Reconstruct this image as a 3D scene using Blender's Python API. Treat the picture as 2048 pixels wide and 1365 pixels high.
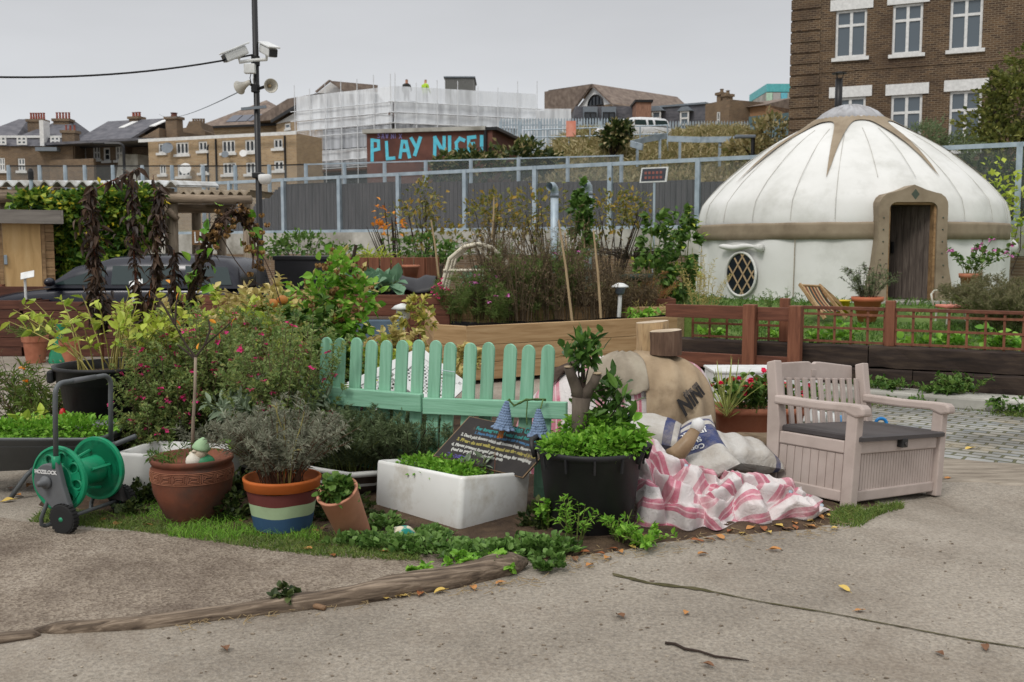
import bpy, math, random
import numpy as np
from mathutils import Vector, Matrix, Euler
for _o in list(bpy.data.objects):
 bpy.data.objects.remove(_o)
SC = bpy.context.scene
COL = SC.collection
R = math.radians
PI = math.pi
# ---- camera
CAM_H, FPX, HOR = 1.6, 1991.0, 500.0
PITCH = math.atan((682.5 - HOR) / FPX)
cam_d = bpy.data.cameras.new('camera')
cam_d.sensor_width = 36.0
cam_d.lens = 36.0 * FPX / 2048.0
cam_d.clip_start, cam_d.clip_end = 0.1, 3000
cam_d.dof.use_dof = True
cam_d.dof.focus_distance = 6.3
cam_d.dof.aperture_fstop = 5.0
cam = bpy.data.objects.new('camera', cam_d)
cam.location = (0, 0, CAM_H)
cam.rotation_euler = (PI / 2 - PITCH, 0, 0)
COL.objects.link(cam)
SC.camera = cam
# ---- sky and sun (overcast)
SUN_EL, SUN_ROT = R(50), R(212)
w = bpy.data.worlds.new('World')
SC.world = w
w.use_nodes = True
nt = w.node_tree
nt.nodes.clear()
def NN(tree, t, **kw):
 n = tree.nodes.new(t)
 for k, v in kw.items():
  setattr(n, k, v)
 return n
out = NN(nt, 'ShaderNodeOutputWorld')
bg = NN(nt, 'ShaderNodeBackground')
bg.inputs['Strength'].default_value = 0.12
sky = NN(nt, 'ShaderNodeTexSky', sky_type='NISHITA')
sky.sun_disc = False
sky.sun_elevation = SUN_EL
sky.sun_rotation = SUN_ROT
sky.dust_density = 5.0
hsv = NN(nt, 'ShaderNodeHueSaturation')
hsv.inputs['Saturation'].default_value = 0.12
nt.links.new(sky.outputs[0], hsv.inputs['Color'])
tc = NN(nt, 'ShaderNodeTexCoord')
sep = NN(nt, 'ShaderNodeSeparateXYZ')
nt.links.new(tc.outputs['Generated'], sep.inputs[0])
cr = NN(nt, 'ShaderNodeValToRGB')
cr.color_ramp.elements[0].position = 0.0
cr.color_ramp.elements[0].color = (6.3, 6.55, 6.8, 1)
cr.color_ramp.elements[1].position = 1.0
cr.color_ramp.elements[1].color = (11.6, 11.6, 11.8, 1)
for p, c in ((0.10, (6.2, 6.4, 6.65)), (0.20, (5.3, 5.42, 5.65)), (0.27, (4.6, 4.7, 4.9)), (0.42, (6.2, 6.25, 6.4))):
 e = cr.color_ramp.elements.new(p)
 e.color = (*c, 1)
nt.links.new(sep.outputs['Z'], cr.inputs[0])
cn = NN(nt, 'ShaderNodeTexNoise')
cn.inputs['Scale'].default_value = 3.0
cn.inputs['Detail'].default_value = 4
mp = NN(nt, 'ShaderNodeMapping')
mp.inputs['Scale'].default_value = (1, 1, 4)
nt.links.new(tc.outputs['Generated'], mp.inputs[0])
nt.links.new(mp.outputs[0], cn.inputs['Vector'])
mr = NN(nt, 'ShaderNodeMapRange')
mr.inputs['To Min'].default_value = 0.88
mr.inputs['To Max'].default_value = 1.12
nt.links.new(cn.outputs['Fac'], mr.inputs['Value'])
vm = NN(nt, 'ShaderNodeVectorMath', operation='SCALE')
nt.links.new(cr.outputs[0], vm.inputs[0])
nt.links.new(mr.outputs[0], vm.inputs['Scale'])
mx = NN(nt, 'ShaderNodeMix', data_type='RGBA')
mx.inputs['Factor'].default_value = 0.94
nt.links.new(hsv.outputs[0], mx.inputs['A'])
nt.links.new(vm.outputs[0], mx.inputs['B'])
nt.links.new(mx.outputs['Result'], bg.inputs['Color'])
nt.links.new(bg.outputs[0], out.inputs[0])
sd = bpy.data.lights.new('sun', 'SUN')
sd.energy = 1.45
sd.angle = R(15)
sd.color = (1.0, 0.96, 0.9)
so = bpy.data.objects.new('sun', sd)
_sv = Vector((math.sin(SUN_ROT) * math.cos(SUN_EL), math.cos(SUN_ROT) * math.cos(SUN_EL), math.sin(SUN_EL)))
so.rotation_euler = _sv.to_track_quat('Z', 'Y').to_euler()
so.location = (0, 0, 60)
COL.objects.link(so)
SC.view_settings.view_transform = 'Standard'
SC.view_settings.look = 'None'
SC.view_settings.exposure = 0.0
SC.view_settings.gamma = 1.0
SC.cycles.max_bounces = 6
SC.cycles.transparent_max_bounces = 12
# ---- pixel -> world helpers (photo is 2048 wide)
_cp, _sp = math.cos(PITCH), math.sin(PITCH)
def ray(px, py):
 u, v = (px - 1024.0) / FPX, (682.5 - py) / FPX
 return (u, _cp + _sp * v, -_sp + _cp * v)
def W(px, py, y):
 d = ray(px, py)
 t = y / d[1]
 return Vector((d[0] * t, y, CAM_H + d[2] * t))
def sstep(a, b, x):
 t = min(1.0, max(0.0, (x - a) / (b - a)))
 return t * t * (3 - 2 * t)
def gz(x, y):
 return -0.14 * sstep(1.9, 3.2, x) * sstep(4.6, 6.1, y)
def Z(px, py, z=0.0):
 d = ray(px, py)
 t = (z - CAM_H) / d[2]
 return Vector((d[0] * t, d[1] * t, z))
def G(px, py):
 p = Z(px, py, 0)
 for _ in range(6):
  p = Z(px, py, gz(p.x, p.y))
 return p
def M1(y):
 return y / FPX
# ---- mesh builder
def npv(v):
 return np.asarray([tuple(p) for p in v], dtype=np.float64).reshape(-1, 3)
class MB:
 def __init__(s):
  s.V, s.F, s.UV, s.n = [], [], [], 0
 def add(s, V, F, uv=None):
  V = np.asarray(V, dtype=np.float64).reshape(-1, 3) if isinstance(V, np.ndarray) else npv(V)
  if isinstance(F, np.ndarray):
   s.F.append(F.astype(np.int64) + s.n)
  else:
   by = {}
   for f in F:
    by.setdefault(len(f), []).append(f)
   for k, fs in by.items():
    s.F.append(np.asarray(fs, dtype=np.int64) + s.n)
  s.V.append(V)
  s.UV.append(np.zeros((len(V), 2)) if uv is None else np.asarray(uv, dtype=np.float64))
  s.n += len(V)
  return s
 def box(s, c, size, rz=0.0, rot=None):
  hx, hy, hz = size[0] / 2, size[1] / 2, size[2] / 2
  m = rot if rot is not None else Matrix.Rotation(rz, 3, 'Z')
  c = Vector(c)
  V = [c + m @ Vector((x * hx, y * hy, z * hz)) for x in (-1, 1) for y in (-1, 1) for z in (-1, 1)]
  return s.add(V, [(0, 1, 3, 2), (4, 6, 7, 5), (0, 4, 5, 1), (2, 3, 7, 6), (0, 2, 6, 4), (1, 5, 7, 3)])
 def bb(s, x0, x1, y0, y1, z0, z1):
  return s.box(((x0 + x1) / 2, (y0 + y1) / 2, (z0 + z1) / 2), (abs(x1 - x0), abs(y1 - y0), abs(z1 - z0)))
 def beam(s, a, b, w, h, up=(0, 0, 1)):
  a, b = Vector(a), Vector(b)
  x = (b - a); L = x.length; x.normalize()
  z = Vector(up); y = z.cross(x)
  if y.length < 1e-4:
   y = Vector((0, 1, 0)).cross(x)
  y.normalize(); z = x.cross(y)
  return s.box((a + b) / 2, (L, w, h), rot=Matrix((x, y, z)).transposed())
 def tube(s, pts, r, n=8, caps=True):
  pts = [Vector(p) for p in pts]
  k = len(pts)
  rs = [r] * k if not hasattr(r, '__len__') else list(r)
  V, F = [], []
  pn = None
  for i, p in enumerate(pts):
   t = (pts[min(i + 1, k - 1)] - pts[max(i - 1, 0)])
   if t.length < 1e-9: t = Vector((0, 0, 1))
   t.normalize()
   if pn is None:
    a = Vector((0, 0, 1)) if abs(t.z) < 0.9 else Vector((1, 0, 0))
    pn = t.cross(a).normalized()
   else:
    pn = (pn - t * pn.dot(t))
    if pn.length < 1e-6: pn = t.orthogonal()
    pn.normalize()
   bn = t.cross(pn)
   for j in range(n):
    an = 2 * PI * j / n
    V.append(p + (pn * math.cos(an) + bn * math.sin(an)) * rs[i])
  for i in range(k - 1):
   for j in range(n):
    F.append((i * n + j, i * n + (j + 1) % n, (i + 1) * n + (j + 1) % n, (i + 1) * n + j))
  if caps:
   F.append(tuple(range(n))[::-1]); F.append(tuple((k - 1) * n + j for j in range(n)))
  return s.add(V, F)
 def lathe(s, prof, n=32, c=(0, 0, 0), rot=None, sy=1.0):
  V, F = [], []
  c = Vector(c)
  for r, z in prof:
   for j in range(n):
    a = 2 * PI * j / n
    v = Vector((r * math.cos(a), sy * r * math.sin(a), z))
    V.append(c + (rot @ v if rot is not None else v))
  for i in range(len(prof) - 1):
   for j in range(n):
    F.append((i * n + j, i * n + (j + 1) % n, (i + 1) * n + (j + 1) % n, (i + 1) * n + j))
  if prof[0][0] > 1e-6: F.append(tuple(range(n))[::-1])
  if prof[-1][0] > 1e-6: F.append(tuple((len(prof) - 1) * n + j for j in range(n)))
  return s.add(V, F)
 def prism(s, poly, h, o=(0, 0, 0), x=(1, 0, 0), y=(0, 0, 1)):
  o, x, y = Vector(o), Vector(x), Vector(y)
  n = x.cross(y).normalized()
  k = len(poly)
  V = [o + x * p[0] + y * p[1] for p in poly] + [o + x * p[0] + y * p[1] - n * h for p in poly]
  F = [tuple(range(k)), tuple(range(2 * k - 1, k - 1, -1))]
  for i in range(k):
   j = (i + 1) % k
   F.append((i, i + k, j + k, j))
  return s.add(V, F)
 def grid(s, P, uv=None, closed=False, thick=0.0):
  P = np.asarray(P, dtype=np.float64)
  m, n = P.shape[:2]
  I = np.arange(m * n).reshape(m, n)
  if closed:
   J = np.concatenate([I, I[:, :1]], axis=1)
  else:
   J = I
  F = np.stack([J[:-1, :-1], J[:-1, 1:], J[1:, 1:], J[1:, :-1]], axis=-1).reshape(-1, 4)
  return s.add(P.reshape(-1, 3), F, None if uv is None else np.asarray(uv).reshape(-1, 2))
 def blob(s, c, r, n=12, m=8, amp=0.0, seed=0, rot=None):
  rr = Vector(r) if hasattr(r, '__len__') else Vector((r, r, r))
  th = np.linspace(0, PI, m + 1)
  ph = np.linspace(0, 2 * PI, n, endpoint=False)
  T, Pp = np.meshgrid(th, ph, indexing='ij')
  D = np.stack([np.sin(T) * np.cos(Pp), np.sin(T) * np.sin(Pp), -np.cos(T)], -1)
  k = 1 + amp * fnoise(D * 1.5, 1.0, seed)[..., None]
  P = D * k * np.array(rr)
  if rot is not None: P = P @ np.array(rot).T
  return s.grid(P + np.array(c), closed=True)
 def leaves(s, P, D, L, wr=0.4, fold=0.25, curl=0.0, kind=0, rng=None):
  """P base points (N,3), D directions (N,3), L lengths. kind 0: four-point leaf, 1: eight-point leaf."""
  N = len(P)
  if N == 0: return s
  rng = rng or np.random.default_rng(1)
  D = D / (np.linalg.norm(D, axis=1, keepdims=True) + 1e-9)
  up = np.tile([0, 0, 1.0], (N, 1)) + rng.normal(0, .45, (N, 3))
  S = np.cross(D, up); S /= (np.linalg.norm(S, axis=1, keepdims=True) + 1e-9)
  U = np.cross(S, D)
  L = np.broadcast_to(np.asarray(L, dtype=float), (N,))[:, None]
  wv = L * wr / 2
  if kind == 0:
   v = [P, P + D * L * .5 - S * wv + U * wv * fold, P + D * L - U * L * curl, P + D * L * .5 + S * wv + U * wv * fold]
   F = np.array([[0, 1, 2], [0, 2, 3]])
  else:
   q = [(0, 0), (.22, .75), (.5, 1.0), (.8, .55), (1, 0)]
   c = [P + D * L * t - U * L * curl * t * t for t, _ in q]
   v = [c[0], c[1], c[2], c[3], c[4]]
   for sg in (-1, 1):
    for i in (1, 2, 3):
     v.append(c[i] + S * sg * wv * q[i][1] + U * wv * q[i][1] * fold)
   F = np.array([[0, 5, 1], [5, 6, 2], [5, 2, 1], [6, 7, 3], [6, 3, 2], [7, 4, 3], [0, 1, 8], [1, 2, 9], [1, 9, 8], [2, 3, 10], [2, 10, 9], [3, 4, 10]])
  k = len(v)
  V = np.stack(v, axis=1).reshape(-1, 3)
  FF = (F[None] + (np.arange(N) * k)[:, None, None]).reshape(-1, 3)
  return s.add(V, FF)
 def build(s, name, m, parent=None, smooth=False, bevel=0.0, local=False, origin=None, solid=0.0, subsurf=0, seg=2):
  V = np.concatenate(s.V) if s.V else np.zeros((0, 3))
  if parent is not None and not local:
   inv = np.array(wmat(parent).inverted())
   V = V @ inv[:3, :3].T + inv[:3, 3]
  if parent is None:
   if origin is None:
    lo, hi = V.min(0), V.max(0)
    origin = ((lo[0] + hi[0]) / 2, (lo[1] + hi[1]) / 2, lo[2])
   if not local:
    V = V - np.array(tuple(origin))
  me = bpy.data.meshes.new(name)
  me.vertices.add(len(V)); me.vertices.foreach_set('co', V.astype(np.float32).ravel())
  lv = np.concatenate([f.ravel() for f in s.F])
  lt = np.concatenate([np.full(len(f), f.shape[1]) for f in s.F])
  ls = np.concatenate([[0], np.cumsum(lt)[:-1]])
  me.loops.add(len(lv)); me.loops.foreach_set('vertex_index', lv.astype(np.int32))
  me.polygons.add(len(lt))
  me.polygons.foreach_set('loop_start', ls.astype(np.int32))
  me.polygons.foreach_set('loop_total', lt.astype(np.int32))
  me.polygons.foreach_set('use_smooth', np.full(len(lt), bool(smooth)))
  UV = np.concatenate(s.UV)
  if np.abs(UV).max() > 0:
   l = me.uv_layers.new(name='UVMap')
   l.data.foreach_set('uv', UV[lv].astype(np.float32).ravel())
  me.update(calc_edges=True)
  me.validate()
  if m is not None: me.materials.append(m)
  o = bpy.data.objects.new(name, me)
  COL.objects.link(o)
  if parent is not None:
   o.parent = parent
  else:
   o.location = origin
  if solid:
   md = o.modifiers.new('solid', 'SOLIDIFY'); md.thickness = solid; md.offset = 0
  if subsurf:
   md = o.modifiers.new('sub', 'SUBSURF'); md.levels = subsurf; md.render_levels = subsurf
  if bevel:
   md = o.modifiers.new('bevel', 'BEVEL'); md.width = bevel; md.segments = seg; md.limit_method = 'ANGLE'; md.angle_limit = R(40)
  return o
def wmat(o):
 m = Matrix.LocRotScale(o.location, o.rotation_euler, o.scale)
 return (wmat(o.parent) @ m) if o.parent is not None else m
def tag(o, label, cat, group=None, kind=None):
 o['label'] = label
 o['category'] = cat
 if group: o['group'] = group
 if kind: o['kind'] = kind
 return o
def setting(o, kind='structure'):
 o['kind'] = kind
 return o
def thing(name, label, cat, loc=(0, 0, 0), rz=0.0, group=None):
 o = bpy.data.objects.new(name, None)
 o.empty_display_size = 0.1
 COL.objects.link(o)
 o.location = loc
 o.rotation_euler = (0, 0, rz)
 return tag(o, label, cat, group)
def kids(o):
 return [c for c in COL.objects if c.parent == o]
def dup(o, loc=None, rz=None, label=None, parent=None):
 c = o.copy(); COL.objects.link(c)
 if parent is not None: c.parent = parent
 if loc is not None: c.location = loc
 if rz is not None: c.rotation_euler = (0, 0, rz)
 if label: c['label'] = label
 for k in kids(o): dup(k, parent=c)
 return c
_fr = np.random.default_rng(77)
_fk = _fr.normal(0, 1, (64, 3)); _fph = _fr.uniform(0, 6.28, 64)
def fnoise(P, f=1.0, seed=0, n=7):
 P = np.asarray(P, dtype=float)
 o = np.zeros(P.shape[:-1])
 for i in range(n):
  j = (seed * 7 + i) % 64
  o = o + np.sin((P * f) @ _fk[j] * (1 + .35 * i) + _fph[j] + seed) / (1 + .35 * i)
 return o / 2.6
def text_mesh(txt, size, extrude=0.002, shear=0.0, offset=0.0, align='LEFT', spacing=1.0):
 cu = bpy.data.curves.new('text', 'FONT')
 cu.body, cu.size, cu.extrude, cu.shear, cu.offset = txt, size, extrude, shear, offset
 cu.align_x, cu.space_character, cu.resolution_u = align, spacing, 3
 o = bpy.data.objects.new('text', cu)
 COL.objects.link(o)
 dg = bpy.context.evaluated_depsgraph_get()
 me = bpy.data.meshes.new_from_object(o.evaluated_get(dg))
 V = np.zeros(len(me.vertices) * 3); me.vertices.foreach_get('co', V)
 F = [tuple(p.vertices) for p in me.polygons]
 bpy.data.objects.remove(o); bpy.data.curves.remove(cu); bpy.data.meshes.remove(me)
 return V.reshape(-1, 3), F
def arc(c, r, a0, a1, n, u=(1, 0, 0), v=(0, 0, 1)):
 c, u, v = Vector(c), Vector(u), Vector(v)
 return [c + u * r * math.cos(a0 + (a1 - a0) * i / n) + v * r * math.sin(a0 + (a1 - a0) * i / n) for i in range(n + 1)]
# ---- materials
def lin(c):
 f = lambda x: (x / 255) / 12.92 if x <= 10 else ((x / 255 + 0.055) / 1.055) ** 2.4
 return (f(c[0]), f(c[1]), f(c[2]), 1.0)
MATS = {}
def new_mat(name):
 m = bpy.data.materials.new(name)
 m.use_nodes = True
 t = m.node_tree
 b = t.nodes['Principled BSDF']
 MATS[name] = m
 return m, t, b
def ramp(t, cols, lo=0.3, hi=0.7, interp='LINEAR'):
 r = NN(t, 'ShaderNodeValToRGB')
 r.color_ramp.interpolation = interp
 k = len(cols)
 e = r.color_ramp.elements
 while len(e) < k: e.new(0.5)
 for i, c in enumerate(cols):
  e[i].position = lo + (hi - lo) * (i / max(1, k - 1))
  e[i].color = lin(c)
 return r
def coords(t, stretch=(1, 1, 1), coord='Object', rand=True):
 c = NN(t, 'ShaderNodeTexCoord')
 mp = NN(t, 'ShaderNodeMapping')
 mp.inputs['Scale'].default_value = stretch
 t.links.new(c.outputs[coord], mp.inputs['Vector'])
 if rand:
  oi = NN(t, 'ShaderNodeObjectInfo')
  mu = NN(t, 'ShaderNodeMath', operation='MULTIPLY'); mu.inputs[1].default_value = 37.0
  t.links.new(oi.outputs['Random'], mu.inputs[0])
  t.links.new(mu.outputs[0], mp.inputs['Location'])
 return mp
def noise(t, vec, scale, detail=5, rough=.6, dist=0.0):
 n = NN(t, 'ShaderNodeTexNoise')
 n.inputs['Scale'].default_value = scale; n.inputs['Detail'].default_value = detail
 n.inputs['Roughness'].default_value = rough; n.inputs['Distortion'].default_value = dist
 t.links.new(vec.outputs[0], n.inputs['Vector'])
 return n
def mixc(t, a, b, fac, mode='MIX'):
 m = NN(t, 'ShaderNodeMix', data_type='RGBA', blend_type=mode)
 for s_, key in ((a, 'A'), (b, 'B'), (fac, 'Factor')):
  if isinstance(s_, (int, float)): m.inputs[key].default_value = s_
  elif isinstance(s_, tuple): m.inputs[key].default_value = s_
  else: t.links.new(s_, m.inputs[key])
 return m.outputs['Result']
def mnoise(name, cols, scale=6, rough=.7, bump=.2, bscale=4, stretch=(1, 1, 1), metal=0.0, lo=.3, hi=.7, spec=.3, dirt=None, dscale=1.3, dlo=.45, dhi=.7, bdist=.01, coord='Object', dist=0.0, fine=None):
 m, t, b = new_mat(name)
 v = coords(t, stretch, coord)
 n1 = noise(t, v, scale, dist=dist)
 r = ramp(t, cols, lo, hi)
 t.links.new(n1.outputs['Fac'], r.inputs[0])
 c = r.outputs[0]
 if fine:
  n4 = noise(t, v, fine[0], 2)
  r4 = ramp(t, [fine[1], fine[2]], .42, .58)
  t.links.new(n4.outputs['Fac'], r4.inputs[0])
  c = mixc(t, c, r4.outputs[0], fine[3], 'MULTIPLY')
 if dirt:
  n3 = noise(t, v, dscale, 6, .65)
  r3 = NN(t, 'ShaderNodeMapRange'); r3.inputs['From Min'].default_value = dlo; r3.inputs['From Max'].default_value = dhi
  t.links.new(n3.outputs['Fac'], r3.inputs['Value'])
  c = mixc(t, c, lin(dirt), r3.outputs[0])
 t.links.new(c, b.inputs['Base Color'])
 b.inputs['Roughness'].default_value = rough
 b.inputs['Metallic'].default_value = metal
 b.inputs['Specular IOR Level'].default_value = spec
 if bump:
  n2 = noise(t, v, scale * bscale, 4)
  bp = NN(t, 'ShaderNodeBump'); bp.inputs['Strength'].default_value = bump; bp.inputs['Distance'].default_value = bdist
  t.links.new(n2.outputs['Fac'], bp.inputs['Height'])
  t.links.new(bp.outputs[0], b.inputs['Normal'])
 return m
def mbrick(name, c1, c2, mortar, bw=.225, bh=.075, soot=None, blot=(.75, 1.0), ms=.012):
 m, t, b = new_mat(name)
 c = NN(t, 'ShaderNodeTexCoord'); s = NN(t, 'ShaderNodeSeparateXYZ')
 t.links.new(c.outputs['Object'], s.inputs[0])
 a = NN(t, 'ShaderNodeMath', operation='ADD')
 t.links.new(s.outputs['X'], a.inputs[0]); t.links.new(s.outputs['Y'], a.inputs[1])
 cb = NN(t, 'ShaderNodeCombineXYZ')
 t.links.new(a.outputs[0], cb.inputs['X']); t.links.new(s.outputs['Z'], cb.inputs['Y'])
 br = NN(t, 'ShaderNodeTexBrick')
 br.inputs['Scale'].default_value = 1.0
 br.inputs['Brick Width'].default_value = bw; br.inputs['Row Height'].default_value = bh
 br.inputs['Mortar Size'].default_value = ms
 br.inputs['Color1'].default_value = lin(c1); br.inputs['Color2'].default_value = lin(c2); br.inputs['Mortar'].default_value = lin(mortar)
 t.links.new(cb.outputs[0], br.inputs['Vector'])
 n = noise(t, cb, 1.1, 8, .7)
 r = NN(t, 'ShaderNodeMapRange'); r.inputs['To Min'].default_value = blot[0]; r.inputs['To Max'].default_value = blot[1]
 r.inputs['From Min'].default_value = .3; r.inputs['From Max'].default_value = .7
 t.links.new(n.outputs['Fac'], r.inputs['Value'])
 vm = NN(t, 'ShaderNodeVectorMath', operation='SCALE')
 t.links.new(br.outputs['Color'], vm.inputs[0]); t.links.new(r.outputs[0], vm.inputs['Scale'])
 col = vm.outputs[0]
 if soot:
  n5 = noise(t, cb, .35, 6, .7)
  r5 = NN(t, 'ShaderNodeMapRange'); r5.inputs['From Min'].default_value = .45; r5.inputs['From Max'].default_value = .75
  t.links.new(n5.outputs['Fac'], r5.inputs['Value'])
  col = mixc(t, col, lin(soot), r5.outputs[0])
 t.links.new(col, b.inputs['Base Color'])
 b.inputs['Roughness'].default_value = .9
 bp = NN(t, 'ShaderNodeBump'); bp.inputs['Strength'].default_value = .5; bp.inputs['Distance'].default_value = .008; bp.invert = True
 t.links.new(br.outputs['Fac'], bp.inputs['Height']); t.links.new(bp.outputs[0], b.inputs['Normal'])
 return m
def mwood(name, cols, axis=0, scale=3.0, rough=.75, grain=14, bump=.25, knots=False, dirt=None, lo=.3, hi=.7, dlo=.5, dhi=.75):
 st = [grain, grain, grain]; st[axis] = 1.0
 return mnoise(name, cols, scale, rough, bump, 2.0, tuple(st), lo=lo, hi=hi, dist=.6, dirt=dirt, dscale=.35, dlo=dlo, dhi=dhi, bdist=.004)
def mleaf(name, cols, rough=.5, trans=.3, spec=.3):
 m, t, b = new_mat(name)
 g = NN(t, 'ShaderNodeNewGeometry')
 r = ramp(t, cols, 0.0, 1.0)
 t.links.new(g.outputs['Random Per Island'], r.inputs[0])
 v = coords(t, (1, 1, 1), 'Object')
 n = noise(t, v, 9, 3)
 mr_ = NN(t, 'ShaderNodeMapRange'); mr_.inputs['To Min'].default_value = .7; mr_.inputs['To Max'].default_value = 1.25
 t.links.new(n.outputs['Fac'], mr_.inputs['Value'])
 vm_ = NN(t, 'ShaderNodeVectorMath', operation='SCALE')
 t.links.new(r.outputs[0], vm_.inputs[0]); t.links.new(mr_.outputs[0], vm_.inputs['Scale'])
 t.links.new(vm_.outputs[0], b.inputs['Base Color'])
 b.inputs['Roughness'].default_value = rough
 b.inputs['Specular IOR Level'].default_value = spec
 if trans:
  tr = NN(t, 'ShaderNodeBsdfTranslucent')
  t.links.new(vm_.outputs[0], tr.inputs['Color'])
  ms = NN(t, 'ShaderNodeMixShader'); ms.inputs[0].default_value = trans
  t.links.new(b.outputs[0], ms.inputs[1]); t.links.new(tr.outputs[0], ms.inputs[2])
  t.links.new(ms.outputs[0], t.nodes['Material Output'].inputs['Surface'])
 return m
def mplain(name, c, rough=.5, metal=0.0, spec=.4, var=.12, bump=.03, scale=8):
 d = tuple(max(0, x * (1 - var)) for x in c)
 return mnoise(name, [d, c], scale, rough, bump, 5, metal=metal, spec=spec)
def mglass(name, c, rough=.06):
 m, t, b = new_mat(name)
 b.inputs['Base Color'].default_value = lin(c)
 b.inputs['Roughness'].default_value = rough
 b.inputs['Specular IOR Level'].default_value = .6
 return m
def mmesh(name, c, alpha, stripes=None):
 """open wire mesh / net: part of it is gap"""
 m, t, b = new_mat(name)
 b.inputs['Base Color'].default_value = lin(c); b.inputs['Roughness'].default_value = .6
 tr = NN(t, 'ShaderNodeBsdfTransparent')
 ms = NN(t, 'ShaderNodeMixShader'); ms.inputs[0].default_value = alpha
 t.links.new(tr.outputs[0], ms.inputs[1]); t.links.new(b.outputs[0], ms.inputs[2])
 if stripes:
  v = coords(t, stripes, 'Object', False)
  n = noise(t, v, 1.0, 3)
  r = NN(t, 'ShaderNodeMapRange'); r.inputs['From Min'].default_value = .35; r.inputs['From Max'].default_value = .65
  r.inputs['To Min'].default_value = max(0, alpha - .22); r.inputs['To Max'].default_value = min(1, alpha + .22)
  t.links.new(n.outputs['Fac'], r.inputs['Value']); t.links.new(r.outputs[0], ms.inputs[0])
 t.links.new(ms.outputs[0], t.nodes['Material Output'].inputs['Surface'])
 return m
# ---- shared materials
M_concrete_gnd = None
def ground_mat():
 m, t, b = new_mat('ground_concrete')
 v = coords(t, (1, 1, 1), 'Object', False)
 n1 = noise(t, v, .55, 8, .65)
 r1 = ramp(t, [(138, 131, 121), (166, 159, 148), (184, 177, 166)], .33, .68)
 t.links.new(n1.outputs['Fac'], r1.inputs[0])
 vo = NN(t, 'ShaderNodeTexVoronoi'); vo.inputs['Scale'].default_value = 120
 t.links.new(v.outputs[0], vo.inputs['Vector'])
 rv = ramp(t, [(150, 120, 95), (235, 228, 215), (205, 190, 172), (120, 112, 105), (225, 215, 200)], 0, 1)
 t.links.new(vo.outputs['Color'], rv.inputs[0])
 c = mixc(t, r1.outputs[0], rv.outputs[0], .36, 'MULTIPLY')
 n2 = noise(t, v, 46, 3)
 r2 = ramp(t, [(150, 145, 138), (255, 255, 255)], .36, .6)
 t.links.new(n2.outputs['Fac'], r2.inputs[0])
 c = mixc(t, c, r2.outputs[0], .4, 'MULTIPLY')
 n3 = noise(t, v, .9, 7, .7, .4)
 m3 = NN(t, 'ShaderNodeMapRange'); m3.inputs['From Min'].default_value = .5; m3.inputs['From Max'].default_value = .72
 m3.inputs['To Max'].default_value = .5
 t.links.new(n3.outputs['Fac'], m3.inputs['Value'])
 c = mixc(t, c, lin((104, 90, 76)), m3.outputs[0])
 t.links.new(c, b.inputs['Base Color'])
 b.inputs['Roughness'].default_value = .9
 b.inputs['Specular IOR Level'].default_value = .2
 ad = NN(t, 'ShaderNodeMath', operation='ADD')
 t.links.new(vo.outputs['Distance'], ad.inputs[0]); t.links.new(n2.outputs['Fac'], ad.inputs[1])
 bp = NN(t, 'ShaderNodeBump'); bp.inputs['Strength'].default_value = .55; bp.inputs['Distance'].default_value = .006
 t.links.new(ad.outputs[0], bp.inputs['Height']); t.links.new(bp.outputs[0], b.inputs['Normal'])
 return m
def gravel_mat():
 m, t, b = new_mat('gravel')
 v = coords(t, (1, 1, 1), 'Object', False)
 vo = NN(t, 'ShaderNodeTexVoronoi'); vo.inputs['Scale'].default_value = 75
 t.links.new(v.outputs[0], vo.inputs['Vector'])
 rv = ramp(t, [(122, 112, 102), (156, 147, 138), (176, 167, 156), (134, 124, 114), (162, 153, 142)], 0, 1)
 t.links.new(vo.outputs['Color'], rv.inputs[0])
 n1 = noise(t, v, 1.1, 8, .68)
 r1 = ramp(t, [(150, 138, 128), (215, 208, 198), (255, 252, 245)], .33, .68)
 t.links.new(n1.outputs['Fac'], r1.inputs[0])
 c = mixc(t, rv.outputs[0], r1.outputs[0], .9, 'MULTIPLY')
 n3 = noise(t, v, 1.6, 6, .7, .5)
 m3 = NN(t, 'ShaderNodeMapRange'); m3.inputs['From Min'].default_value = .52; m3.inputs['From Max'].default_value = .7
 m3.inputs['To Max'].default_value = .6
 t.links.new(n3.outputs['Fac'], m3.inputs['Value'])
 c = mixc(t, c, lin((98, 86, 76)), m3.outputs[0])
 t.links.new(c, b.inputs['Base Color'])
 b.inputs['Roughness'].default_value = .95; b.inputs['Specular IOR Level'].default_value = .15
 bp = NN(t, 'ShaderNodeBump'); bp.inputs['Strength'].default_value = .9; bp.inputs['Distance'].default_value = .01
 t.links.new(vo.outputs['Distance'], bp.inputs['Height']); t.links.new(bp.outputs[0], b.inputs['Normal'])
 return m
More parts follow.
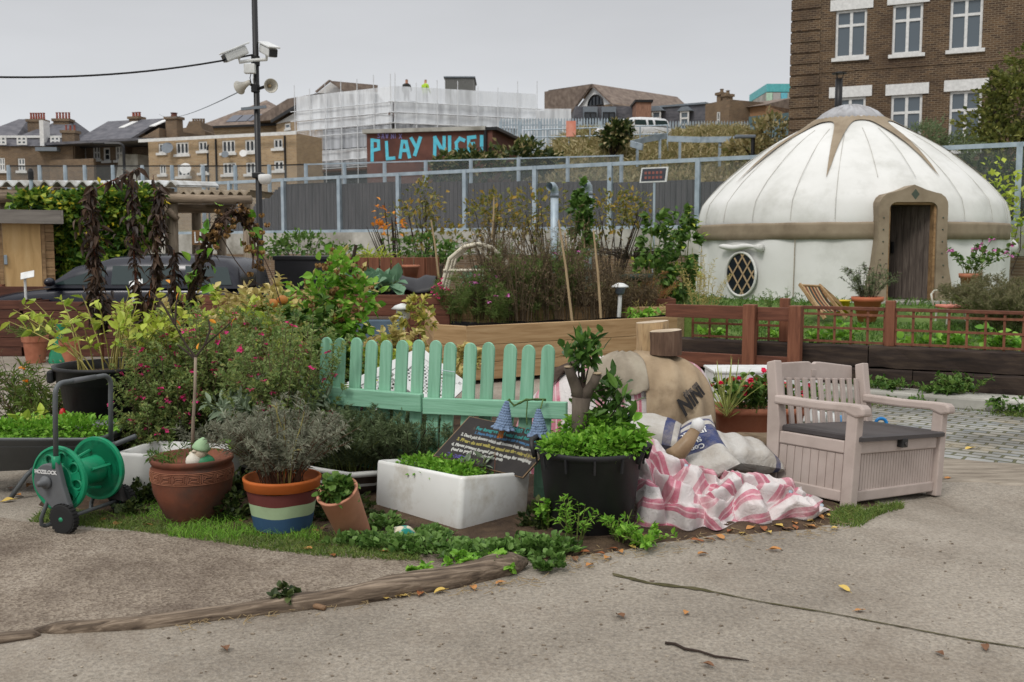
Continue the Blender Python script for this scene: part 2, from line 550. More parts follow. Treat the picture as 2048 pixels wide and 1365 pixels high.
def cobble_mat():
 m, t, b = new_mat('cobbles')
 v = coords(t, (1, 1, 1), 'Object', False)
 v.inputs['Rotation'].default_value = (0, 0, R(38))
 nw = noise(t, v, 3, 2)
 dv = NN(t, 'ShaderNodeVectorMath', operation='MULTIPLY_ADD')
 dv.inputs[1].default_value = (.05, .05, 0)
 t.links.new(nw.outputs['Color'], dv.inputs[0]); t.links.new(v.outputs[0], dv.inputs[2])
 br = NN(t, 'ShaderNodeTexBrick')
 br.inputs['Scale'].default_value = 1
 br.inputs['Brick Width'].default_value = .24; br.inputs['Row Height'].default_value = .125
 br.inputs['Mortar Size'].default_value = .016; br.inputs['Mortar Smooth'].default_value = .4
 br.inputs['Color1'].default_value = lin((128, 132, 134)); br.inputs['Color2'].default_value = lin((166, 164, 156)); br.inputs['Mortar'].default_value = lin((92, 92, 62))
 t.links.new(dv.outputs[0], br.inputs['Vector'])
 n = noise(t, v, 1.3, 6)
 r = ramp(t, [(170, 160, 145), (255, 255, 255)], .35, .65)
 t.links.new(n.outputs['Fac'], r.inputs[0])
 c = mixc(t, br.outputs['Color'], r.outputs[0], .8, 'MULTIPLY')
 n2 = noise(t, v, 1.9, 6, .7)
 m3 = NN(t, 'ShaderNodeMapRange'); m3.inputs['From Min'].default_value = .54; m3.inputs['From Max'].default_value = .7; m3.inputs['To Max'].default_value = .8
 t.links.new(n2.outputs['Fac'], m3.inputs['Value'])
 c = mixc(t, c, lin((158, 146, 122)), m3.outputs[0])
 t.links.new(c, b.inputs['Base Color'])
 b.inputs['Roughness'].default_value = .75
 bp = NN(t, 'ShaderNodeBump'); bp.invert = True; bp.inputs['Strength'].default_value = 1; bp.inputs['Distance'].default_value = .02
 t.links.new(br.outputs['Fac'], bp.inputs['Height']); t.links.new(bp.outputs[0], b.inputs['Normal'])
 return m
M_soil = mnoise('soil', [(48, 38, 30), (78, 62, 48), (100, 82, 64)], 5, .95, .9, 8, bdist=.03)
M_drygrass = mnoise('dry_grass_bank', [(88, 90, 60), (136, 126, 98), (160, 146, 120), (104, 98, 70)], .5, .95, .8, 10, lo=.35, hi=.65, bdist=.1)
M_lawn = mnoise('lawn_soil', [(58, 74, 34), (84, 108, 46), (112, 128, 70)], 1.6, .95, .8, 10, bdist=.05)
M_white = mplain('white_paint', (226, 226, 224), .45)
M_steel = mnoise('galvanised_steel', [(136, 150, 160), (160, 174, 184), (176, 188, 196)], 3, .5, .05, 4, metal=.25)
M_black = mplain('black_paint', (24, 24, 26), .45)
M_glassd = mglass('dark_window_glass', (34, 40, 46))
M_glassg = mglass('window_glass_grey', (88, 98, 106))
M_slate = mnoise('slate_roof', [(72, 72, 78), (92, 92, 98), (110, 108, 112)], 2, .7, .3, 6, stretch=(1, 1, 3))
M_tile = mnoise('brown_roof_tile', [(96, 84, 76), (120, 106, 96), (140, 126, 114)], 3, .85, .4, 5)
M_yb = mbrick('yellow_stock_brick', (176, 146, 106), (150, 120, 84), (178, 166, 146), blot=(.82, 1.05))
M_bb = mbrick('brown_stock_brick', (132, 106, 78), (104, 82, 62), (140, 126, 108), blot=(.7, 1.05), soot=(84, 72, 60))
M_db = mbrick('dark_stock_brick', (108, 83, 56), (62, 44, 30), (128, 112, 92), .23, .078, blot=(.62, 1.1), soot=(58, 42, 30), ms=.014)
M_red_pot = mplain('chimney_pot_clay', (150, 78, 62), .8)
M_lead = mplain('lead_flashing', (120, 128, 136), .6)
M_rustwall = mnoise('red_brown_painted_wall', [(86, 54, 46), (102, 66, 56), (112, 74, 64)], 1.2, .8, .2, 6, dirt=(78, 52, 48), dscale=.7)
M_cyan = mnoise('cyan_paint', [(82, 180, 206), (104, 204, 222)], 5, .7, .05)
M_conc = mnoise('pale_concrete', [(150, 148, 140), (176, 174, 166), (194, 192, 184)], 1.2, .85, .2, 8, dirt=(122, 118, 108), dscale=.8)
M_boards = mnoise('dark_grey_boards', [(66, 64, 66), (84, 81, 84), (98, 94, 96)], 1.3, .8, .2, 4, stretch=(8, 8, .6))
# ---- ground
mb = MB()
xs = np.concatenate([np.linspace(-600, -14, 8), np.linspace(-13, 13, 80), np.linspace(14, 600, 8)])
ys = np.concatenate([np.linspace(-40, 2, 5), np.linspace(2.3, 20, 70), np.linspace(21, 46, 6), np.linspace(80, 1500, 6)])
P = np.zeros((len(ys), len(xs), 3))
for i, y in enumerate(ys):
 for j, x in enumerate(xs):
  P[i, j] = (x, y, gz(x, y))
mb.grid(P)
setting(mb.build('ground', ground_mat(), smooth=1, origin=(0, 0, 0)))
def sheet(name, pts, m, dz=.004, n=28, kind='structure', bump=0.0, mid=None):
 """an irregular patch laid on the ground: fan of rings from its middle"""
 pts = [Vector(p).to_2d() for p in pts]
 c = sum(pts, Vector((0, 0))) / len(pts) if mid is None else Vector(mid).to_2d()
 pts.sort(key=lambda p: math.atan2(p.y - c.y, p.x - c.x))
 mb_ = MB(); rings = 10
 Pn = np.zeros((rings + 1, len(pts), 3))
 for i in range(rings + 1):
  for j, p in enumerate(pts):
   q = c + (p - c) * (i / rings + 1e-4)
   Pn[i, j] = (q.x, q.y, gz(q.x, q.y) + (dz if i < rings else -.006) + (bump * (1 - (i / rings) ** 3)))
 mb_.grid(Pn, closed=True)
 return setting(mb_.build(name, m, smooth=1, origin=(0, 0, 0)), kind)
def dense(pts, k=6, jit=0.0, seed=0):
 rg = random.Random(seed); o = []
 for i, p in enumerate(pts):
  q = pts[(i + 1) % len(pts)]
  for j in range(k):
   v = Vector(p).lerp(Vector(q), j / k)
   o.append(v + Vector((rg.uniform(-jit, jit), rg.uniform(-jit, jit), 0)))
 return o
sheet('gravel_path', dense([G(-400, 1335), G(0, 1280), G(300, 1255), G(520, 1228), G(740, 1200), G(900, 1170), G(1040, 1135), G(960, 1090), G(850, 1060), G(500, 1075), G(250, 1060), G(0, 1030), G(-500, 1010)], 6, .04, 1), gravel_mat(), .004, mid=G(330, 1150))
sheet('cobbles', dense([G(1500, 800), G(1760, 790), G(2060, 806), G(2500, 830), G(2700, 930), G(2060, 935), G(1800, 915), G(1600, 900)], 6, .03, 2), cobble_mat(), .008)
M_setts = mnoise('worn_sett_strip', [(108, 98, 86), (140, 130, 116), (160, 150, 136)], 6, .9, .8, 4, stretch=(.5, 2.4, 1), bdist=.02)
sheet('worn_paving_strip', dense([G(1560, 895), G(1800, 912), G(2060, 930), G(2600, 950), G(2600, 985), G(2060, 975), G(1900, 962), G(1600, 940)], 6, .03, 3), M_setts, .012)
sheet('soil_bed', dense([G(60, 1010), G(120, 1050), G(300, 1062), G(500, 1085), G(700, 1095), G(820, 1120), G(1040, 1115), G(1100, 1130), G(1230, 1112), G(1420, 1078), G(1660, 1060), G(1800, 1015), G(1700, 985), G(1500, 880), G(1300, 860), G(900, 820), G(500, 830), G(250, 870), G(60, 960)], 5, .03, 4), M_soil, .012, bump=.01, mid=G(850, 960))
M_crack = mnoise('mossy_joint', [(52, 44, 34), (76, 72, 44), (92, 86, 62)], 9, .95, .6, 5)
cp = [(1225, 1150), (1300, 1168), (1400, 1180), (1520, 1205), (1660, 1228), (1800, 1255), (1930, 1280), (2060, 1300), (2300, 1345)]
mb = MB(); rg = random.Random(5)
cpts = dense([G(*p) for p in cp], 8)[:-8]
Pn = np.zeros((len(cpts), 3, 3))
for i, p in enumerate(cpts):
 wv = (.018 if i < 18 else .007) * rg.uniform(.6, 1.4)
 Pn[i, 0] = (p.x, p.y - wv, gz(p.x, p.y) + .0045); Pn[i, 1] = (p.x, p.y + rg.uniform(-.004, .004), gz(p.x, p.y) + .006); Pn[i, 2] = (p.x, p.y + wv, gz(p.x, p.y) + .0045)
mb.grid(Pn)
setting(mb.build('slab_joint', M_crack, smooth=1))
mb = MB()
xs = np.linspace(-160, 160, 90); ys = np.concatenate([np.linspace(36.5, 70, 40), np.linspace(75, 900, 14)])
P = np.zeros((len(ys), len(xs), 3))
for i, y in enumerate(ys):
 for j, x in enumerate(xs):
  top = 2.9 + 5.1 * sstep(-2, 4, x)
  h = top * sstep(37, 56, y)
  P[i, j] = (x, y, h - .2 + .25 * math.sin(x * .7) * math.sin(y * .5) * sstep(38, 44, y))
mb.grid(P)
setting(mb.build('embankment', M_drygrass, smooth=1, origin=(0, 0, 0)))
def gh(x, y):
 top = 2.9 + 5.1 * sstep(-2, 4, x)
 return top * sstep(37, 56, y) - .2 + .25 * math.sin(x * .7) * math.sin(y * .5) * sstep(38, 44, y)
# ---- building helpers
class Fac:
 """a facade seen between two pixels columns at two depths; local x runs along it, local y into the building"""
 def __init__(s, pxa, ya, pxb, yb):
  a, b = W(pxa, 400, ya), W(pxb, 400, yb)
  s.o = Vector((a.x, a.y, 0)); d = Vector((b.x - a.x, b.y - a.y, 0))
  s.L = d.length; s.d = d.normalized(); s.rz = math.atan2(d.y, d.x); s.n = Vector((s.d.y, -s.d.x, 0))
 def hit(s, px, py):
  d = Vector(ray(px, py)); c = Vector((0, 0, CAM_H))
  t = (s.o - c).dot(s.n) / d.dot(s.n)
  p = c + d * t
  return (p - s.o).dot(s.d), p.z
 def rect(s, x0, x1, y0, y1):
  (u0, za), (u1, zb) = s.hit(x0, y1), s.hit(x1, y1)
  (u2, zc), (u3, zd) = s.hit(x0, y0), s.hit(x1, y0)
  return ((u0 + u2) / 2, (u1 + u3) / 2, (za + zb) / 2, (zc + zd) / 2)
 def root(s, name, label, cat, group=None):
  return thing(name, label, cat, s.o, s.rz, group)
def holed(mb_, u0, u1, z0, z1, holes, depth=.12, y=0.0):
 us = sorted({u0, u1, *[h[0] for h in holes], *[h[1] for h in holes]})
 zs = sorted({z0, z1, *[h[2] for h in holes], *[h[3] for h in holes]})
 for a, b in zip(us, us[1:]):
  for c, d in zip(zs, zs[1:]):
   m_, k_ = (a + b) / 2, (c + d) / 2
   if any(h[0] < m_ < h[1] and h[2] < k_ < h[3] for h in holes): continue
   mb_.add([(a, y, c), (b, y, c), (b, y, d), (a, y, d)], [(0, 1, 2, 3)])
 for a, b, c, d in holes:
  mb_.add([(a, y, c), (a, y, d), (a, y + depth, d), (a, y + depth, c)], [(0, 1, 2, 3)])
  mb_.add([(b, y, c), (b, y + depth, c), (b, y + depth, d), (b, y, d)], [(0, 1, 2, 3)])
  mb_.add([(a, y, d), (b, y, d), (b, y + depth, d), (a, y + depth, d)], [(0, 1, 2, 3)])
  mb_.add([(a, y, c), (a, y + depth, c), (b, y + depth, c), (b, y, c)], [(0, 1, 2, 3)])
def window(par, r, cols=2, trans=None, fw=.07, depth=.12, sill=True, lintel=False, glass=None, frame=None, bars=0, lz=.3, name='window'):
 u0, u1, z0, z1 = r
 f = MB(); y0, y1 = depth - .07, depth - .005
 f.bb(u0, u0 + fw, y0, y1, z0, z1); f.bb(u1 - fw, u1, y0, y1, z0, z1)
 f.bb(u0 + fw, u1 - fw, y0, y1, z1 - fw, z1); f.bb(u0 + fw, u1 - fw, y0, y1, z0, z0 + fw)
 cw = (u1 - u0 - fw) / cols
 for k in range(1, cols):
  c = u0 + fw / 2 + cw * k
  f.bb(c - fw * .6, c + fw * .6, y0 + .003, y1, z0 + fw, z1 - fw)
 if trans:
  zt = z0 + (z1 - z0) * trans
  f.bb(u0 + fw, u1 - fw, y0 + .006, y1 - .003, zt - fw * .55, zt + fw * .55)
 for k in range(1, bars + 1):
  zt = z0 + (z1 - z0) * k / (bars + 1)
  f.bb(u0 + fw, u1 - fw, y0 + .012, y1 - .01, zt - .018, zt + .018)
 o = f.build(name, frame or M_white, par, local=1)
 MB().add([(u0, depth - .02, z0), (u1, depth - .02, z0), (u1, depth - .02, z1), (u0, depth - .02, z1)], [(0, 1, 2, 3)]).build('pane', glass or M_glassd, o, local=1)
 if sill: MB().bb(u0 - .12, u1 + .12, -.1, depth - .075, z0 - .14, z0 - .003).build('sill', frame or M_white, o, local=1)
 if lintel: MB().bb(u0 - .22, u1 + .22, -.04, -.002, z1 + .003, z1 + lz).build('lintel', frame or M_white, o, local=1)
 return o
def shell(mb_, u0, u1, dep, z0, z1, top=True):
 """the three other walls and the lid of a box building whose front face is built apart"""
 mb_.add([(u1, 0, z0), (u1, dep, z0), (u1, dep, z1), (u1, 0, z1)], [(0, 1, 2, 3)])
 mb_.add([(u0, 0, z0), (u0, 0, z1), (u0, dep, z1), (u0, dep, z0)], [(0, 1, 2, 3)])
 mb_.add([(u0, dep, z0), (u0, dep, z1), (u1, dep, z1), (u1, dep, z0)], [(0, 1, 2, 3)])
 if top: mb_.add([(u0, 0, z1), (u1, 0, z1), (u1, dep, z1), (u0, dep, z1)], [(0, 1, 2, 3)])
def gable_x(mb_, u0, u1, y0, y1, z0, z1, ov=.25, th=.16):
 """pitched roof, ridge along local x"""
 ym = (y0 + y1) / 2; u0 -= ov; u1 += ov
 for (ya, yb) in ((y0 - ov, ym), (y1 + ov, ym)):
  zl = z0 - (z1 - z0) * ov / (ym - y0)
  V = [(u0, ya, zl), (u1, ya, zl), (u1, yb, z1), (u0, yb, z1)]
  mb_.add(V + [(a, b, c - th) for a, b, c in V], [(0, 1, 2, 3), (7, 6, 5, 4), (0, 4, 5, 1), (1, 5, 6, 2), (3, 2, 6, 7), (0, 3, 7, 4)])
def gable_y(mb_, u0, u1, y0, y1, z0, z1, ov=.25, th=.16):
 um = (u0 + u1) / 2; y0 -= ov; y1 += ov
 for (ua, ub) in ((u0 - ov, um), (u1 + ov, um)):
  zl = z0 - (z1 - z0) * ov / (um - u0)
  V = [(ua, y0, zl), (ua, y1, zl), (ub, y1, z1), (ub, y0, z1)]
  mb_.add(V + [(a, b, c - th) for a, b, c in V], [(0, 1, 2, 3), (7, 6, 5, 4), (0, 4, 5, 1), (1, 5, 6, 2), (3, 2, 6, 7), (0, 3, 7, 4)])
def chimney(par, u, y, z0, z1, wx, wy, pots, m, potm=None, ph=.5, pr=.12):
 c = MB(); c.bb(u - wx / 2, u + wx / 2, y - wy / 2, y + wy / 2, z0, z1)
 c.bb(u - wx / 2 - .08, u + wx / 2 + .08, y - wy / 2 - .08, y + wy / 2 + .08, z1 + .002, z1 + .16)
 o = c.build('chimney', m, par, local=1)
 for k in range(pots):
  x = u - wx / 2 + wx * (k + .5) / pots
  MB().lathe([(pr, 0), (pr * .85, ph * .6), (pr * .85, ph * .9), (pr * 1.1, ph * .9), (pr * 1.1, ph), (pr * .7, ph)], 10, (x, y, z1 + .162)).build('chimney_pot', potm or M_red_pot, o, local=1)
 return o
# ---- tall brick building, right
F = Fac(1575, 41.0, 1930, 38.3)
t = F.root('brick_building', 'tall dark brown brick building with white casement windows behind the yurt', 'building')
H = []
rows = [(1671, 1733, 20, 115), (1785, 1845, 8, 108), (1900, 1965, -4, 99), (1668, 1730, 195, 300), (1781, 1843, 190, 300), (1898, 1962, 182, 300)]
for r in rows: H.append(F.rect(*r))
LL = 13.5
mb = MB(); holed(mb, 0, LL, -.5, 17, H, .14); shell(mb, 0, LL, 12, -.5, 17)
mb.build('wall', M_db, t, local=1)
for k in range(2):
 q = MB(); ub = -.03 if k == 0 else 9.75
 zz = 0.0
 while zz < 16.9:
  q.bb(ub, ub + 1.15, -.045, -.002, zz, zz + .36); zz += .43
 q.build('brick_quoin', M_db, t, local=1)
for h in H:
 window(t, h, 2, .68, .09, .14, True, True, M_glassg, lz=.42)
bd = MB().bb(1.2, 9.7, -.03, -.002, 8.62, 8.7); bd.build('string_course', M_db, t, local=1)
# ---- yellow brick flats
F = Fac(300, 57.5, 595, 53.8)
t = F.root('block_of_flats', 'long yellow brick block of flats with two rows of white windows', 'building')
U = [(317, 331, 287, 306), (352, 377, 285, 309), (397, 414, 283, 302), (444, 470, 281, 306), (490, 517, 280, 304), (547, 565, 278, 297),
     (319, 332, 330, 349), (355, 380, 329, 353), (399, 416, 328, 346), (446, 472, 326, 349), (492, 518, 325, 348), (548, 567, 322, 341)]
H = [F.rect(*u) for u in U]
mb = MB(); ZE = F.hit(300, 282)[1]; holed(mb, 0, F.L, 2.0, ZE, H, .1); shell(mb, 0, F.L, 2.5, 2.0, ZE); mb.build('wall', M_yb, t, local=1)
for i, h in enumerate(H): window(t, h, 3 if h[1] - h[0] > .78 else 2, None, .08, .1)
mb = MB(); mb.prism([(-.4, ZE + .005), (2.8, ZE + .005), (2.8, ZE + .45), (-.4, ZE + .15)], F.L + .6, (-.3, 0, 0), (0, 1, 0), (0, 0, 1))
mb.build('roof', M_slate, t, local=1)
MB().bb(-.3, F.L + .3, -.45, -.41, ZE - .12, ZE + .06).build('fascia', M_white, t, local=1)
for px in (433, 571):
 u = F.hit(px, 300)[0]; MB().tube([(u, -.06, 3), (u, -.06, ZE - .1)], .05, 6).build('drainpipe', M_black, t, local=1)
for px, py, r_, mm in ((344, 299, .33, M_lead), (380, 340, .33, M_white), (459, 312, .2, M_lead), (495, 310, .2, M_white)):
 u, z = F.hit(px, py)
 d = MB().lathe([(.01, 0), (r_ * .6, .05), (r_, .12)], 14, (u, -.35, z), Euler((R(70), 0, R(25))).to_matrix())
 d.tube([(u, -.34, z), (u, 0, z - .1)], .02, 5); d.build('satellite_dish', mm, t, local=1)
F = Fac(402, 78, 560, 76)
t = F.root('hipped_roof_house', 'yellow brick house with a brown hipped roof and solar panels', 'building')
e = F.hit(480, 250)[1]; ap = F.hit(480, 206)[1] + .8
mb = MB(); mb.bb(.5, F.L - .3, .3, 8, 3, e - .05); mb.build('wall', M_yb, t, local=1)
mb = MB(); L = F.L; mb.add([(-.2, 0, e), (L + .1, 0, e), (L + .1, 8.5, e), (-.2, 8.5, e), (L * .5, 4.2, ap)], [(0, 1, 4), (1, 2, 4), (2, 3, 4), (3, 0, 4), (3, 2, 1, 0)])
mb.build('roof', M_tile, t, local=1)
MB().bb(-.3, L + .2, -.14, -.02, e - .18, e - .02).build('gutter', M_black, t, local=1)
M_pv = mglass('solar_glass', (58, 64, 80), .2)
sl = (ap - e) / 4.2
for k in range(5):
 u0 = L * .3 + k * .95
 V = [(u0, .5, e + .5 * sl + .06), (u0 + .85, .5, e + .5 * sl + .06), (u0 + .85, 1.55, e + 1.55 * sl + .06), (u0, 1.55, e + 1.55 * sl + .06)]
 MB().add(V + [(a, b, c - .04) for a, b, c in V], [(0, 1, 2, 3), (0, 4, 5, 1), (1, 5, 6, 2), (2, 6, 7, 3), (3, 7, 4, 0)]).build('solar_panel', M_pv, t, local=1)
F = Fac(556, 74, 640, 70)
t = F.root('white_gable_house', 'yellow brick house with white gable and grey tiled roof beside the scaffolding', 'building')
e = F.hit(560, 247)[1]; rp = F.hit(590, 202)[1]
mb = MB(); mb.bb(0, F.L, 0, 8, 3, e); mb.build('wall', M_yb, t, local=1)
V = [(0, 0, e), (F.L, 0, e), (F.L, 0, rp - .4), (F.L * .75, 0, rp - .4)]
MB().prism([(0, e + .003), (F.L, e + .003), (F.L, rp - .2)], .2, (0, -.05, 0)).build('gable', M_white, t, local=1)
mb = MB(); V = [(-3.2, -.35, e + .4), (.0, -.35, e + .25), (F.L, -.35, rp + .1), (F.L - 3.4, -.35, rp + .15)]
mb.add(V + [(a, 8, c) for a, b, c in V], [(0, 1, 2, 3), (4, 7, 6, 5), (0, 4, 5, 1), (1, 5, 6, 2), (2, 6, 7, 3), (3, 7, 4, 0)])
mb.build('roof', M_tile, t, local=1)
MB().beam((0, -.42, e + .12), (F.L, -.42, rp - .03), .1, .22).build('bargeboard', M_black, t, local=1)
r = F.rect(572, 582, 248, 258); window(t, (r[0], r[1], r[2], r[3]), 1, None, .08, -.01, glass=M_glassg)
F = Fac(-60, 60, 150, 60)
t = F.root('mansard_terrace', 'brown brick terrace with slate mansard, white dormers and tall chimneys', 'building')
z1 = F.hit(60, 293)[1]; z2 = F.hit(60, 271)[1]; z3 = F.hit(60, 252)[1]
H = [F.rect(-2, 10, 316, 342), F.rect(36, 50, 317, 342)]
mb = MB(); holed(mb, 0, F.L, 2.5, z1, H, .1); shell(mb, 0, F.L, 8, 2.5, z1); mb.build('wall', M_bb, t, local=1)
for h in H: window(t, h, 2, .5, .07, .1, frame=M_white, glass=M_glassg)
mb = MB()
uL = F.hit(124, 280)[0]
V = [(-.2, -.1, z1 + .003), (uL, -.1, z1 + .003), (uL, .5, z2), (-.2, .5, z2), (-.2, 8, z1 + .003), (uL, 8, z1 + .003), (uL, 7.5, z2), (-.2, 7.5, z2)]
mb.add(V, [(0, 1, 2, 3), (1, 5, 6, 2), (4, 7, 6, 5), (0, 3, 7, 4)])
for a, b in ((-60, 26), (30, 124)):
 ua, ub = F.hit(a, 270)[0], F.hit(b, 270)[0]
 mb.add([(ua, .45, z2 + .004), (ub, .45, z2 + .004), (ub, 7.5, z2 + .004), (ua, 7.5, z2 + .004), ((ua + ub) / 2 - .3, 4, z3 + .9), ((ua + ub) / 2 + .3, 4, z3 + .9)], [(0, 1, 5, 4), (1, 2, 5), (2, 3, 4, 5), (3, 0, 4)])
mb.build('roof', M_slate, t, local=1)
MB().bb(0, uL, .28, .44, z2 - .12, z2 + .02).build('eaves_board', M_white, t, local=1)
u = F.hit(87, 275)[0]; MB().bb(u - .12, u + .12, -.22, .6, z1, z3 + .3).build('party_wall_flashing', M_white, t, local=1)
for r in ((-4, 16), (37, 57), (104, 123)):
 a, b, c, d = F.rect(r[0], r[1], 274, 291)
 o = window(t, (a, b, c, d), 2, .5, .09, -.16, sill=False, glass=M_glassg, name='dormer_window')
chimney(t, F.hit(41, 250)[0], 2.2, z1, F.hit(41, 236)[1], .95, .7, 6, M_bb, ph=.42, pr=.07)
chimney(t, F.hit(79, 250)[0], 3.2, z2, F.hit(79, 239)[1] + .25, .95, .7, 5, M_bb, ph=.42, pr=.07)
chimney(t, F.hit(135, 280)[0], .45, z1 - 3, F.hit(135, 266)[1], .75, .7, 3, M_bb, ph=.33, pr=.06)
MB().bb(F.hit(78, 296)[0], F.hit(121, 296)[0], -.5, -.003, z1 - .32, z1 - .1).build('balcony_ledge', M_lead, t, local=1)
F = Fac(143, 62, 306, 60)
t = F.root('slate_roof_house', 'brown brick house with plain slate roof and white sash windows', 'building')
ze = F.hit(200, 286)[1]; zr = F.hit(230, 251)[1] + .8
H = [F.rect(158, 172, 293, 323), F.rect(186, 200, 292, 319), F.rect(207, 220, 296, 322), F.rect(231, 245, 292, 321)]
mb = MB(); uE = F.hit(250, 300)[0]; holed(mb, 0, uE, 2.5, ze, H, .1); shell(mb, 0, uE, 7, 2.5, ze); mb.build('wall', M_bb, t, local=1)
for i, h in enumerate(H): window(t, h, 1 if i == 2 else 2, None if i == 2 else .5, .09, .1, bars=1)
mb = MB(); gable_x(mb, .1, uE - .1, 0, 7, ze, zr, .15); mb.build('roof', M_slate, t, local=1)
MB().bb(0, uE, -.2, -.16, ze - .2, ze - .04).build('gutter', M_white, t, local=1)
sl = (zr - ze) / 3.5
for px in (195, 258):
 u = F.hit(px, 260)[0] - .3
 V = [(u, 2.2, ze + 2.2 * sl + .06), (u + .45, 2.2, ze + 2.2 * sl + .06), (u + .75, 3.1, ze + 3.1 * sl + .06), (u + .3, 3.1, ze + 3.1 * sl + .06)]
 MB().add(V + [(a, b, c - .05) for a, b, c in V], [(0, 1, 2, 3), (0, 4, 5, 1), (1, 5, 6, 2), (2, 6, 7, 3), (3, 7, 4, 0)]).build('skylight', M_white, t, local=1)
chimney(t, F.hit(193, 250)[0], 3.6, ze, F.hit(193, 245)[1] + .6, .7, .6, 3, M_bb, ph=.3, pr=.09)
mb = MB(); ua, ub = F.hit(250, 300)[0] + .01, F.hit(306, 300)[0]
mb.prism([(ua, 2.5), (ub, 2.5), (ub, F.hit(300, 254)[1]), (F.hit(290, 262)[0], F.hit(290, 262)[1]), (ua, F.hit(250, 284)[1])], 5, (0, .6, 0)); mb.build('side_wall', M_bb, t, local=1)
chimney(t, F.hit(316, 250)[0], 1.5, 6, F.hit(316, 239)[1] + .15, .8, .6, 1, M_bb, M_rustwall, .25, .2)
MB().bb(F.hit(90, 330)[0], F.hit(235, 330)[0], -2.0, -1.8, 2.5, F.hit(170, 322)[1] - .1).build('yard_wall', M_bb, t, local=1)
mb = MB(); mb.prism([(F.hit(236, 350)[0], 2.5), (F.hit(298, 350)[0], 2.5), (F.hit(298, 312)[0], F.hit(298, 312)[1]), (F.hit(262, 312)[0], F.hit(262, 312)[1])], 1.5, (0, -1.0, 0)); mb.build('stair_wall', M_conc, t, local=1)
F = Fac(318, 72, 410, 72)
t = F.root('ruined_gable', 'dark broken brick gable and row of chimney pots behind the flats', 'building')
mb = MB(); g = [(318, 400), (318, 262), (330, 258), (372, 256), (378, 243), (400, 243), (404, 258), (410, 262), (410, 400)]
mb.prism([F.hit(*p) for p in g], 3); mb.build('wall', M_bb, t, local=1)
for k in range(5):
 u, z = F.hit(378 + k * 5.2, 243); MB().lathe([(.09, 0), (.08, .25), (.1, .3)], 8, (u, 1, z + .01)).build('chimney_pot', M_bb, t, local=1)
# ---- houses right of the scaffold
F = Fac(1150, 74, 1228, 71)
t = F.root('arched_window_house', 'brown tiled house with white gable and half round window', 'building')
e = F.hit(1190, 213)[1]; rp = F.hit(1190, 169)[1]
um = F.hit(1190, 169)[0]
mb = MB(); mb.bb(-4.5, F.L, .05, 9, 3, e); mb.build('wall', M_yb, t, local=1)
MB().prism([(.1, e + .003), (F.L - .1, e + .003), (um, rp - .1)], .15).build('gable', M_white, t, local=1)
mb = MB()
for V in ([(um, -.3, rp), (um - 4.6, -.3, rp + .1), (um - 4.6, 2.0, e - 1.0), (.0, -.3, e - .1)], [(um, -.3, rp), (F.L + .1, -.3, e - .1), (F.L + .1, 9, e - .1), (um, 9, rp)], [(um, .3, rp), (um, 9, rp), (um - 5, 9, rp + .05), (um - 5, .3, rp + .05)]):
 mb.add(V + [(a, b, c - .15) for a, b, c in V], [(0, 1, 2, 3), (7, 6, 5, 4), (0, 4, 5, 1), (1, 5, 6, 2), (2, 6, 7, 3), (3, 7, 4, 0)])
mb.prism([(um - 5.0, e - .3), (-.2, e - .3), (um - .05, rp - .02), (um - 5.0, rp + .04)], .2, (0, -.32, 0))
mb.build('roof', M_tile, t, local=1)
u, z = F.hit(1192, 212)
pl = [(u + .75 * math.cos(a), z + .75 * math.sin(a)) for a in np.linspace(0, PI, 14)]
o = MB().prism(pl, .03, (0, -.04, 0)).build('arched_window', M_glassd, t, local=1)
fr = MB().tube([(p[0], -.08, p[1]) for p in pl] + [(pl[0][0], -.08, pl[0][1])], .05, 6)
for a in (-.35, 0, .35): fr.beam((u + a, -.08, z), (u + a, -.08, z + .68), .04, .04)
fr.build('frame', M_black, o, local=1)
F = Fac(1145, 66, 1275, 66)
t = F.root('slate_clad_block', 'low dark slate hung block with two black dormers beside timber box', 'building')
a = F.rect(1150, 1275, 213, 300)
mb = MB(); mb.bb(a[0], a[1], 0, 6, 5, a[3]); mb.build('wall', M_slate, t, local=1)
for px in (1180, 1217):
 r = F.rect(px - 12, px + 12, 226, 250); d = MB(); d.bb(r[0] - .08, r[1] + .08, -.25, -.003, r[2], r[3] + .35); o = d.build('dormer', M_lead, t, local=1)
 window(o, (r[0], r[1], r[2], r[3]), 2, None, .06, -.27, False, frame=M_black)
F = Fac(1272, 64, 1302, 64)
t = F.root('timber_clad_box', 'upright brown timber clad roof box between dark slate roofs', 'building')
a = F.rect(1272, 1302, 205, 300)
M_cedar = mwood('cedar_boards', [(112, 82, 68), (142, 106, 88), (160, 124, 104)], 2, 3, grain=9)
MB().bb(a[0], a[1], 0, 2.5, 5, a[3]).build('wall', M_cedar, t, local=1)
MB().bb(a[0] - .1, a[1] + .1, -.1, 2.6, a[3] + .002, a[3] + .15).build('roof', M_black, t, local=1)
F = Fac(1303, 67, 1412, 65)
t = F.root('dormer_terrace', 'dark grey terrace roof with two white dormer windows', 'building')
a = F.rect(1303, 1412, 213, 300)
MB().bb(a[0], a[1], 0, 7, 5, a[3]).build('wall', M_slate, t, local=1)
MB().bb(a[0], a[1], -.12, 7.1, a[3] + .003, a[3] + .12).build('coping', M_lead, t, local=1)
for px in (1317, 1373):
 r = F.rect(px - 9, px + 9, 224, 252)
 o = window(t, r, 1, .5, .1, -.3, False, glass=M_glassg, name='dormer_window')
 h = MB().prism([(r[0] - .2, r[3] + .004), (r[1] + .2, r[3] + .004), (r[1] - .1, r[3] + .28), (r[0] + .1, r[3] + .28)], .45, (0, -.45, 0)); h.build('hood', M_lead, o, local=1)
F = Fac(1410, 62, 1460, 60)
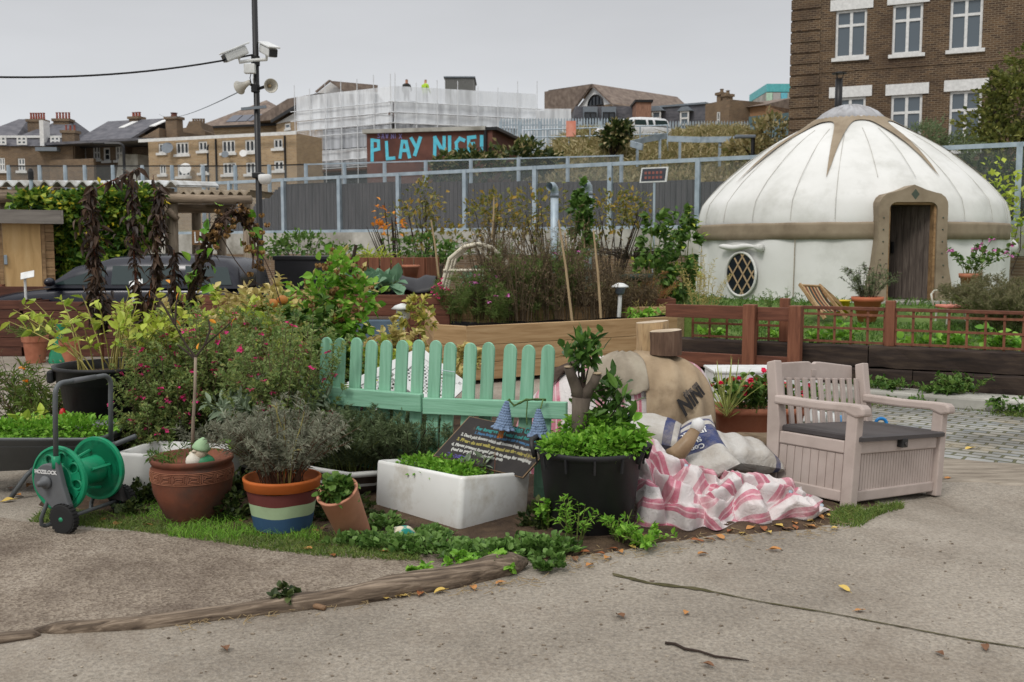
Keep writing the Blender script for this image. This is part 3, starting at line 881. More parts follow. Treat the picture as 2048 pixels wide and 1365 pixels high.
t = F.root('chimney_house', 'brown rendered end wall with two dark chimneys', 'building')
a = F.rect(1410, 1458, 204, 300)
MB().bb(a[0], a[1], 0, 5, 5, a[3]).build('wall', M_bb, t, local=1)
for px, tp in ((1428, 190), (1440, 193)): chimney(t, F.hit(px, 200)[0], .6, a[3] - .2, F.hit(px, tp)[1], .34, .5, 1, M_bb, M_bb, .22, .12)
r = F.rect(1436, 1441, 225, 255); window(t, r, 1, .5, .05, -.02, False)
F = Fac(1456, 62, 1535, 60)
t = F.root('low_brick_house', 'low orange brick house with brown roof beside the turquoise block', 'building')
a = F.rect(1458, 1533, 215, 300)
MB().bb(a[0], a[1], 0, 6, 5, a[3]).build('wall', mbrick('orange_brick', (164, 116, 76), (140, 98, 64), (160, 140, 116)), t, local=1)
mb = MB(); V = [(a[0] - .1, -.3, a[3] - .02), (a[1], -.3, a[3] - .02), (a[1], 3, a[3] + .75), (a[0] - .1, 3, a[3] + .75)]
mb.add(V + [(x, 6.1, z - .7) for x, y, z in V], [(0, 1, 2, 3), (0, 4, 5, 1), (1, 5, 6, 2), (2, 6, 7, 3), (3, 7, 4, 0)]); mb.build('roof', M_tile, t, local=1)
r = F.rect(1472, 1492, 240, 266); window(t, r, 3, None, .06, -.02, False, bars=2, glass=M_glassg)
F = Fac(1532, 70, 1600, 70)
t = F.root('striped_block', 'modern block with turquoise top and mint, grey and blue panels', 'building')
a = F.rect(1532, 1600, 168, 300)
MB().bb(a[0], a[1], .05, 5, 5, F.hit(1550, 185)[1]).build('wall', M_conc, t, local=1)
MB().bb(a[0], a[1], 0, 5.05, F.hit(1550, 184)[1], a[3]).build('parapet', mplain('turquoise_panel', (96, 186, 190), .5), t, local=1)
for x0, x1, c in ((1532, 1545, (188, 220, 196)), (1545, 1561, (182, 180, 178)), (1561, 1575, (112, 196, 214))):
 q = F.rect(x0, x1, 186, 232); MB().bb(q[0] + .02, q[1] - .02, -.02, .045, q[2], q[3]).build('cladding_panel', mplain('panel_%d' % x0, c, .5), t, local=1)
F = Fac(1498, 52, 1600, 50)
t = F.root('teal_hoarding', 'teal grey corrugated hoarding beside the tall brick building', 'fence')
a = F.rect(1500, 1600, 233, 285)
mb = MB(); k = int((a[1] - a[0]) / .16)
for i in range(k): mb.bb(a[0] + i * .16, a[0] + i * .16 + .1, -.03 if i % 2 else 0, .05, 6, a[3])
mb.build('sheeting', mplain('teal_sheet', (112, 138, 146), .55), t, local=1)
MB().bb(a[0] - .05, a[1], -.06, -.032, a[3] - .25, a[3] + .1).build('cap_rail', mplain('teal_cap', (88, 112, 116), .55), t, local=1)
# ---- PLAY NICE block
F = Fac(735, 47, 985, 45.6)
t = F.root('painted_bridge_abutment', 'red brown painted block with big cyan hand painted lettering', 'wall')
z1 = F.hit(735, 268)[1]
MB().bb(0, F.L, 0, 5, 1, z1).build('wall', M_rustwall, t, local=1)
MB().bb(-.15, F.L - .3, -.18, 5.1, z1 + .003, z1 + .18).build('coping', M_conc, t, local=1)
MB().bb(F.L - .29, F.L + .25, -.1, 5.1, z1 + .003, z1 + .14).build('gutter', M_black, t, local=1)
u = F.hit(972, 300)[0]; MB().tube([(u, -.09, 2), (u, -.09, z1)], .07, 8).build('drainpipe', M_black, t, local=1)
STR = {'P': [[(0, 0), (.02, 1), (.6, .95), (.62, .55), (.05, .48)]], 'L': [[(0, 1), (.06, .02), (.62, .05)]], 'A': [[(0, 0), (.2, 1), (.52, .97), (.78, 0)], [(.12, .42), (.62, .42)]],
       'Y': [[(0, 1), (.36, .52)], [(.78, 1.02), (.3, 0)]], 'N': [[(0, 0), (.04, 1), (.72, .05), (.74, 1)]], 'I': [[(0, 0), (.02, 1)]], 'C': [[(.62, .86), (.3, 1), (.02, .7), (.04, .25), (.3, 0), (.62, .12)]],
       'E': [[(.62, 1), (0, .96), (.03, .02), (.62, .03)], [(.02, .5), (.5, .52)]], '!': [[(.12, 1), (.02, .38)], [(0, .1), (0, 0)]],
       'S': [[(.6, .9), (.3, 1), (0, .75), (.6, .3), (.3, 0), (0, .1)]], 'W': [[(0, 1), (.2, 0), (.4, .7), (.6, 0), (.8, 1)]], 'X': [[(0, 0), (.6, 1)], [(0, 1), (.6, 0)]], 'T': [[(0, 1), (.7, 1)], [(.35, 1), (.35, 0)]],
       'U': [[(0, 1), (.03, .05), (.6, .02), (.62, 1)]]}
def stroke(mb_, pts, wd, y=-.012, th=.008, seed=0):
 rg = random.Random(seed)
 pts = [Vector((p[0], 0, p[1])) for p in pts]
 for a, b in zip(pts, pts[1:]):
  d = (b - a).normalized() * wd * .45
  mb_.beam(Vector((a.x, y, a.z)) - Vector((d.x, 0, d.z)), Vector((b.x, y + .0005 * rg.random(), b.z)) + Vector((d.x, 0, d.z)), th + rg.random() * .003, wd * rg.uniform(.88, 1.12), up=(-d.z, 0, d.x) if abs(d.x) + abs(d.z) > 0 else (0, 0, 1))
def letter(par, ch, px0, px1, pyt, pyb, fac, m, wd, nm):
 a, b, c, d = fac.rect(px0, px1, pyt, pyb)
 mb_ = MB(); wmax = max(p[0] for s_ in STR[ch] for p in s_) or .2
 for i, s_ in enumerate(STR[ch]):
  stroke(mb_, [(a + wd / 2 + (b - a - wd) * (p[0] / wmax if wmax > .3 else p[0]), c + wd / 2 + (d - c - wd) * p[1]) for p in s_], wd, -.012 - .003 * i, seed=hash(ch) % 9 + i)
 return mb_.build(nm, m, par, local=1)
for ch, x0, x1, y0, y1 in (('P', 741, 761, 277, 324), ('L', 770, 791, 282, 322), ('A', 797, 822, 280, 318), ('Y', 820, 844, 274, 313), ('N', 866, 892, 272, 313), ('I', 896, 906, 271, 308), ('C', 909, 931, 274, 308), ('E', 934, 953, 271, 306), ('!', 960, 968, 270, 305)):
 letter(t, ch, x0, x1, y0, y1, F, M_cyan, .16, 'painted_letter')
M_lilac = mplain('lilac_paint', (150, 140, 200), .7)
for i, ch in enumerate('SAWNIX'):
 x0 = 755 + i * 8 + (3 if i > 2 else 0)
 letter(t, ch, x0, x0 + 6, 267 + (i % 2), 277 + (i % 2), F, M_lilac, .035, 'scrawled_letter')
# ---- scaffolded building
M_sheet = mmesh('scaffold_sheeting', (206, 210, 216), .6, (2.6, 2.6, .16))
M_sheet2 = mmesh('scaffold_sheeting_dense', (226, 230, 234), .78, (1.6, 1.6, .3))
M_alu = mnoise('scaffold_tube', [(196, 200, 204), (222, 224, 226)], 3, .45, 0)
M_render = mnoise('grey_render', [(74, 74, 78), (104, 104, 106)], .6, .85, .1)
FA, FB = Fac(600, 62, 790, 58), Fac(790, 58, 1070, 61)
t = thing('refurbished_building', 'grey building wrapped in scaffolding behind the painted block', 'building', FA.o, FA.rz)
MB().bb(.5, FA.L, 1.6, 10, 3, 10.3).build('wall', M_render, t, local=1)
Lr = Vector(FB.o) - Vector(FA.o)
mb = MB()
o2 = wmat(t)
for zz in (4.6, 7.2):
 for k in range(7):
  mb.bb(.9 + k * .85, 1.4 + k * .85, 1.55, 1.598, zz, zz + 1.5)
mb.build('window_band', M_glassd, t, local=1)
tb = FB.root('refurbished_wing', 'grey wing of the sheeted building, facing the yurt side', 'building')
MB().bb(.1, FB.L - .3, 1.6, 10, 3, 10.3).build('wall', M_render, tb, local=1)
mb = MB()
for zz in (7.2,):
 for k in range(9): mb.bb(.7 + k * .9, 1.25 + k * .9, 1.55, 1.598, zz, zz + 1.5)
mb.build('window_band', M_glassd, tb, local=1)
rs = np.random.default_rng(9)
for FF, lab, first in ((FA, 'white sheeted scaffolding on the shorter face, over brick flats', 595), (FB, 'white sheeted scaffolding on the longer face, above the painted block', 790)):
 s = FF.root('scaffold', lab, 'scaffolding', 'sheeted scaffolds round the building')
 ztop = FF.hit(790, 173)[1]
 k = int(FF.L / 1.15)
 for i in range(k + 1):
  u = FF.L * i / k
  MB().tube([(u, -.3, 3), (u, -.3, ztop + rs.uniform(.2, .75))], .026, 5).build('standard', M_alu, s, local=1)
 lev = [ztop - .9, FF.hit(790, 226)[1], FF.hit(790, 247)[1], FF.hit(790, 262)[1], FF.hit(700, 300)[1], FF.hit(700, 320)[1], FF.hit(700, 336)[1]]
 for z in lev: MB().tube([(-.4, -.26, z), (FF.L + .3, -.26, z)], .028, 5).build('ledger', M_alu, s, local=1)
 for z in (lev[1], lev[4], lev[6]): MB().bb(-.3, FF.L, .02, 1.2, z - .09, z - .04).build('deck', M_cedar, s, local=1)
 for i in range(k):
  if i % 2 == 0: MB().tube([(FF.L * i / k, .05, lev[4]), (FF.L * (i + 1) / k, .05, lev[2])], .025, 5).build('brace', M_alu, s, local=1)
 for (za, zb, mm, amp) in ((lev[1] + .02, ztop, M_sheet2, .03), (lev[1] - .62, lev[1] - .02, M_sheet2, .05), (lev[4] + .1, lev[1] - .65, M_sheet, .12), (lev[5], lev[4], M_sheet2, .06), (lev[6] + .1, lev[5] - .02, M_sheet, .08)):
  nu, nz = 60, 8
  uu = np.linspace(-.05, FF.L, nu); zz = np.linspace(za, zb, nz)
  Uu, Zz = np.meshgrid(uu, zz)
  yy = -.12 + amp * fnoise(np.stack([Uu * 2.2, Zz * .6 + Uu, Zz * 0], -1), 1.0, int(za * 10) % 50)
  MB().grid(np.stack([Uu, yy, Zz], -1)).build('sheet', mm, s, local=1, smooth=1)
F = Fac(1070, 64, 1142, 64)
s = F.root('sheeted_annexe', 'low annexe under plain white sheeting beside the brown tiled roof', 'building')
a = F.rect(1068, 1142, 218, 300)
MB().bb(a[0], a[1], .3, 4, 5, a[3] - .1).build('wall', M_render, s, local=1)
uu = np.linspace(a[0], a[1], 30); zz = np.linspace(5.5, a[3], 8); Uu, Zz = np.meshgrid(uu, zz)
MB().grid(np.stack([Uu, .05 * fnoise(np.stack([Uu * 2, Zz, Zz * 0], -1), 1, 4), Zz], -1)).build('sheet', M_sheet2, s, local=1, smooth=1)
F = Fac(890, 66, 948, 66)
a = F.rect(890, 948, 156, 190)
t = F.root('rooftop_plant_room', 'grey louvred plant box on top of the sheeted building', 'plant room')
mb = MB(); mb.bb(a[0], a[1], 0, 3, a[2] - 1.5, a[3])
for i in range(14): mb.bb(a[0] + .05 + (a[1] - a[0] - .1) * i / 14, a[0] + .09 + (a[1] - a[0] - .1) * i / 14, -.04, -.003, a[2], a[3] - .1)
mb.build('louvre_wall', mplain('louvre_grey', (124, 124, 120), .7), t, local=1)
MB().bb(a[0] - .08, a[1] + .08, -.1, 3.1, a[3] + .003, a[3] + .08).build('lid', M_lead, t, local=1)
F = Fac(630, 72, 755, 72)
t = F.root('gabled_roof_house', 'dark roofed house with small white gable showing above the sheeting', 'building')
e, rp, um = F.hit(690, 185)[1], F.hit(660, 162)[1], F.hit(660, 162)[0]
MB().bb(0, F.L, .5, 8, 5, e).build('wall', M_render, t, local=1)
MB().prism([(F.hit(632, 182)[0], e), (F.hit(690, 182)[0], e), (um, rp - .05)], .1, (0, .4, 0)).build('gable', M_white, t, local=1)
mb = MB()
V = [(um, 0, rp), (F.hit(755, 172)[0], 0, rp - .3), (F.hit(755, 186)[0], 0, e), (F.hit(692, 186)[0], 0, e)]
mb.add(V + [(a, b + .15, c) for a, b, c in V], [(0, 1, 2, 3), (4, 7, 6, 5), (0, 4, 5, 1), (1, 5, 6, 2), (2, 6, 7, 3), (3, 7, 4, 0)])
mb.beam((F.hit(632, 184)[0], -.05, e), (um, -.05, rp), .25, .12); mb.beam((um, -.05, rp), (F.hit(692, 184)[0], -.05, e), .25, .12)
mb.build('roof', M_tile, t, local=1)
# ---- people on the scaffold
def figure(name, label, loc, rz, jac, trou, hat, bend=0.0):
 """one continuous body: skin-modifier skeleton"""
 me = bpy.data.meshes.new(name)
 V = [(0, 0, .95), (0, 0, 1.15), (0, -.02 - bend * .3, 1.42), (0, -.03 - bend * .4, 1.53), (0, -.05 - bend * .45, 1.66), (0, -.05 - bend * .45, 1.76),
         (.19, -bend * .3, 1.42), (.27, -.06 - bend * .3, 1.16), (.2, -.26 - bend * .3, 1.05), (-.19, -bend * .3, 1.42), (-.26, -.02 - bend * .3, 1.15), (-.22, -.2 - bend * .3, .98),
         (.1, 0, .9), (.12, -.02, .5), (.12, .02, .06), (.12, -.16, .04), (-.1, 0, .9), (-.12, -.02, .5), (-.12, .02, .06), (-.12, -.16, .04), (.17, -.33 - bend * .3, 1.04), (-.2, -.28 - bend * .3, .96)]
 E = [(0, 1), (1, 2), (2, 3), (3, 4), (4, 5), (2, 6), (6, 7), (7, 8), (8, 20), (2, 9), (9, 10), (10, 11), (11, 21), (0, 12), (12, 13), (13, 14), (14, 15), (0, 16), (16, 17), (17, 18), (18, 19)]
 rad = [.15, .15, .16, .06, .1, .085, .085, .06, .045, .085, .06, .045, .1, .07, .05, .04, .1, .07, .05, .04, .035, .035]
 me.from_pydata(V, E, [])
 o = bpy.data.objects.new(name, me); COL.objects.link(o)
 o.modifiers.new('skin', 'SKIN')
 if not me.skin_vertices: me.attributes.new('x', 'FLOAT', 'POINT')
 try:
  for i, sv in enumerate(me.skin_vertices[0].data):
   sv.radius = (rad[i], rad[i] * .8); sv.use_root = (i == 0)
 except Exception:
  pass
 sb = o.modifiers.new('sub', 'SUBSURF'); sb.levels = sb.render_levels = 1
 m, t_, b = new_mat('clothes_' + name + str(len(MATS)))
 tc_ = NN(t_, 'ShaderNodeTexCoord'); sp_ = NN(t_, 'ShaderNodeSeparateXYZ'); t_.links.new(tc_.outputs['Object'], sp_.inputs[0])
 mr_ = NN(t_, 'ShaderNodeMath', operation='MULTIPLY'); mr_.inputs[1].default_value = .5; t_.links.new(sp_.outputs['Z'], mr_.inputs[0])
 r_ = ramp(t_, [trou, jac, (190, 140, 115), hat], 0, 1, 'CONSTANT')
 for e_, p_ in zip(r_.color_ramp.elements, (0, .46, .755, .85)): e_.position = p_
 t_.links.new(mr_.outputs[0], r_.inputs[0]); t_.links.new(r_.outputs[0], b.inputs['Base Color']); b.inputs['Roughness'].default_value = .8
 me.materials.append(m)
 o.location = loc; o.rotation_euler = (0, 0, rz)
 return tag(o, label, 'person', 'workers on the scaffold')
for px, lab, jac, hat, rz in ((813, 'worker in black coat with yellow vest and dark cap on the scaffold top', (40, 40, 38), (30, 28, 28), .3), (850, 'worker in lime yellow jacket on the scaffold top', (170, 205, 60), (90, 90, 50), 2.5)):
 p = W(px, 157, 60.2); figure('person', lab, (p.x, p.y, p.z - 1.82), rz, jac, (50, 52, 60), hat)
# ---- railway fences
def line(pa, pb, k):
 return [Vector(pa).lerp(Vector(pb), i / k) for i in range(k + 1)]
t = thing('railway_fence', 'grey steel post fence with dark timber boards on the retaining wall', 'fence', W(350, 460, 36.6).to_2d().to_3d())
def onl(px):  # plan line of the fence: y as a function of pixel column
 u = ray(px, 400); s_ = u[0] / u[1]
 d = (36 - .595 * 8.4) / (1 + .595 * s_)
 return Vector((s_ * d, d, 0))
ZT, ZB = 4.13, 2.2
pp = [-420, -200, 30, 130, 240, 350, 460, 567, 679, 797, 930, 1070, 1220, 1395, 1590, 1800, 2035, 2330]
prev = None
for i, px in enumerate(pp):
 p = onl(px)
 MB().box((p.x, p.y, (ZB + ZT) / 2), (.13, .13, ZT - ZB), R(-30)).build('post', M_steel, t)
 if prev is not None:
  MB().beam((prev.x, prev.y, ZT - .05), (p.x, p.y, ZT - .05), .09, .11).build('top_rail', M_steel, t)
  MB().beam((prev.x, prev.y, ZB + .04), (p.x, p.y, ZB + .04), .09, .1).build('bottom_rail', M_steel, t)
  if px <= 1590 and px > 500:
   za = 4.0 - .6 * (i - 7) / 8
   n = 16; mb = MB(); d = (p - prev); nrm = Vector((d.y, -d.x, 0)).normalized()
   for k in range(n):
    a = prev.lerp(p, (k + .04) / n) + nrm * -.09; b = prev.lerp(p, (k + .96) / n) + nrm * -.09
    zt_ = za - (0 if px > 567 else (1.0 - (k / n)) * 1.3)
    mb.beam((a.x, a.y, (ZB + zt_) / 2), (b.x, b.y, (ZB + zt_) / 2), .03 + .012 * (k % 2), zt_ - ZB)
   mb.build('board_panel', M_boards, t)
  MB().add([(prev.x, prev.y, ZB + .1), (p.x, p.y, ZB + .1), (p.x, p.y, ZT - .1), (prev.x, prev.y, ZT - .1)], [(0, 1, 2, 3)]).build('mesh_panel', MATS.get('wire_mesh') or mmesh('wire_mesh', (120, 128, 130), .22), t)
 prev = p
t = thing('retaining_wall', 'pale concrete wall on brown brick base below the railway fence', 'wall', onl(350))
a, b = onl(-500), onl(2330)
d = (b - a).normalized(); nrm = Vector((d.y, -d.x, 0))
def wallseg(o_, z0, z1, th, m, nm):
 A, B = a + nrm * o_, b + nrm * o_
 MB().beam((A.x, A.y, (z0 + z1) / 2), (B.x, B.y, (z0 + z1) / 2), th, z1 - z0).build(nm, m, t)
wallseg(.0, 1.45, 2.19, .5, M_conc, 'concrete_band'); wallseg(.02, -.2, 1.445, .44, M_bb, 'brick_base')
t = thing('mesh_fence', 'taller grey wire mesh fence on slim posts behind the boarded fence', 'fence', W(600, 400, 39.5).to_2d().to_3d())
prev = None
for px in (20, 82, 133, 172, 228, 287, 346, 408, 472, 540, 613, 690, 770, 852, 942, 1037, 1135, 1242):
 y = 41 - 4 * (px - 20) / 1222
 p = W(px, 400, y); zt_ = W(px, 331 - 21 * max(0, px - 500) / 742, y).z
 MB().tube([(p.x, p.y, 2.2), (p.x, p.y, zt_)], .08, 6).build('post', M_steel, t)
 if prev is not None:
  MB().beam((prev[0].x, prev[0].y, prev[1] - .03), (p.x, p.y, zt_ - .03), .04, .05).build('rail', M_black if px < 620 else M_steel, t)
  MB().add([(prev[0].x, prev[0].y, 2.3), (p.x, p.y, 2.3), (p.x, p.y, zt_ - .06), (prev[0].x, prev[0].y, prev[1] - .06)], [(0, 1, 2, 3)]).build('mesh_panel', MATS['wire_mesh'], t)
 prev = (p, zt_)
t = thing('palisade_fence', 'grey steel palisade fence with pointed pales along the bank top', 'fence', W(1300, 270, 57).to_2d().to_3d())
prev = None
for px in range(1000, 1600, 40):
 y = 58 - 3 * (px - 1000) / 600; p = W(px, 260, y); zt_ = W(px, 236 + (6 if px > 1250 else 0), y).z
 MB().beam((p.x, p.y, 6.4), (p.x, p.y, zt_ - .2), .1, .1, up=(0, 1, 0)).build('post', M_steel, t)
 if prev is not None:
  mb = MB()
  for k in range(7):
   q = prev[0].lerp(p, (k + .5) / 7); z_ = prev[1] + (zt_ - prev[1]) * k / 7
   mb.prism([(-.045, 6.5), (.045, 6.5), (.045, z_ - .12), (0, z_), (-.045, z_ - .12)], .03, (q.x, q.y - .06, 0))
  mb.build('pale_panel', M_steel, t)
  for zz in (7.3, zt_ - .4): MB().beam((prev[0].x, prev[0].y, zz), (p.x, p.y, zz), .05, .06).build('rail', M_steel, t)
 prev = (p, zt_)
t = thing('tube_railing', 'low grey tube railing in front of the parked white van', 'railing', W(1190, 275, 52).to_2d().to_3d())
pv = None
for px in (1048, 1096, 1138, 1180, 1230, 1280, 1335):
 y = 53 - (px - 1048) / 140; p = W(px, 280, y); z0_, z1_ = W(px, 288 - (px - 1048) * .02, y).z, W(px, 261 - (px - 1048) * .035, y).z
 MB().tube([(p.x, p.y, z0_ - .5), (p.x, p.y, z1_)], .04, 6).build('post', M_steel, t)
 if pv:
  for f in (1.0, .45): MB().tube([(pv[0].x, pv[0].y, pv[1] + (pv[2] - pv[1]) * f), (p.x, p.y, z0_ + (z1_ - z0_) * f)], .035, 6).build('rail', M_steel, t)
 pv = (p, z0_, z1_)
p = W(1142, 258, 52.2)
mb = MB(); mb.box((p.x, p.y, p.z), (.5, .03, .8)); tag(mb.build('warning_sign', mnoise('orange_sign', [(214, 120, 96), (232, 170, 150)], 3, .6, 0)), 'small orange and white notice on the tube railing', 'sign')
t = thing('crash_barrier', 'bent pale metal crash barrier across the grassy bank', 'barrier', W(1280, 285, 50).to_2d().to_3d())
for pts in ([(1262, 288, 48), (1290, 280, 48.6), (1333, 272, 49.5)], [(1262, 288, 48), (1285, 295, 47)], [(1335, 278, 49.5), (1400, 280, 49), (1480, 279, 48.5)]):
 q = [W(*k_) for k_ in pts]
 for a_, b_ in zip(q, q[1:]): MB().beam(a_, b_, .08, .28).build('beam', M_steel, t)
for px, y in ((1275, 48.3), (1320, 49.2), (1360, 49.3), (1440, 48.8)):
 p = W(px, 283, y); MB().bb(p.x - .06, p.x + .06, p.y - .02, p.y + .1, p.z - 1.2, p.z + .1).build('post', M_steel, t)
# ---- cars
M_tyre = mplain('tyre_rubber', (34, 34, 34), .85)
M_carglass = mglass('car_glass', (44, 58, 58), .05)
def car(name, label, loc, rz, paint, L=4.5, Wd=1.8, H=1.66, est=True, group=None):
 t = thing(name, label, 'car', loc, rz, group)
 w2 = Wd / 2
 prof = [(-L / 2, .35), (-L / 2 - .03, .6), (-L / 2 + .1, .86), (-L * .24, 1.02), (L * .5 - .06, 1.04), (L / 2, .8), (L / 2 - .02, .35)]
 ns = 7; P = []
 for x, zt_ in [(-L / 2, .72), (-L / 2 + .12, .84), (-L * .36, .95), (-L * .22, 1.02), (0, 1.03), (L * .3, 1.04), (L / 2 - .08, 1.02), (L / 2, .85)]:
  e = .86 if abs(x) > L / 2 - .05 else (.95 if abs(x) > L / 2 - .3 else 1)
  P.append([(x, -w2 * e * a, z) for a, z in ((.9, .28), (1, .45), (1.0, .7), (.98, zt_ - .06), (.92, zt_), (0, zt_ + .02), (-.92, zt_), (-.98, zt_ - .06), (-1, .7), (-1, .45), (-.9, .28))])
 b = MB(); b.grid(np.array(P)); b.add(P[0], [tuple(range(11))]); b.add(P[-1], [tuple(range(11))[::-1]])
 b.build('body', paint, t, smooth=1, local=1, subsurf=1)
 xr = L * .46 if est else L * .3
 st = [(-L * .24, 1.0, 1.01), (-L * .19, .98, 1.16), (-L * .13, .93, 1.36), (-L * .07, .88, H - .12), (-L * .0, .84, H - .03), (L * .12, .83, H), (L * .28, .83, H - .01), (xr - .18, .84, H - .06), (xr - .04, .86, H - .2), (xr, .95, 1.1), (xr + .02, .97, 1.0)]
 P = []
 for x, e, z in st:
  k = (z - 1.0) / (H - 1.0)
  P.append([(x, -w2 * .97, 1.0), (x, -w2 * (.97 - .06 * k), 1.0 + (z - 1.0) * .5), (x, -w2 * (.97 - .15 * k), z - .05 * k), (x, -w2 * .6, z), (x, 0, z + .02), (x, w2 * .6, z), (x, w2 * (.97 - .15 * k), z - .05 * k), (x, w2 * (.97 - .06 * k), 1.0 + (z - 1.0) * .5), (x, w2 * .97, 1.0)])
 c = MB(); c.grid(np.array(P)); c.build('roof', paint, t, smooth=1, local=1)
 for sg in (-1, 1):
  def side(pts, nm, m, off):
   V = []
   for x, z in pts:
    k = (z - 1.0) / (H - 1.0)
    V.append((x, sg * (w2 * (.97 - (.12 if k < .5 else .15 + (k - .5) * .06) * k) + off), z))
   return MB().add(V, [tuple(range(len(V)))[::(1 if sg < 0 else -1)]]).build(nm, m, t, local=1)
  zt_ = H - .17
  side([(-L * .205, 1.06), (-L * .015, 1.06), (-L * .015, zt_), (-L * .045, zt_ - .02), (-L * .09, zt_ - .12)], 'window', M_carglass, .018)
  side([(L * .01, 1.06), (L * .165, 1.06), (L * .155, zt_), (L * .01, zt_)], 'window', M_carglass, .018)
  side([(L * .19, 1.06), (L * .255, 1.06), (L * .245, zt_), (L * .185, zt_)], 'window', M_carglass, .018)
  if est: side([(L * .28, 1.06), (xr - .05, 1.06), (xr - .14, zt_ - .02), (L * .275, zt_)], 'window', M_carglass, .018)
  for x in (-L * .33, L * .29):
   wh = MB().lathe([(.2, -.1), (.32, -.1), (.34, -.05), (.34, .06), (.32, .1), (.2, .1)], 24, (x, sg * (w2 - .1), .34), Euler((PI / 2, 0, 0)).to_matrix()).build('wheel', M_tyre, t, local=1, smooth=1)
   MB().lathe([(.0, .02 * sg), (.2, .05 * sg), (.21, 0)], 16, (x, sg * (w2 - .02), .34), Euler((PI / 2, 0, 0)).to_matrix()).build('rim', M_steel, wh, local=1)
  MB().blob((-L * .2, sg * (w2 + .1), 1.1), (.08, .1, .07)).build('wing_mirror', paint, t, local=1, smooth=1)
  MB().blob((-L / 2 + .1, sg * w2 * .7, .72), (.1, .18, .09)).build('headlight', M_glassg, t, local=1, smooth=1)
 return t
M_carblue = mplain('dark_blue_car_paint', (26, 28, 40), .25, metal=.1, spec=.6, bump=0)
M_carwhite = mplain('white_car_paint', (226, 228, 230), .3, bump=0)
p = W(1258, 276, 54.5); car('parked_van', 'white estate car parked behind a bush on the bank top', (p.x, p.y, p.z - .45), R(12), M_carwhite, 4.3, 1.7, 1.5)
# ---- street lamps far off
def lamp_post(px, y, pyt, pyb, arm, lab, head):
 p = W(px, pyb, y); zt_ = W(px, pyt, y).z; zb_ = gh(p.x, y) if y > 38 else 0
 t = thing('street_lamp', lab, 'street lamp', (p.x, y, zb_), 0, 'distant street lamps')
 if arm == 0:
  MB().tube([(p.x, y, zb_), (p.x, y, zt_)], .09, 8).build('pole', M_black, t)
  MB().box((p.x - .35, y, zt_ + .05), (.9, .35, .14)).build('lamp_head', head, t, bevel=.04)
 else:
  pts = [Vector((p.x, y, zb_)), Vector((p.x, y, zt_ - .25))] + arc((p.x + arm * .25, y, zt_ - .25), .25, PI if arm > 0 else 0, PI / 2, 5) + [Vector((p.x + arm * 1.0, y, zt_))]
  MB().tube(pts, .08, 8).build('pole', M_black, t)
  MB().box((p.x + arm * 1.25, y, zt_ + .02), (.6, .22, .12)).build('lamp_head', head, t, bevel=.04)
lamp_post(1505, 44, 276, 330, 0, 'black street lamp with flat pale head in front of the grassy bank', M_lead)
lamp_post(418, 56, 288, 370, 1, 'black street lamp with straight arm against the yellow flats', M_black)
lamp_post(249, 52, 288, 350, -1, 'black street lamp with curved neck before the slate roof house', M_black)
# ---- plant helpers
def rngf(seed): return np.random.default_rng(seed)
def stem_paths(rg, base, n, h, spread, rad=.03, droop=.15, k=6, lean=(0, 0), hvar=.25, out=1.0):
 """n curved stems rising from a small disc"""
 S = []
 for i in range(n):
  a = rg.uniform(0, 2 * PI); r = rad * math.sqrt(rg.uniform())
  b = np.array([base[0] + r * math.cos(a), base[1] + r * math.sin(a), base[2]])
  aa = a + rg.normal(0, .6); sp = spread * math.sqrt(rg.uniform()) * out
  hh = h * (1 - hvar * rg.uniform()) * (1 - .25 * (sp / max(spread, 1e-6)) ** 2)
  t = np.linspace(0, 1, k)[:, None]
  d = np.array([math.cos(aa) * sp + lean[0], math.sin(aa) * sp + lean[1], 0])
  wob = np.cumsum(rg.normal(0, .012 * h, (k, 3)), axis=0) * np.linspace(0, 1, k)[:, None]
  p = b + d * t ** 1.5 + np.array([0, 0, hh]) * (t - droop * t ** 3 * (sp / max(spread, 1e-6)))
  S.append(p + wob)
 return S
def along(rg, S, lps, t0=.15, t1=1.0):
 P, D = [], []
 for p in S:
  k = len(p); t = t0 + (t1 - t0) * rg.uniform(0, 1, lps) ** .85
  x = t * (k - 1); i = np.minimum(x.astype(int), k - 2); f = (x - i)[:, None]
  P.append(p[i] * (1 - f) + p[i + 1] * f); D.append(p[i + 1] - p[i])
 P, D = np.concatenate(P), np.concatenate(D)
 return P, D / (np.linalg.norm(D, axis=1, keepdims=True) + 1e-9)
def leafdirs(rg, D, up=.35, along_=.4):
 r = rg.normal(0, 1, D.shape); r -= D * (r * D).sum(1, keepdims=True)
 r /= (np.linalg.norm(r, axis=1, keepdims=True) + 1e-9)
 return r + D * along_ + np.array([0, 0, up])
def flowers(rg, P, size, petals, m, name, parent, D=None):
 mb_ = MB(); N = len(P)
 for j in range(petals):
  a = 2 * PI * j / petals + rg.uniform(0, 6.28, N)
  d = np.stack([np.cos(a), np.sin(a) * .6, rg.uniform(-.5, .7, N)], -1)
  mb_.leaves(P, d, size * rg.uniform(.7, 1.2, N), .8, .2, .15, 0, rg)
 return mb_.build(name, m, parent)
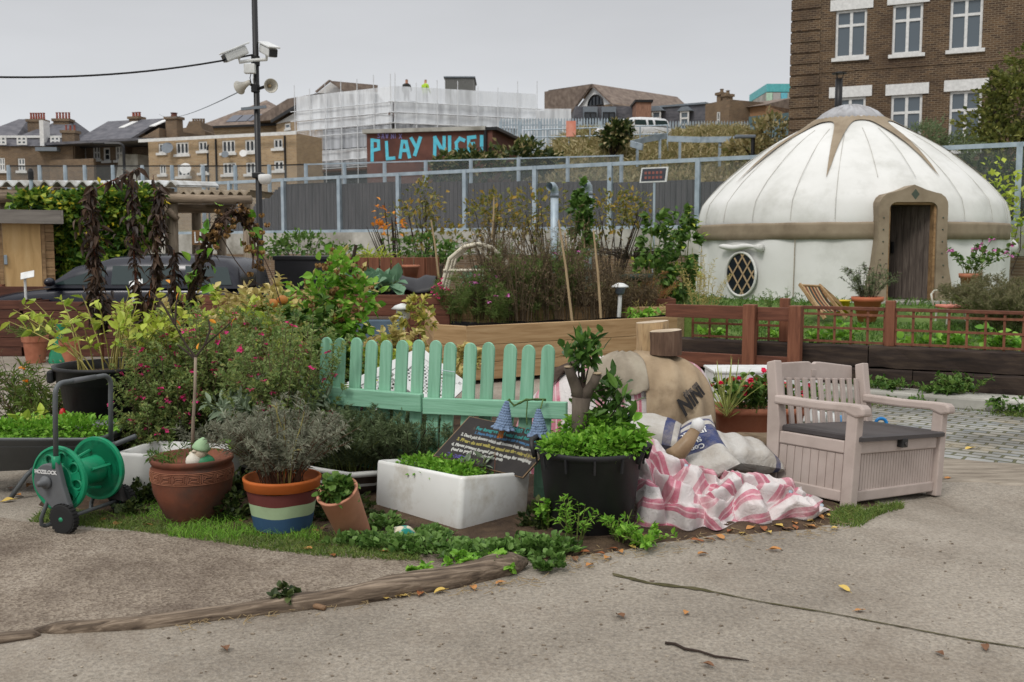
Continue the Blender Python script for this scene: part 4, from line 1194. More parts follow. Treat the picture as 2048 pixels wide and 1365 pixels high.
def plant(name, label, cat, base, h, spread, n, leaf, lps, mst, mlf, seed=0, rad=.03, sr=.004, droop=.15, up=.3, t0=.15, lean=(0, 0), flower=None, group=None, out=1.0, hvar=.25, wind=.4, tp=.35, twigs=0):
 rg = rngf(seed)
 t = thing(name, label, cat, base, 0, group)
 S = stem_paths(rg, base, n, h, spread, rad, droop, 6, lean, hvar, out)
 if twigs:
  T = []
  for p in S:
   for _ in range(twigs):
    i = rg.integers(1, 5); d = rg.normal(0, 1, 3); d[2] = abs(d[2]) * .8 + .3; d /= np.linalg.norm(d)
    L = h * rg.uniform(.12, .28); q = np.linspace(0, 1, 4)[:, None]
    T.append(p[i] + d * L * q + np.array([0, 0, L * .2]) * q ** 2)
  allS = S + T
 else: allS = S
 if mst is not None:
  mb_ = MB()
  for p in S: mb_.tube(p, [sr * (1 - tp * i / 5) * (1 if i < 5 else .5) for i in range(6)], 4, False)
  if twigs:
   for p in T: mb_.tube(p, [sr * .5, sr * .45, sr * .4, sr * .3], 3, False)
  mb_.build('stem', mst, t)
 if mlf is not None and lps:
  P, D = along(rg, allS, lps, t0)
  ml, wr, kd = leaf
  mb_ = MB(); mb_.leaves(P, leafdirs(rg, D, up, wind), ml * rg.uniform(.6, 1.25, len(P)), wr, .3, .18, kd, rg)
  mb_.build('foliage', mlf, t)
 if flower:
  m, size, num, pet = flower
  Q, _ = along(rg, S, 3, .82)
  Q = Q[rg.permutation(len(Q))[:num]]
  flowers(rg, Q, size, pet, m, 'blossoms', t)
 return t
def cloud_points(rg, ells, N, clump=.25, per=14):
 """points clumped inside ellipsoids given as (centre, radii); returns points and outward directions"""
 vol = np.array([e[1][0] * e[1][1] * e[1][2] for e in ells]) ** .75; vol /= vol.sum()
 P, D = [], []
 for (c, r), v in zip(ells, vol):
  c, r = np.array(c, float), np.array(r, float)
  K = max(2, int(N * v / per))
  d = rg.normal(0, 1, (K, 3)); d /= np.linalg.norm(d, axis=1, keepdims=True)
  rr = rg.uniform(.15, 1, (K, 1)) ** .45
  cc = d * rr
  q = cc[:, None, :] + rg.normal(0, clump * .45, (K, per, 3))
  q = q.reshape(-1, 3)
  P.append(c + q * r); D.append(np.repeat(d, per, 0) + rg.normal(0, .5, q.shape))
 return np.concatenate(P), np.concatenate(D)
def bush(name, label, cat, ells, N, leaf, mlf, seed=0, base=None, mst=None, limbs=7, lr=.02, group=None, clump=.25, per=14, up=.2, extra=None, droop=0.0):
 rg = rngf(seed)
 if base is None: base = (ells[0][0][0], ells[0][0][1], ells[0][0][2] - ells[0][1][2])
 t = thing(name, label, cat, base, 0, group)
 P, D = cloud_points(rg, ells, N, clump, per)
 D[:, 2] += up - droop
 ml, wr, kd = leaf
 mb_ = MB(); mb_.leaves(P, D, ml * rg.uniform(.6, 1.3, len(P)), wr, .3, .15, kd, rg); mb_.build('foliage', mlf, t)
 if extra:
  m2, frac, sz = extra
  k = rg.permutation(len(P))[:int(len(P) * frac)]
  mb_ = MB(); mb_.leaves(P[k] + D[k] * sz * .3, D[k], sz * rg.uniform(.6, 1.2, len(k)), .6, .3, .1, 0, rg); mb_.build('foliage', m2, t)
 if mst is not None:
  mb_ = MB(); b = Vector(base)
  for i in range(limbs):
   e = ells[i % len(ells)]
   q = Vector(e[0]) + Vector([rg.uniform(-.6, .6) * x for x in e[1]])
   mid = b.lerp(q, .5) + Vector((rg.normal(0, .06), rg.normal(0, .06), .1)) * max(.3, (q - b).length * .5)
   mb_.tube([b, b.lerp(mid, .5) * .5 + b.lerp(q, .25) * .5, mid, q], [lr, lr * .8, lr * .6, lr * .25], 5, False)
  mb_.build('stem', mst, t)
 return t
def grass(name, polys, N, h, m, seed=0, zf=None, wdt=.006, lean=.5, group=None):
 """blades scattered over world polygons (list of convex quads/triangles given as points)"""
 rg = rngf(seed)
 tris, ar = [], []
 for p in polys:
  p = [np.array(tuple(q)[:2]) for q in p]
  for i in range(1, len(p) - 1):
   tris.append((p[0], p[i], p[i + 1])); u_, v_ = p[i] - p[0], p[i + 1] - p[0]; ar.append(abs(u_[0] * v_[1] - u_[1] * v_[0]) / 2)
 ar = np.array(ar) / sum(ar); idx = rg.choice(len(tris), N, p=ar)
 A, B, C_ = [np.array([tris[i][k] for i in idx]) for k in range(3)]
 u, v = rg.uniform(0, 1, (N, 1)), rg.uniform(0, 1, (N, 1)); f = (u + v) > 1; u = np.where(f, 1 - u, u); v = np.where(f, 1 - v, v)
 xy = A + (B - A) * u + (C_ - A) * v
 keep = fnoise(np.concatenate([xy, np.zeros((N, 1))], 1), 2.6, seed) + rg.normal(0, .35, N) > -.25
 xy = xy[keep]; N = len(xy)
 z = np.array([(zf or gz)(x, y) for x, y in xy])
 P = np.stack([xy[:, 0], xy[:, 1], z - .005], -1)
 D = rg.normal(0, lean, (N, 3)); D[:, 2] = 1
 D /= np.linalg.norm(D, axis=1, keepdims=True)
 L = h * rg.uniform(.35, 1.15, (N, 1)); S = np.cross(D, [0, 1, 0]) + rg.normal(0, .3, (N, 3)); S /= np.linalg.norm(S, axis=1, keepdims=True)
 bend = rg.normal(0, .35, (N, 3)) * L; bend[:, 2] = -np.abs(bend[:, 2]) * .5
 mid = P + D * L * .55; tip = P + D * L + bend
 V = np.stack([P - S * wdt / 2, P + S * wdt / 2, mid + S * wdt * .4, mid - S * wdt * .4, tip], 1).reshape(-1, 3)
 o = (np.arange(N) * 5)[:, None]
 mb_ = MB(); mb_.add(V, np.array([[0, 1, 2, 3]]) + o); mb_.F.append(np.array([[3, 2, 4]]) + o)
 return setting(mb_.build(name, m, origin=(float(xy[:, 0].mean()), float(xy[:, 1].mean()), 0)), 'stuff')
ML = {}
def LM(key, cols, **k):
 ML[key] = mleaf('leaf_' + key, [tuple(min(245, x * 1.13) for x in c) for c in cols], **k); return ML[key]
LM('grass', [(62, 82, 32), (82, 106, 44), (106, 126, 60), (110, 112, 62)])
LM('drygrass', [(122, 112, 74), (160, 146, 106), (104, 106, 60), (178, 164, 128)])
LM('vine', [(38, 62, 24), (58, 88, 34), (80, 112, 42), (112, 136, 52), (150, 160, 60)])
LM('yellow', [(206, 182, 48), (222, 196, 60), (190, 170, 70)])
LM('dark', [(34, 46, 24), (50, 64, 32), (66, 80, 40), (84, 92, 50)])
LM('mid', [(52, 82, 34), (74, 104, 44), (98, 126, 58), (66, 92, 40)])
LM('bright', [(78, 124, 36), (104, 150, 46), (128, 168, 64), (92, 136, 44)])
LM('lime', [(150, 166, 58), (174, 184, 78), (128, 152, 56), (190, 192, 96)])
LM('brown', [(72, 62, 46), (102, 88, 66), (130, 114, 86), (88, 80, 54)], trans=.2)
LM('blackbrown', [(36, 28, 24), (54, 42, 34), (76, 58, 44), (46, 34, 28)], trans=.1)
LM('straw', [(172, 156, 100), (190, 176, 120), (150, 134, 84), (160, 160, 90)])
LM('rowan', [(84, 92, 46), (112, 112, 54), (140, 124, 58), (74, 84, 44), (166, 134, 60)])
LM('orange', [(196, 118, 40), (216, 146, 50), (170, 100, 40)])
LM('sage', [(104, 120, 96), (128, 142, 118), (146, 158, 136), (92, 108, 84)], rough=.8)
LM('rosemary', [(78, 92, 62), (100, 114, 80), (120, 132, 98), (88, 100, 70)], trans=.4)
LM('lavender', [(108, 112, 92), (130, 132, 114), (148, 148, 132), (98, 104, 84)], rough=.8)
LM('salvia', [(90, 112, 62), (116, 136, 80), (142, 156, 98), (104, 124, 66), (150, 152, 90)], trans=.45)
LM('bay', [(48, 74, 34), (66, 96, 42), (90, 122, 56), (56, 84, 40)], rough=.32, trans=.2)
LM('cosmos', [(98, 122, 62), (120, 142, 80), (86, 106, 56), (136, 146, 92)], trans=.45)
LM('pink', [(196, 46, 112), (208, 72, 132), (180, 40, 96)])
LM('palepink', [(200, 110, 176), (216, 140, 196), (186, 70, 140)])
LM('red', [(196, 24, 66), (214, 44, 88), (180, 20, 56)])
LM('cone', [(116, 86, 50), (142, 112, 66), (98, 70, 40)], trans=.15)
LM('cabbage', [(96, 130, 104), (116, 148, 120), (84, 118, 90)])
LM('cloth', [(120, 126, 104), (150, 150, 126), (96, 104, 80)])
M_stem_g = mplain('green_stem', (112, 124, 62), .7)
M_stem_y = mplain('yellow_stem', (168, 158, 90), .7)
M_stem_b = mplain('brown_stem', (92, 66, 48), .85)
M_stem_o = mplain('olive_brown_stem', (98, 84, 64), .9)
M_stem_d = mplain('dark_twig', (56, 44, 36), .9)
M_cane = mwood('bamboo_cane', [(150, 128, 96), (186, 164, 128)], 2, 4)
M_bark = mnoise('grey_bark', [(62, 55, 48), (88, 79, 70), (112, 102, 90)], 7, .9, .5, 4, stretch=(1, 1, .35))
M_log = mwood('weathered_log', [(104, 92, 78), (138, 124, 106), (156, 142, 124)], 2, 3, grain=8)
M_logx = mwood('weathered_log_lying', [(104, 90, 76), (138, 122, 104), (156, 140, 120)], 0, 3, grain=8)
M_redwood = mwood('red_brown_stained_timber', [(84, 52, 40), (104, 64, 48), (122, 78, 60)], 0, 2.2, .7, grain=10, dirt=(76, 46, 36))
M_redpost = mwood('red_brown_stained_post', [(98, 60, 44), (118, 74, 54), (134, 88, 66)], 2, 2.2, .7, grain=10)
M_sleeper = mwood('tarred_sleeper', [(34, 28, 25), (50, 40, 35), (70, 58, 48)], 0, 2.0, .85, grain=8, bump=.6, dirt=(92, 78, 64), dlo=.58, dhi=.85)
M_pine = mwood('new_treated_pine', [(140, 112, 76), (166, 136, 98), (180, 152, 114)], 0, 1.6, .75, grain=16, bump=.2, dirt=(112, 88, 60), dlo=.6, dhi=.9)
M_terra = mnoise('terracotta', [(150, 92, 68), (172, 110, 84), (184, 126, 100)], 4, .8, .15, 6, dirt=(126, 92, 76), dlo=.55, dhi=.8)
M_wht = mplain('white_plastic', (222, 224, 222), .45)
# ---- shed
F = Fac(-90, 16.25, 104, 16.95)
t = F.root('shed', 'small plank shed with pale plywood door and flat grey edged roof', 'shed')
zt = F.hit(50, 430)[1]
M_shed = mwood('shed_log_boards', [(128, 100, 70), (158, 126, 90), (176, 146, 108)], 0, 2, grain=9, dirt=(104, 84, 62))
M_ply = mwood('plywood_door', [(186, 150, 100), (204, 168, 116), (214, 182, 132)], 2, 1.4, grain=6, bump=.05)
d0, d1, _, zd = F.rect(6, 84, 446, 600)
mb = MB(); zz = 0.0
while zz < zt:
 hh = min(.14, zt - zz)
 mb.bb(-1, d0 - .06, -.02 - .012 * rs.random(), .8, zz + .004, zz + hh); mb.bb(d1 + .06, F.L, -.02 - .012 * rs.random(), .8, zz + .004, zz + hh)
 if zz > zd: mb.bb(d0 - .06, d1 + .06, -.015, .8, zz + .004, zz + hh)
 zz += .145
mb.build('plank_wall', M_shed, t, local=1)
fr = MB(); fr.bb(d0 - .055, d0, -.05, .1, 0, zd + .05); fr.bb(d1, d1 + .055, -.05, .1, 0, zd + .05); fr.bb(d0, d1, -.05, .1, zd, zd + .05); fr.build('door_frame', M_shed, t, local=1)
o = MB().bb(d0 + .006, d1 - .006, -.03, .01, .05, zd - .006).build('door', M_ply, t, local=1)
u, z = F.hit(11, 520); MB().box((u, -.05, z), (.05, .035, .16)).build('handle', M_steel, o, local=1, bevel=.01)
M_felt = mplain('roof_felt', (96, 100, 102), .9)
M_fascia = mwood('grey_fascia', [(112, 106, 100), (140, 134, 126)], 0, 2, grain=12)
MB().bb(-1.1, F.L + .1, -.22, .9, zt + .02, zt + .06).build('roof', M_felt, t, local=1)
MB().bb(-1.1, F.L + .1, -.26, -.222, zt - .15, zt + .075).build('fascia', M_fascia, t, local=1)
MB().bb(F.L + .102, F.L + .14, -.26, .9, zt - .15, zt + .075).build('fascia', M_fascia, t, local=1)
# ---- log shelter with corrugated roof and vines
def corrug(mb_, x0, x1, y0, y1, z0, z1, pitch=.14, amp=.03, th=.015):
 n = int((x1 - x0) / pitch * 8); xs_ = np.linspace(x0, x1, n); zz_ = amp * np.cos(xs_ / pitch * 2 * PI)
 rows = []
 for (y, zb_, s_) in ((y0, z0, -th), (y0, z0, th), (y1, z1, th), (y1, z1, -th)):
  rows.append(np.stack([xs_, np.full(n, y), zb_ + zz_ + s_], -1))
 rows.append(rows[0]); mb_.grid(np.array(rows)[::-1])
M_corr = mnoise('white_corrugated_sheet', [(196, 198, 196), (224, 226, 226)], 2, .6, 0, dirt=(150, 146, 136))
M_corr2 = mnoise('mossy_corrugated_sheet', [(126, 112, 94), (156, 142, 122), (176, 164, 146)], 3, .9, .2)
a, b = W(-90, 364, 18.3), W(352, 372, 18.3)
t = thing('log_shelter', 'long log shelter under a white edged corrugated roof beside the shed', 'shelter', (a.x, 18.3, 0))
mb = MB(); corrug(mb, a.x, b.x, 18.3, 21, a.z - .03, a.z + .12, .23, .045); mb.build('corrugated_roof', M_corr, t, smooth=False)
for px, pyt in ((5, 400), (120, 390), (338, 398)):
 p = W(px, 400, 18.6); MB().tube([(p.x, p.y, 0), (p.x + .02, p.y, 1.2), (p.x, p.y, a.z - .1)], [.12, .11, .1], 10).build('log_post', M_log, t, smooth=1)
MB().tube([(a.x, 18.5, a.z - .2), (b.x + .1, 18.5, a.z - .26)], .09, 8).build('log_beam', M_logx, t, smooth=1)
MB().tube([(W(-60, 390, 18.4).x, 18.4, W(0, 393, 18.4).z), (W(40, 390, 18.4).x, 18.4, W(0, 393, 18.4).z)], .13, 10).build('log_beam', M_logx, t, smooth=1)
MB().bb(a.x, b.x - 1.6, 20.8, 20.9, 0, a.z).build('back_wall', M_shed, t)
t = thing('log_pergola', 'open log pergola with small mossy corrugated roof beside the lamp post', 'pergola', W(430, 540, 18.5).to_2d().to_3d())
a2, b2 = W(354, 386, 18.2), W(500, 388, 18.2)
mb = MB(); corrug(mb, a2.x, b2.x, 18.2, 20, a2.z, a2.z + .05, .17, .04, .02); mb.build('corrugated_roof', M_corr2, t)
for px, y in ((345, 18.2), (392, 20), (496, 18.3), (442, 20.2)):
 p = W(px, 400, y); MB().tube([(p.x + .03, p.y, 0), (p.x - .02, p.y, 1.0), (p.x, p.y, a2.z - .12)], [.1, .095, .09], 10).build('log_post', M_log, t, smooth=1)
zb = W(400, 400, 18.1).z
MB().tube([(a2.x - .25, 18.1, zb + .02), (b2.x + .05, 18.1, zb)], [.09, .08], 10).build('log_beam', M_logx, t, smooth=1)
MB().tube([(W(350, 415, 19.8).x, 19.9, W(350, 417, 19.8).z), (W(470, 412, 19.8).x, 19.9, W(350, 417, 19.8).z)], .09, 8).build('log_beam', M_logx, t, smooth=1)
MB().tube([W(335, 420, 18), W(355, 440, 18.1)], .06, 6).build('log_brace', M_logx, t, smooth=1)
F = Fac(384, 17.9, 432, 17.9)
t = F.root('name_board', 'brown wooden board with white letters hung on the pergola post', 'sign')
a = F.rect(384, 432, 461, 490)
M_board = mwood('brown_board', [(108, 78, 48), (132, 98, 64)], 0, 3)
MB().bb(a[0], a[1], 0, .03, a[2], a[3]).build('board', M_board, t, local=1)
for ch, x0, x1 in (('L', 389, 397), ('U', 400, 409), ('T', 412, 422)): letter(t, ch, x0, x1, 464, 487, F, M_white, .025, 'painted_letter')
E = []
for px, py, rx, rz, y in ((72, 410, 36, 24, 16.9), (150, 418, 60, 30, 16.8), (225, 408, 55, 28, 16.8), (275, 412, 42, 34, 16.9), (180, 440, 60, 50, 16.8), (150, 490, 50, 60, 16.8), (220, 500, 60, 60, 16.9), (270, 450, 40, 60, 17), (190, 540, 80, 40, 16.7)):
 y += .9; c = W(px, py, y); k = M1(y); E.append((tuple(c), (rx * k, .45, rz * k)))
bush('vine', 'broad green climbing vine with some yellow leaves covering the log shelter', 'climber', E, 15000, (.13, .8, 0), ML['vine'], 3, base=tuple(W(200, 600, 17.8).to_2d().to_3d()), mst=M_stem_b, limbs=16, lr=.03, clump=.36, extra=(ML['yellow'], .05, .13), droop=.35)
p = W(62, 360, 18.1)
t = thing('steel_post', 'slim grey steel post with dark cap standing behind the shed', 'post', (p.x, p.y, 0))
MB().tube([(p.x, p.y, 0), (p.x, p.y, p.z)], .035, 8).build('shaft', M_steel, t)
MB().tube([(p.x, p.y, p.z), (p.x, p.y, p.z + .14), (p.x, p.y, p.z + .2)], [.05, .05, .03], 8).build('cap', M_black, t)
# ---- lamp post with cameras and horn speakers
yL = 13.0
p0 = W(522, 570, yL); bx = p0.x
t = thing('lamp_column', 'tall black lamp column carrying floodlights, wires and a white bulkhead light', 'lamp post', (bx, yL, 0))
MB().tube([(bx, yL, 0), (bx, yL, 1.3), (bx, yL, 1.35), (bx, yL, 6.2)], [.06, .06, .042, .036], 12).build('pole', M_black, t, smooth=1)
c = W(527, 356, yL); MB().lathe([(.0, -.09), (.06, -.08), (.085, -.03), (.085, .03), (.06, .04), (.0, .04)], 16, (c.x + .03, yL - .05, c.z)).build('bulkhead_lamp', M_white, t, smooth=1)
MB().box((bx, yL, c.z + .03), (.14, .14, .07)).build('clamp', M_black, t, bevel=.01)
c = W(510, 220, yL); MB().beam((c.x - .16, yL - .06, c.z), (c.x + .16, yL - .06, c.z + .03), .03, .035).build('cross_bracket', M_lead, t)
for py in (118, 127, 175, 180): q = W(511, py, yL); MB().tube([(q.x, yL, q.z - .03), (q.x, yL, q.z + .03)], .055, 10).build('clamp', M_black, t)
c = W(505, 140, yL); MB().box((c.x - .015, yL - .07, c.z), (.14, .08, .12)).build('junction_box', M_wht, t, bevel=.008)
q = [W(502, 147, yL - .06), W(500, 156, yL - .09), W(502, 166, yL - .06)]; MB().tube(q, .006, 5).build('wire', M_black, t)
q = [W(507, 147, yL - .06), W(506, 158, yL - .09), W(507, 168, yL - .06)]; MB().tube(q, .006, 5).build('wire', M_wht, t)
def cctv(tip, back, lab):
 a_, b_ = W(*tip), W(*back)
 d = (b_ - a_); L = d.length
 tt = thing('security_camera', lab, 'camera', b_, 0, 'security cameras on the lamp column')
 MB().beam(a_ + d * .12, b_, .12, .11).build('housing', M_wht, tt, bevel=.02)
 up = Vector((0, 0, 1)); MB().beam(a_ + up * .075, b_ + d * .05 + up * .075, .15, .02).build('sunshield', M_wht, tt, bevel=.006)
 MB().beam(a_ + d * .09, a_ + d * .119, .1, .09).build('lens_window', M_glassd, tt)
 pc = W(509, 122, yL); e = a_ + d * .72
 MB().tube([e - up * .06, e - up * .12, Vector((pc.x, yL - .04, pc.z))], .022, 8).build('bracket', M_wht, tt)
cctv((443, 120, 12.75), (492, 100, 12.95), 'white security camera pointing away from the loudspeakers down to the yard')
cctv((549, 108, 12.55), (527, 97, 13.05), 'white security camera showing its dark lens towards the viewer')
def horn(c, d, lab):
 c, d = Vector(c), Vector(d).normalized()
 rot = d.to_track_quat('Z', 'Y').to_matrix()
 tt = thing('horn_speaker', lab, 'loudspeaker', c, 0, 'horn speakers on the lamp column')
 MB().lathe([(.03, -.13), (.034, -.07), (.042, -.03), (.065, .035), (.086, .068), (.09, .072), (.082, .068), (.056, .02), (.022, -.02), (0, -.03)], 20, c, rot).build('horn', mplain('cream_plastic', (206, 202, 190), .5), tt, smooth=1)
 MB().lathe([(.0, -.03), (.025, -.02), (.015, .035), (0, .04)], 12, c, rot).build('throat', M_cane, tt, smooth=1)
 MB().tube([c - d * .1, Vector((bx, yL, c.z - .02))], .02, 6).build('bracket', M_black, tt)
horn(W(539, 172, 12.85), (.45, -.85, -.12), 'cream horn speaker facing the viewer on the lamp column')
horn(W(486, 172, 13.0), (-.75, .5, -.25), 'cream horn speaker facing away from the viewer on the lamp column')
def cable(a_, b_, sag, r, lab, m=M_black):
 a_, b_ = Vector(a_), Vector(b_)
 mb_ = MB(); mb_.tube([a_.lerp(b_, i / 16) - Vector((0, 0, sag * 4 * (i / 16) * (1 - i / 16))) for i in range(17)], r, 5, False)
 tag(mb_.build('overhead_cable', m), lab, 'cable')
cable(W(505, 110, yL), W(-120, 150, 11), .12, .012, 'thick black cable sagging from the lamp column out of the picture')
cable(W(482, 182, yL), W(318, 229, 59), .25, .008, 'thin cable running from the lamp column to a far chimney', M_lead)
# ---- car behind the planters
c = W(256, 560, 16.2)
car('parked_car', 'dark blue estate car parked behind the red planters', (c.x, 16.4, 0), R(-4), M_carblue, 4.4, 1.75, 1.52)
# ---- red stained planters
def plank_box(name, lab, x0, x1, y0, y1, z0, z1, course, m=None, soil=True, cat='planter', group=None, stub=.0):
 m = m or M_redwood
 t_ = thing(name, lab, cat, ((x0 + x1) / 2, y0, z0), 0, group)
 n = max(1, round((z1 - z0) / course)); ch = (z1 - z0) / n
 for k in range(n):
  mb_ = MB(); za, zb_ = z0 + k * ch + .004, z0 + (k + 1) * ch - .002
  e = stub if k % 2 else 0
  mb_.bb(x0 - e, x1 + e, y0, y0 + .05, za, zb_); mb_.bb(x0 - e, x1 + e, y1 - .05, y1, za, zb_)
  mb_.bb(x0, x0 + .05, y0 + .051, y1 - .051, za, zb_); mb_.bb(x1 - .05, x1, y0 + .051, y1 - .051, za, zb_)
  mb_.build('plank_course', m, t_, bevel=.006)
 if soil: MB().bb(x0 + .055, x1 - .055, y0 + .055, y1 - .055, z0 + .1, z1 - .09).build('soil', M_soil, t_)
 return t_
xa, xb, xc = W(-120, 650, 14.9).x, W(41, 650, 14.9).x, W(352, 650, 14.9).x
zt1 = W(20, 601, 14.9).z
M_redwood2 = mwood('dark_red_planter_boards', [(68, 42, 33), (88, 54, 42), (102, 66, 52)], 0, 2.2, .75, grain=10, dirt=(60, 40, 32))
plank_box('log_planter', 'red brown interlocking plank planter beside the shed with a white label in it', xa, xb, 14.9, 16.0, 0, zt1, .145, M_redwood2, stub=.06, group='red stained planters')
plank_box('log_planter', 'long red brown plank planter in front of the dark blue car', xb + .07, xc, 14.85, 15.9, 0, zt1 - .02, .145, M_redwood2, stub=.06, group='red stained planters')
yb = 15.95
t = thing('plank_barrier', 'row of upright edged red brown planks behind the planters by the car', 'fence', W(180, 600, yb).to_2d().to_3d())
xs_ = [W(px, 600, yb).x for px in (-10, 90, 232, 355)]
for i in range(3):
 za = W(100, 604, yb).z; zb_ = W(100, 574, yb).z - .02 * (i % 2)
 MB().bb(xs_[i] + .01, xs_[i + 1] - .01, yb + .1, yb + .15, za - .5, zb_).build('plank', M_redwood2, t, bevel=.006)
for i in range(4): MB().bb(xs_[i] - .05, xs_[i] + .05, yb + .152, yb + .25, 0, W(100, 570, yb).z).build('post', M_redpost, t)
plank_box('edging_bed', 'long red brown plank bed between the hop plants and the dead flowers', W(352, 600, 15).x + .1, W(900, 600, 15).x, 14.9, 17.0, 0, W(700, 590, 14.9).z, .15, M_redwood, group='red stained planters')
plank_box('edging_bed', 'red brown plank bed under the dead cosmos stems', W(905, 600, 15.6).x, W(1352, 600, 15.6).x, 15.6, 18.2, 0, W(1000, 598, 15.6).z, .15, M_redwood, group='red stained planters')
t = thing('curved_planter', 'curved red brown planter of upright boards beside the white tunnel frame', 'planter', W(780, 560, 19).to_2d().to_3d())
pts = []
for px, y in ((690, 18.6), (715, 18.4), (760, 18.3), (805, 18.3), (850, 18.4), (878, 18.7)): pts.append(W(px, 540, y))
for a, b in zip(pts, pts[1:]):
 for k in range(2 if abs(b.x - a.x) > .3 else 1):
  n = 2 if abs(b.x - a.x) > .3 else 1
  A, B = a.lerp(b, k / n), a.lerp(b, (k + 1) / n)
  MB().beam((A.x + .01, A.y, .75), (B.x - .01, B.y, .75), .05, 1.42).build('board', M_redpost, t, bevel=.006)
MB().bb(pts[0].x, pts[-1].x, 18.8, 19.6, .3, 1.3).build('soil', M_soil, t)
M_blk = mplain('black_plastic', (38, 38, 42), .5)
c0, c1 = W(548, 514, 20), W(652, 550, 20)
mb = MB(); mb.bb(c0.x, c1.x, 20, 20.9, 0, c0.z); o = tag(mb.build('dark_planter', M_blk, bevel=.03), 'plain black plastic lined planter box beyond the lamp column', 'planter')
MB().bb(c0.x - .03, c1.x + .03, 19.97, 20.93, c0.z - .07, c0.z + .02).build('rim', M_blk, o, bevel=.02)
n, m_ = 40, 12
a, b = W(738, 560, 16.9), W(872, 560, 16.9)
uu, vv = np.meshgrid(np.linspace(0, 1, n), np.linspace(0, 1, m_))
X = a.x + (b.x - a.x) * uu; Y = 16.6 + .8 * vv
Zs = .9 + .24 * np.sin(vv * PI) + .02 * fnoise(np.stack([uu * 9, vv * 3, 0 * uu], -1), 1, 3) + .03 * np.sin(uu * 14 + vv * 3)
mb = MB(); mb.grid(np.stack([X, Y, Zs], -1)); tag(mb.build('plastic_sheet', M_blk, smooth=1, solid=.006), 'rumpled black plastic sheet over the bed by the curved planter', 'sheet')
p = W(822, 556, 17.9)
t = thing('plant_pot', 'terracotta pot standing before the curved planter', 'plant pot', (p.x, 17.9, p.z))
MB().lathe([(.11, 0), (.14, .18), (.16, .18), (.165, .23), (.14, .23), (.13, .17), (0, .16)], 20, (p.x, 17.9, p.z)).build('pot', M_terra, t, smooth=1)
# ---- white pipe tunnel frame
M_pipe = mplain('cream_pipe', (214, 206, 184), .5)
t = thing('cloche_frame', 'cream hooped pipe frame of a plant tunnel behind the dead flowers', 'cloche', W(950, 600, 16.6).to_2d().to_3d())
yf, ybk = 15.5, 17.2
xl, xr = W(874, 540, yf).x, W(1035, 540, yf).x
zt = W(940, 489, yf).z
xm = (xl + xr) / 2
hoops = []
for y in (yf, (yf + ybk) / 2, ybk):
 for xx0, xx1 in ((xl, xm - .03), (xm + .03, xr)):
  pass
 pts = [(xl, y, .6), (xl + .05, y, .95), (xl + .2, y, zt - .22), (xl + .42, y, zt - .04), (xl + .62, y, zt), (xr - .6, y, zt), (xr - .4, y, zt - .05), (xr - .2, y, zt - .25), (xr - .05, y, .95), (xr, y, .6)]
 MB().tube(pts, .034, 8).build('hoop', M_pipe, t, smooth=1)
for x, z in ((xl + .62, zt), (xr - .6, zt), (xl + .12, 1.28), (xr - .12, 1.28)):
 MB().tube([(x, yf - .05, z), (x, ybk + .05, z)], .022, 8).build('rail', M_pipe, t, smooth=1)
for z in (1.28,): MB().tube([(xl + .1, yf, z), (xr - .1, yf, z)], .025, 8).build('rail', M_pipe, t, smooth=1)
MB().tube([(xm - .02, yf, zt), (xl + .95, yf, 1.28)], .022, 8).build('brace', M_pipe, t, smooth=1)
MB().beam((xl + .7, yf - .03, 1.22), (xr - .5, yf - .03, 1.22), .03, .14).build('label_board', M_wht, t)
# ---- new pine raised bed
A, B, C, D, E_ = (-.54, 11.7), (2.24, 13.45), (2.62, 15.1), (-1.35, 15.2), (-.95, 12.0)
t = thing('pine_raised_bed', 'big pale pine sleeper bed lined with black sheet beyond the green picket fence', 'raised bed', (.8, 12.6, 0))
zt = .7
def sided(a, b, z0, z1, nm, m, par, th=.07, bev=.006):
 """one straight board standing between two plan points, its own axis along its length"""
 a, b = Vector((a[0], a[1], 0)), Vector((b[0], b[1], 0)); L_ = (b - a).length
 o_ = MB().bb(0, L_, 0, th, z0, z1).build(nm, m, par, local=1, bevel=bev)
 o_.location = a - Vector(par.location); o_.rotation_euler = (0, 0, math.atan2(b.y - a.y, b.x - a.x))
 return o_
for k in range(3):
 sided(A, B, zt - .21 * (k + 1) - .02, zt - .21 * k - .024 * (k > 0), 'board', M_pine, t)
 sided(E_, A, zt - .21 * (k + 1) - .02, zt - .21 * k - .024 * (k > 0), 'board', M_pine, t)
 sided(B, C, zt - .21 * (k + 1), zt - .21 * k - .004, 'board', M_pine, t)
for k in range(3):
 sided(D, C, zt - .2 * (k + 1) + .04, zt - .2 * k + .036, 'board', M_pine, t); sided(D, E_, zt - .2 * (k + 1) + .02, zt - .2 * k + .015, 'board', M_pine, t)
ZS = .4; mb = MB(); q = [(A[0] + .02, A[1] + .12), (B[0] - .1, B[1] + .05), (C[0] - .12, C[1] - .05), (D[0] + .2, D[1] - .06), (E_[0] + .12, E_[1] + .05)]
c_ = Vector((.5, 13.7))
mb.add([(x, y, ZS) for x, y in q], [tuple(range(5))]); mb.build('soil', M_soil, t)
mb = MB()
for i in range(5):
 a, b = Vector(q[i]), Vector(q[(i + 1) % 5])
 zt = .7 if i < 2 else .5; n_ = 10; P = np.zeros((3, n_ + 1, 3))
 for k in range(n_ + 1):
  v = a.lerp(b, k / n_); w_ = .03 * math.sin(k * 1.7 + i); r_ = (c_ - v).normalized()
  P[0, k] = (v.x, v.y, zt + .012 + .02 * math.sin(k * 2.1)); P[1, k] = (v.x + r_.x * .05, v.y + r_.y * .05, zt - .04 + w_ * .3); P[2, k] = (v.x + r_.x * (.22 + w_), v.y + r_.y * (.22 + w_), ZS + .01)
 mb.grid(P)
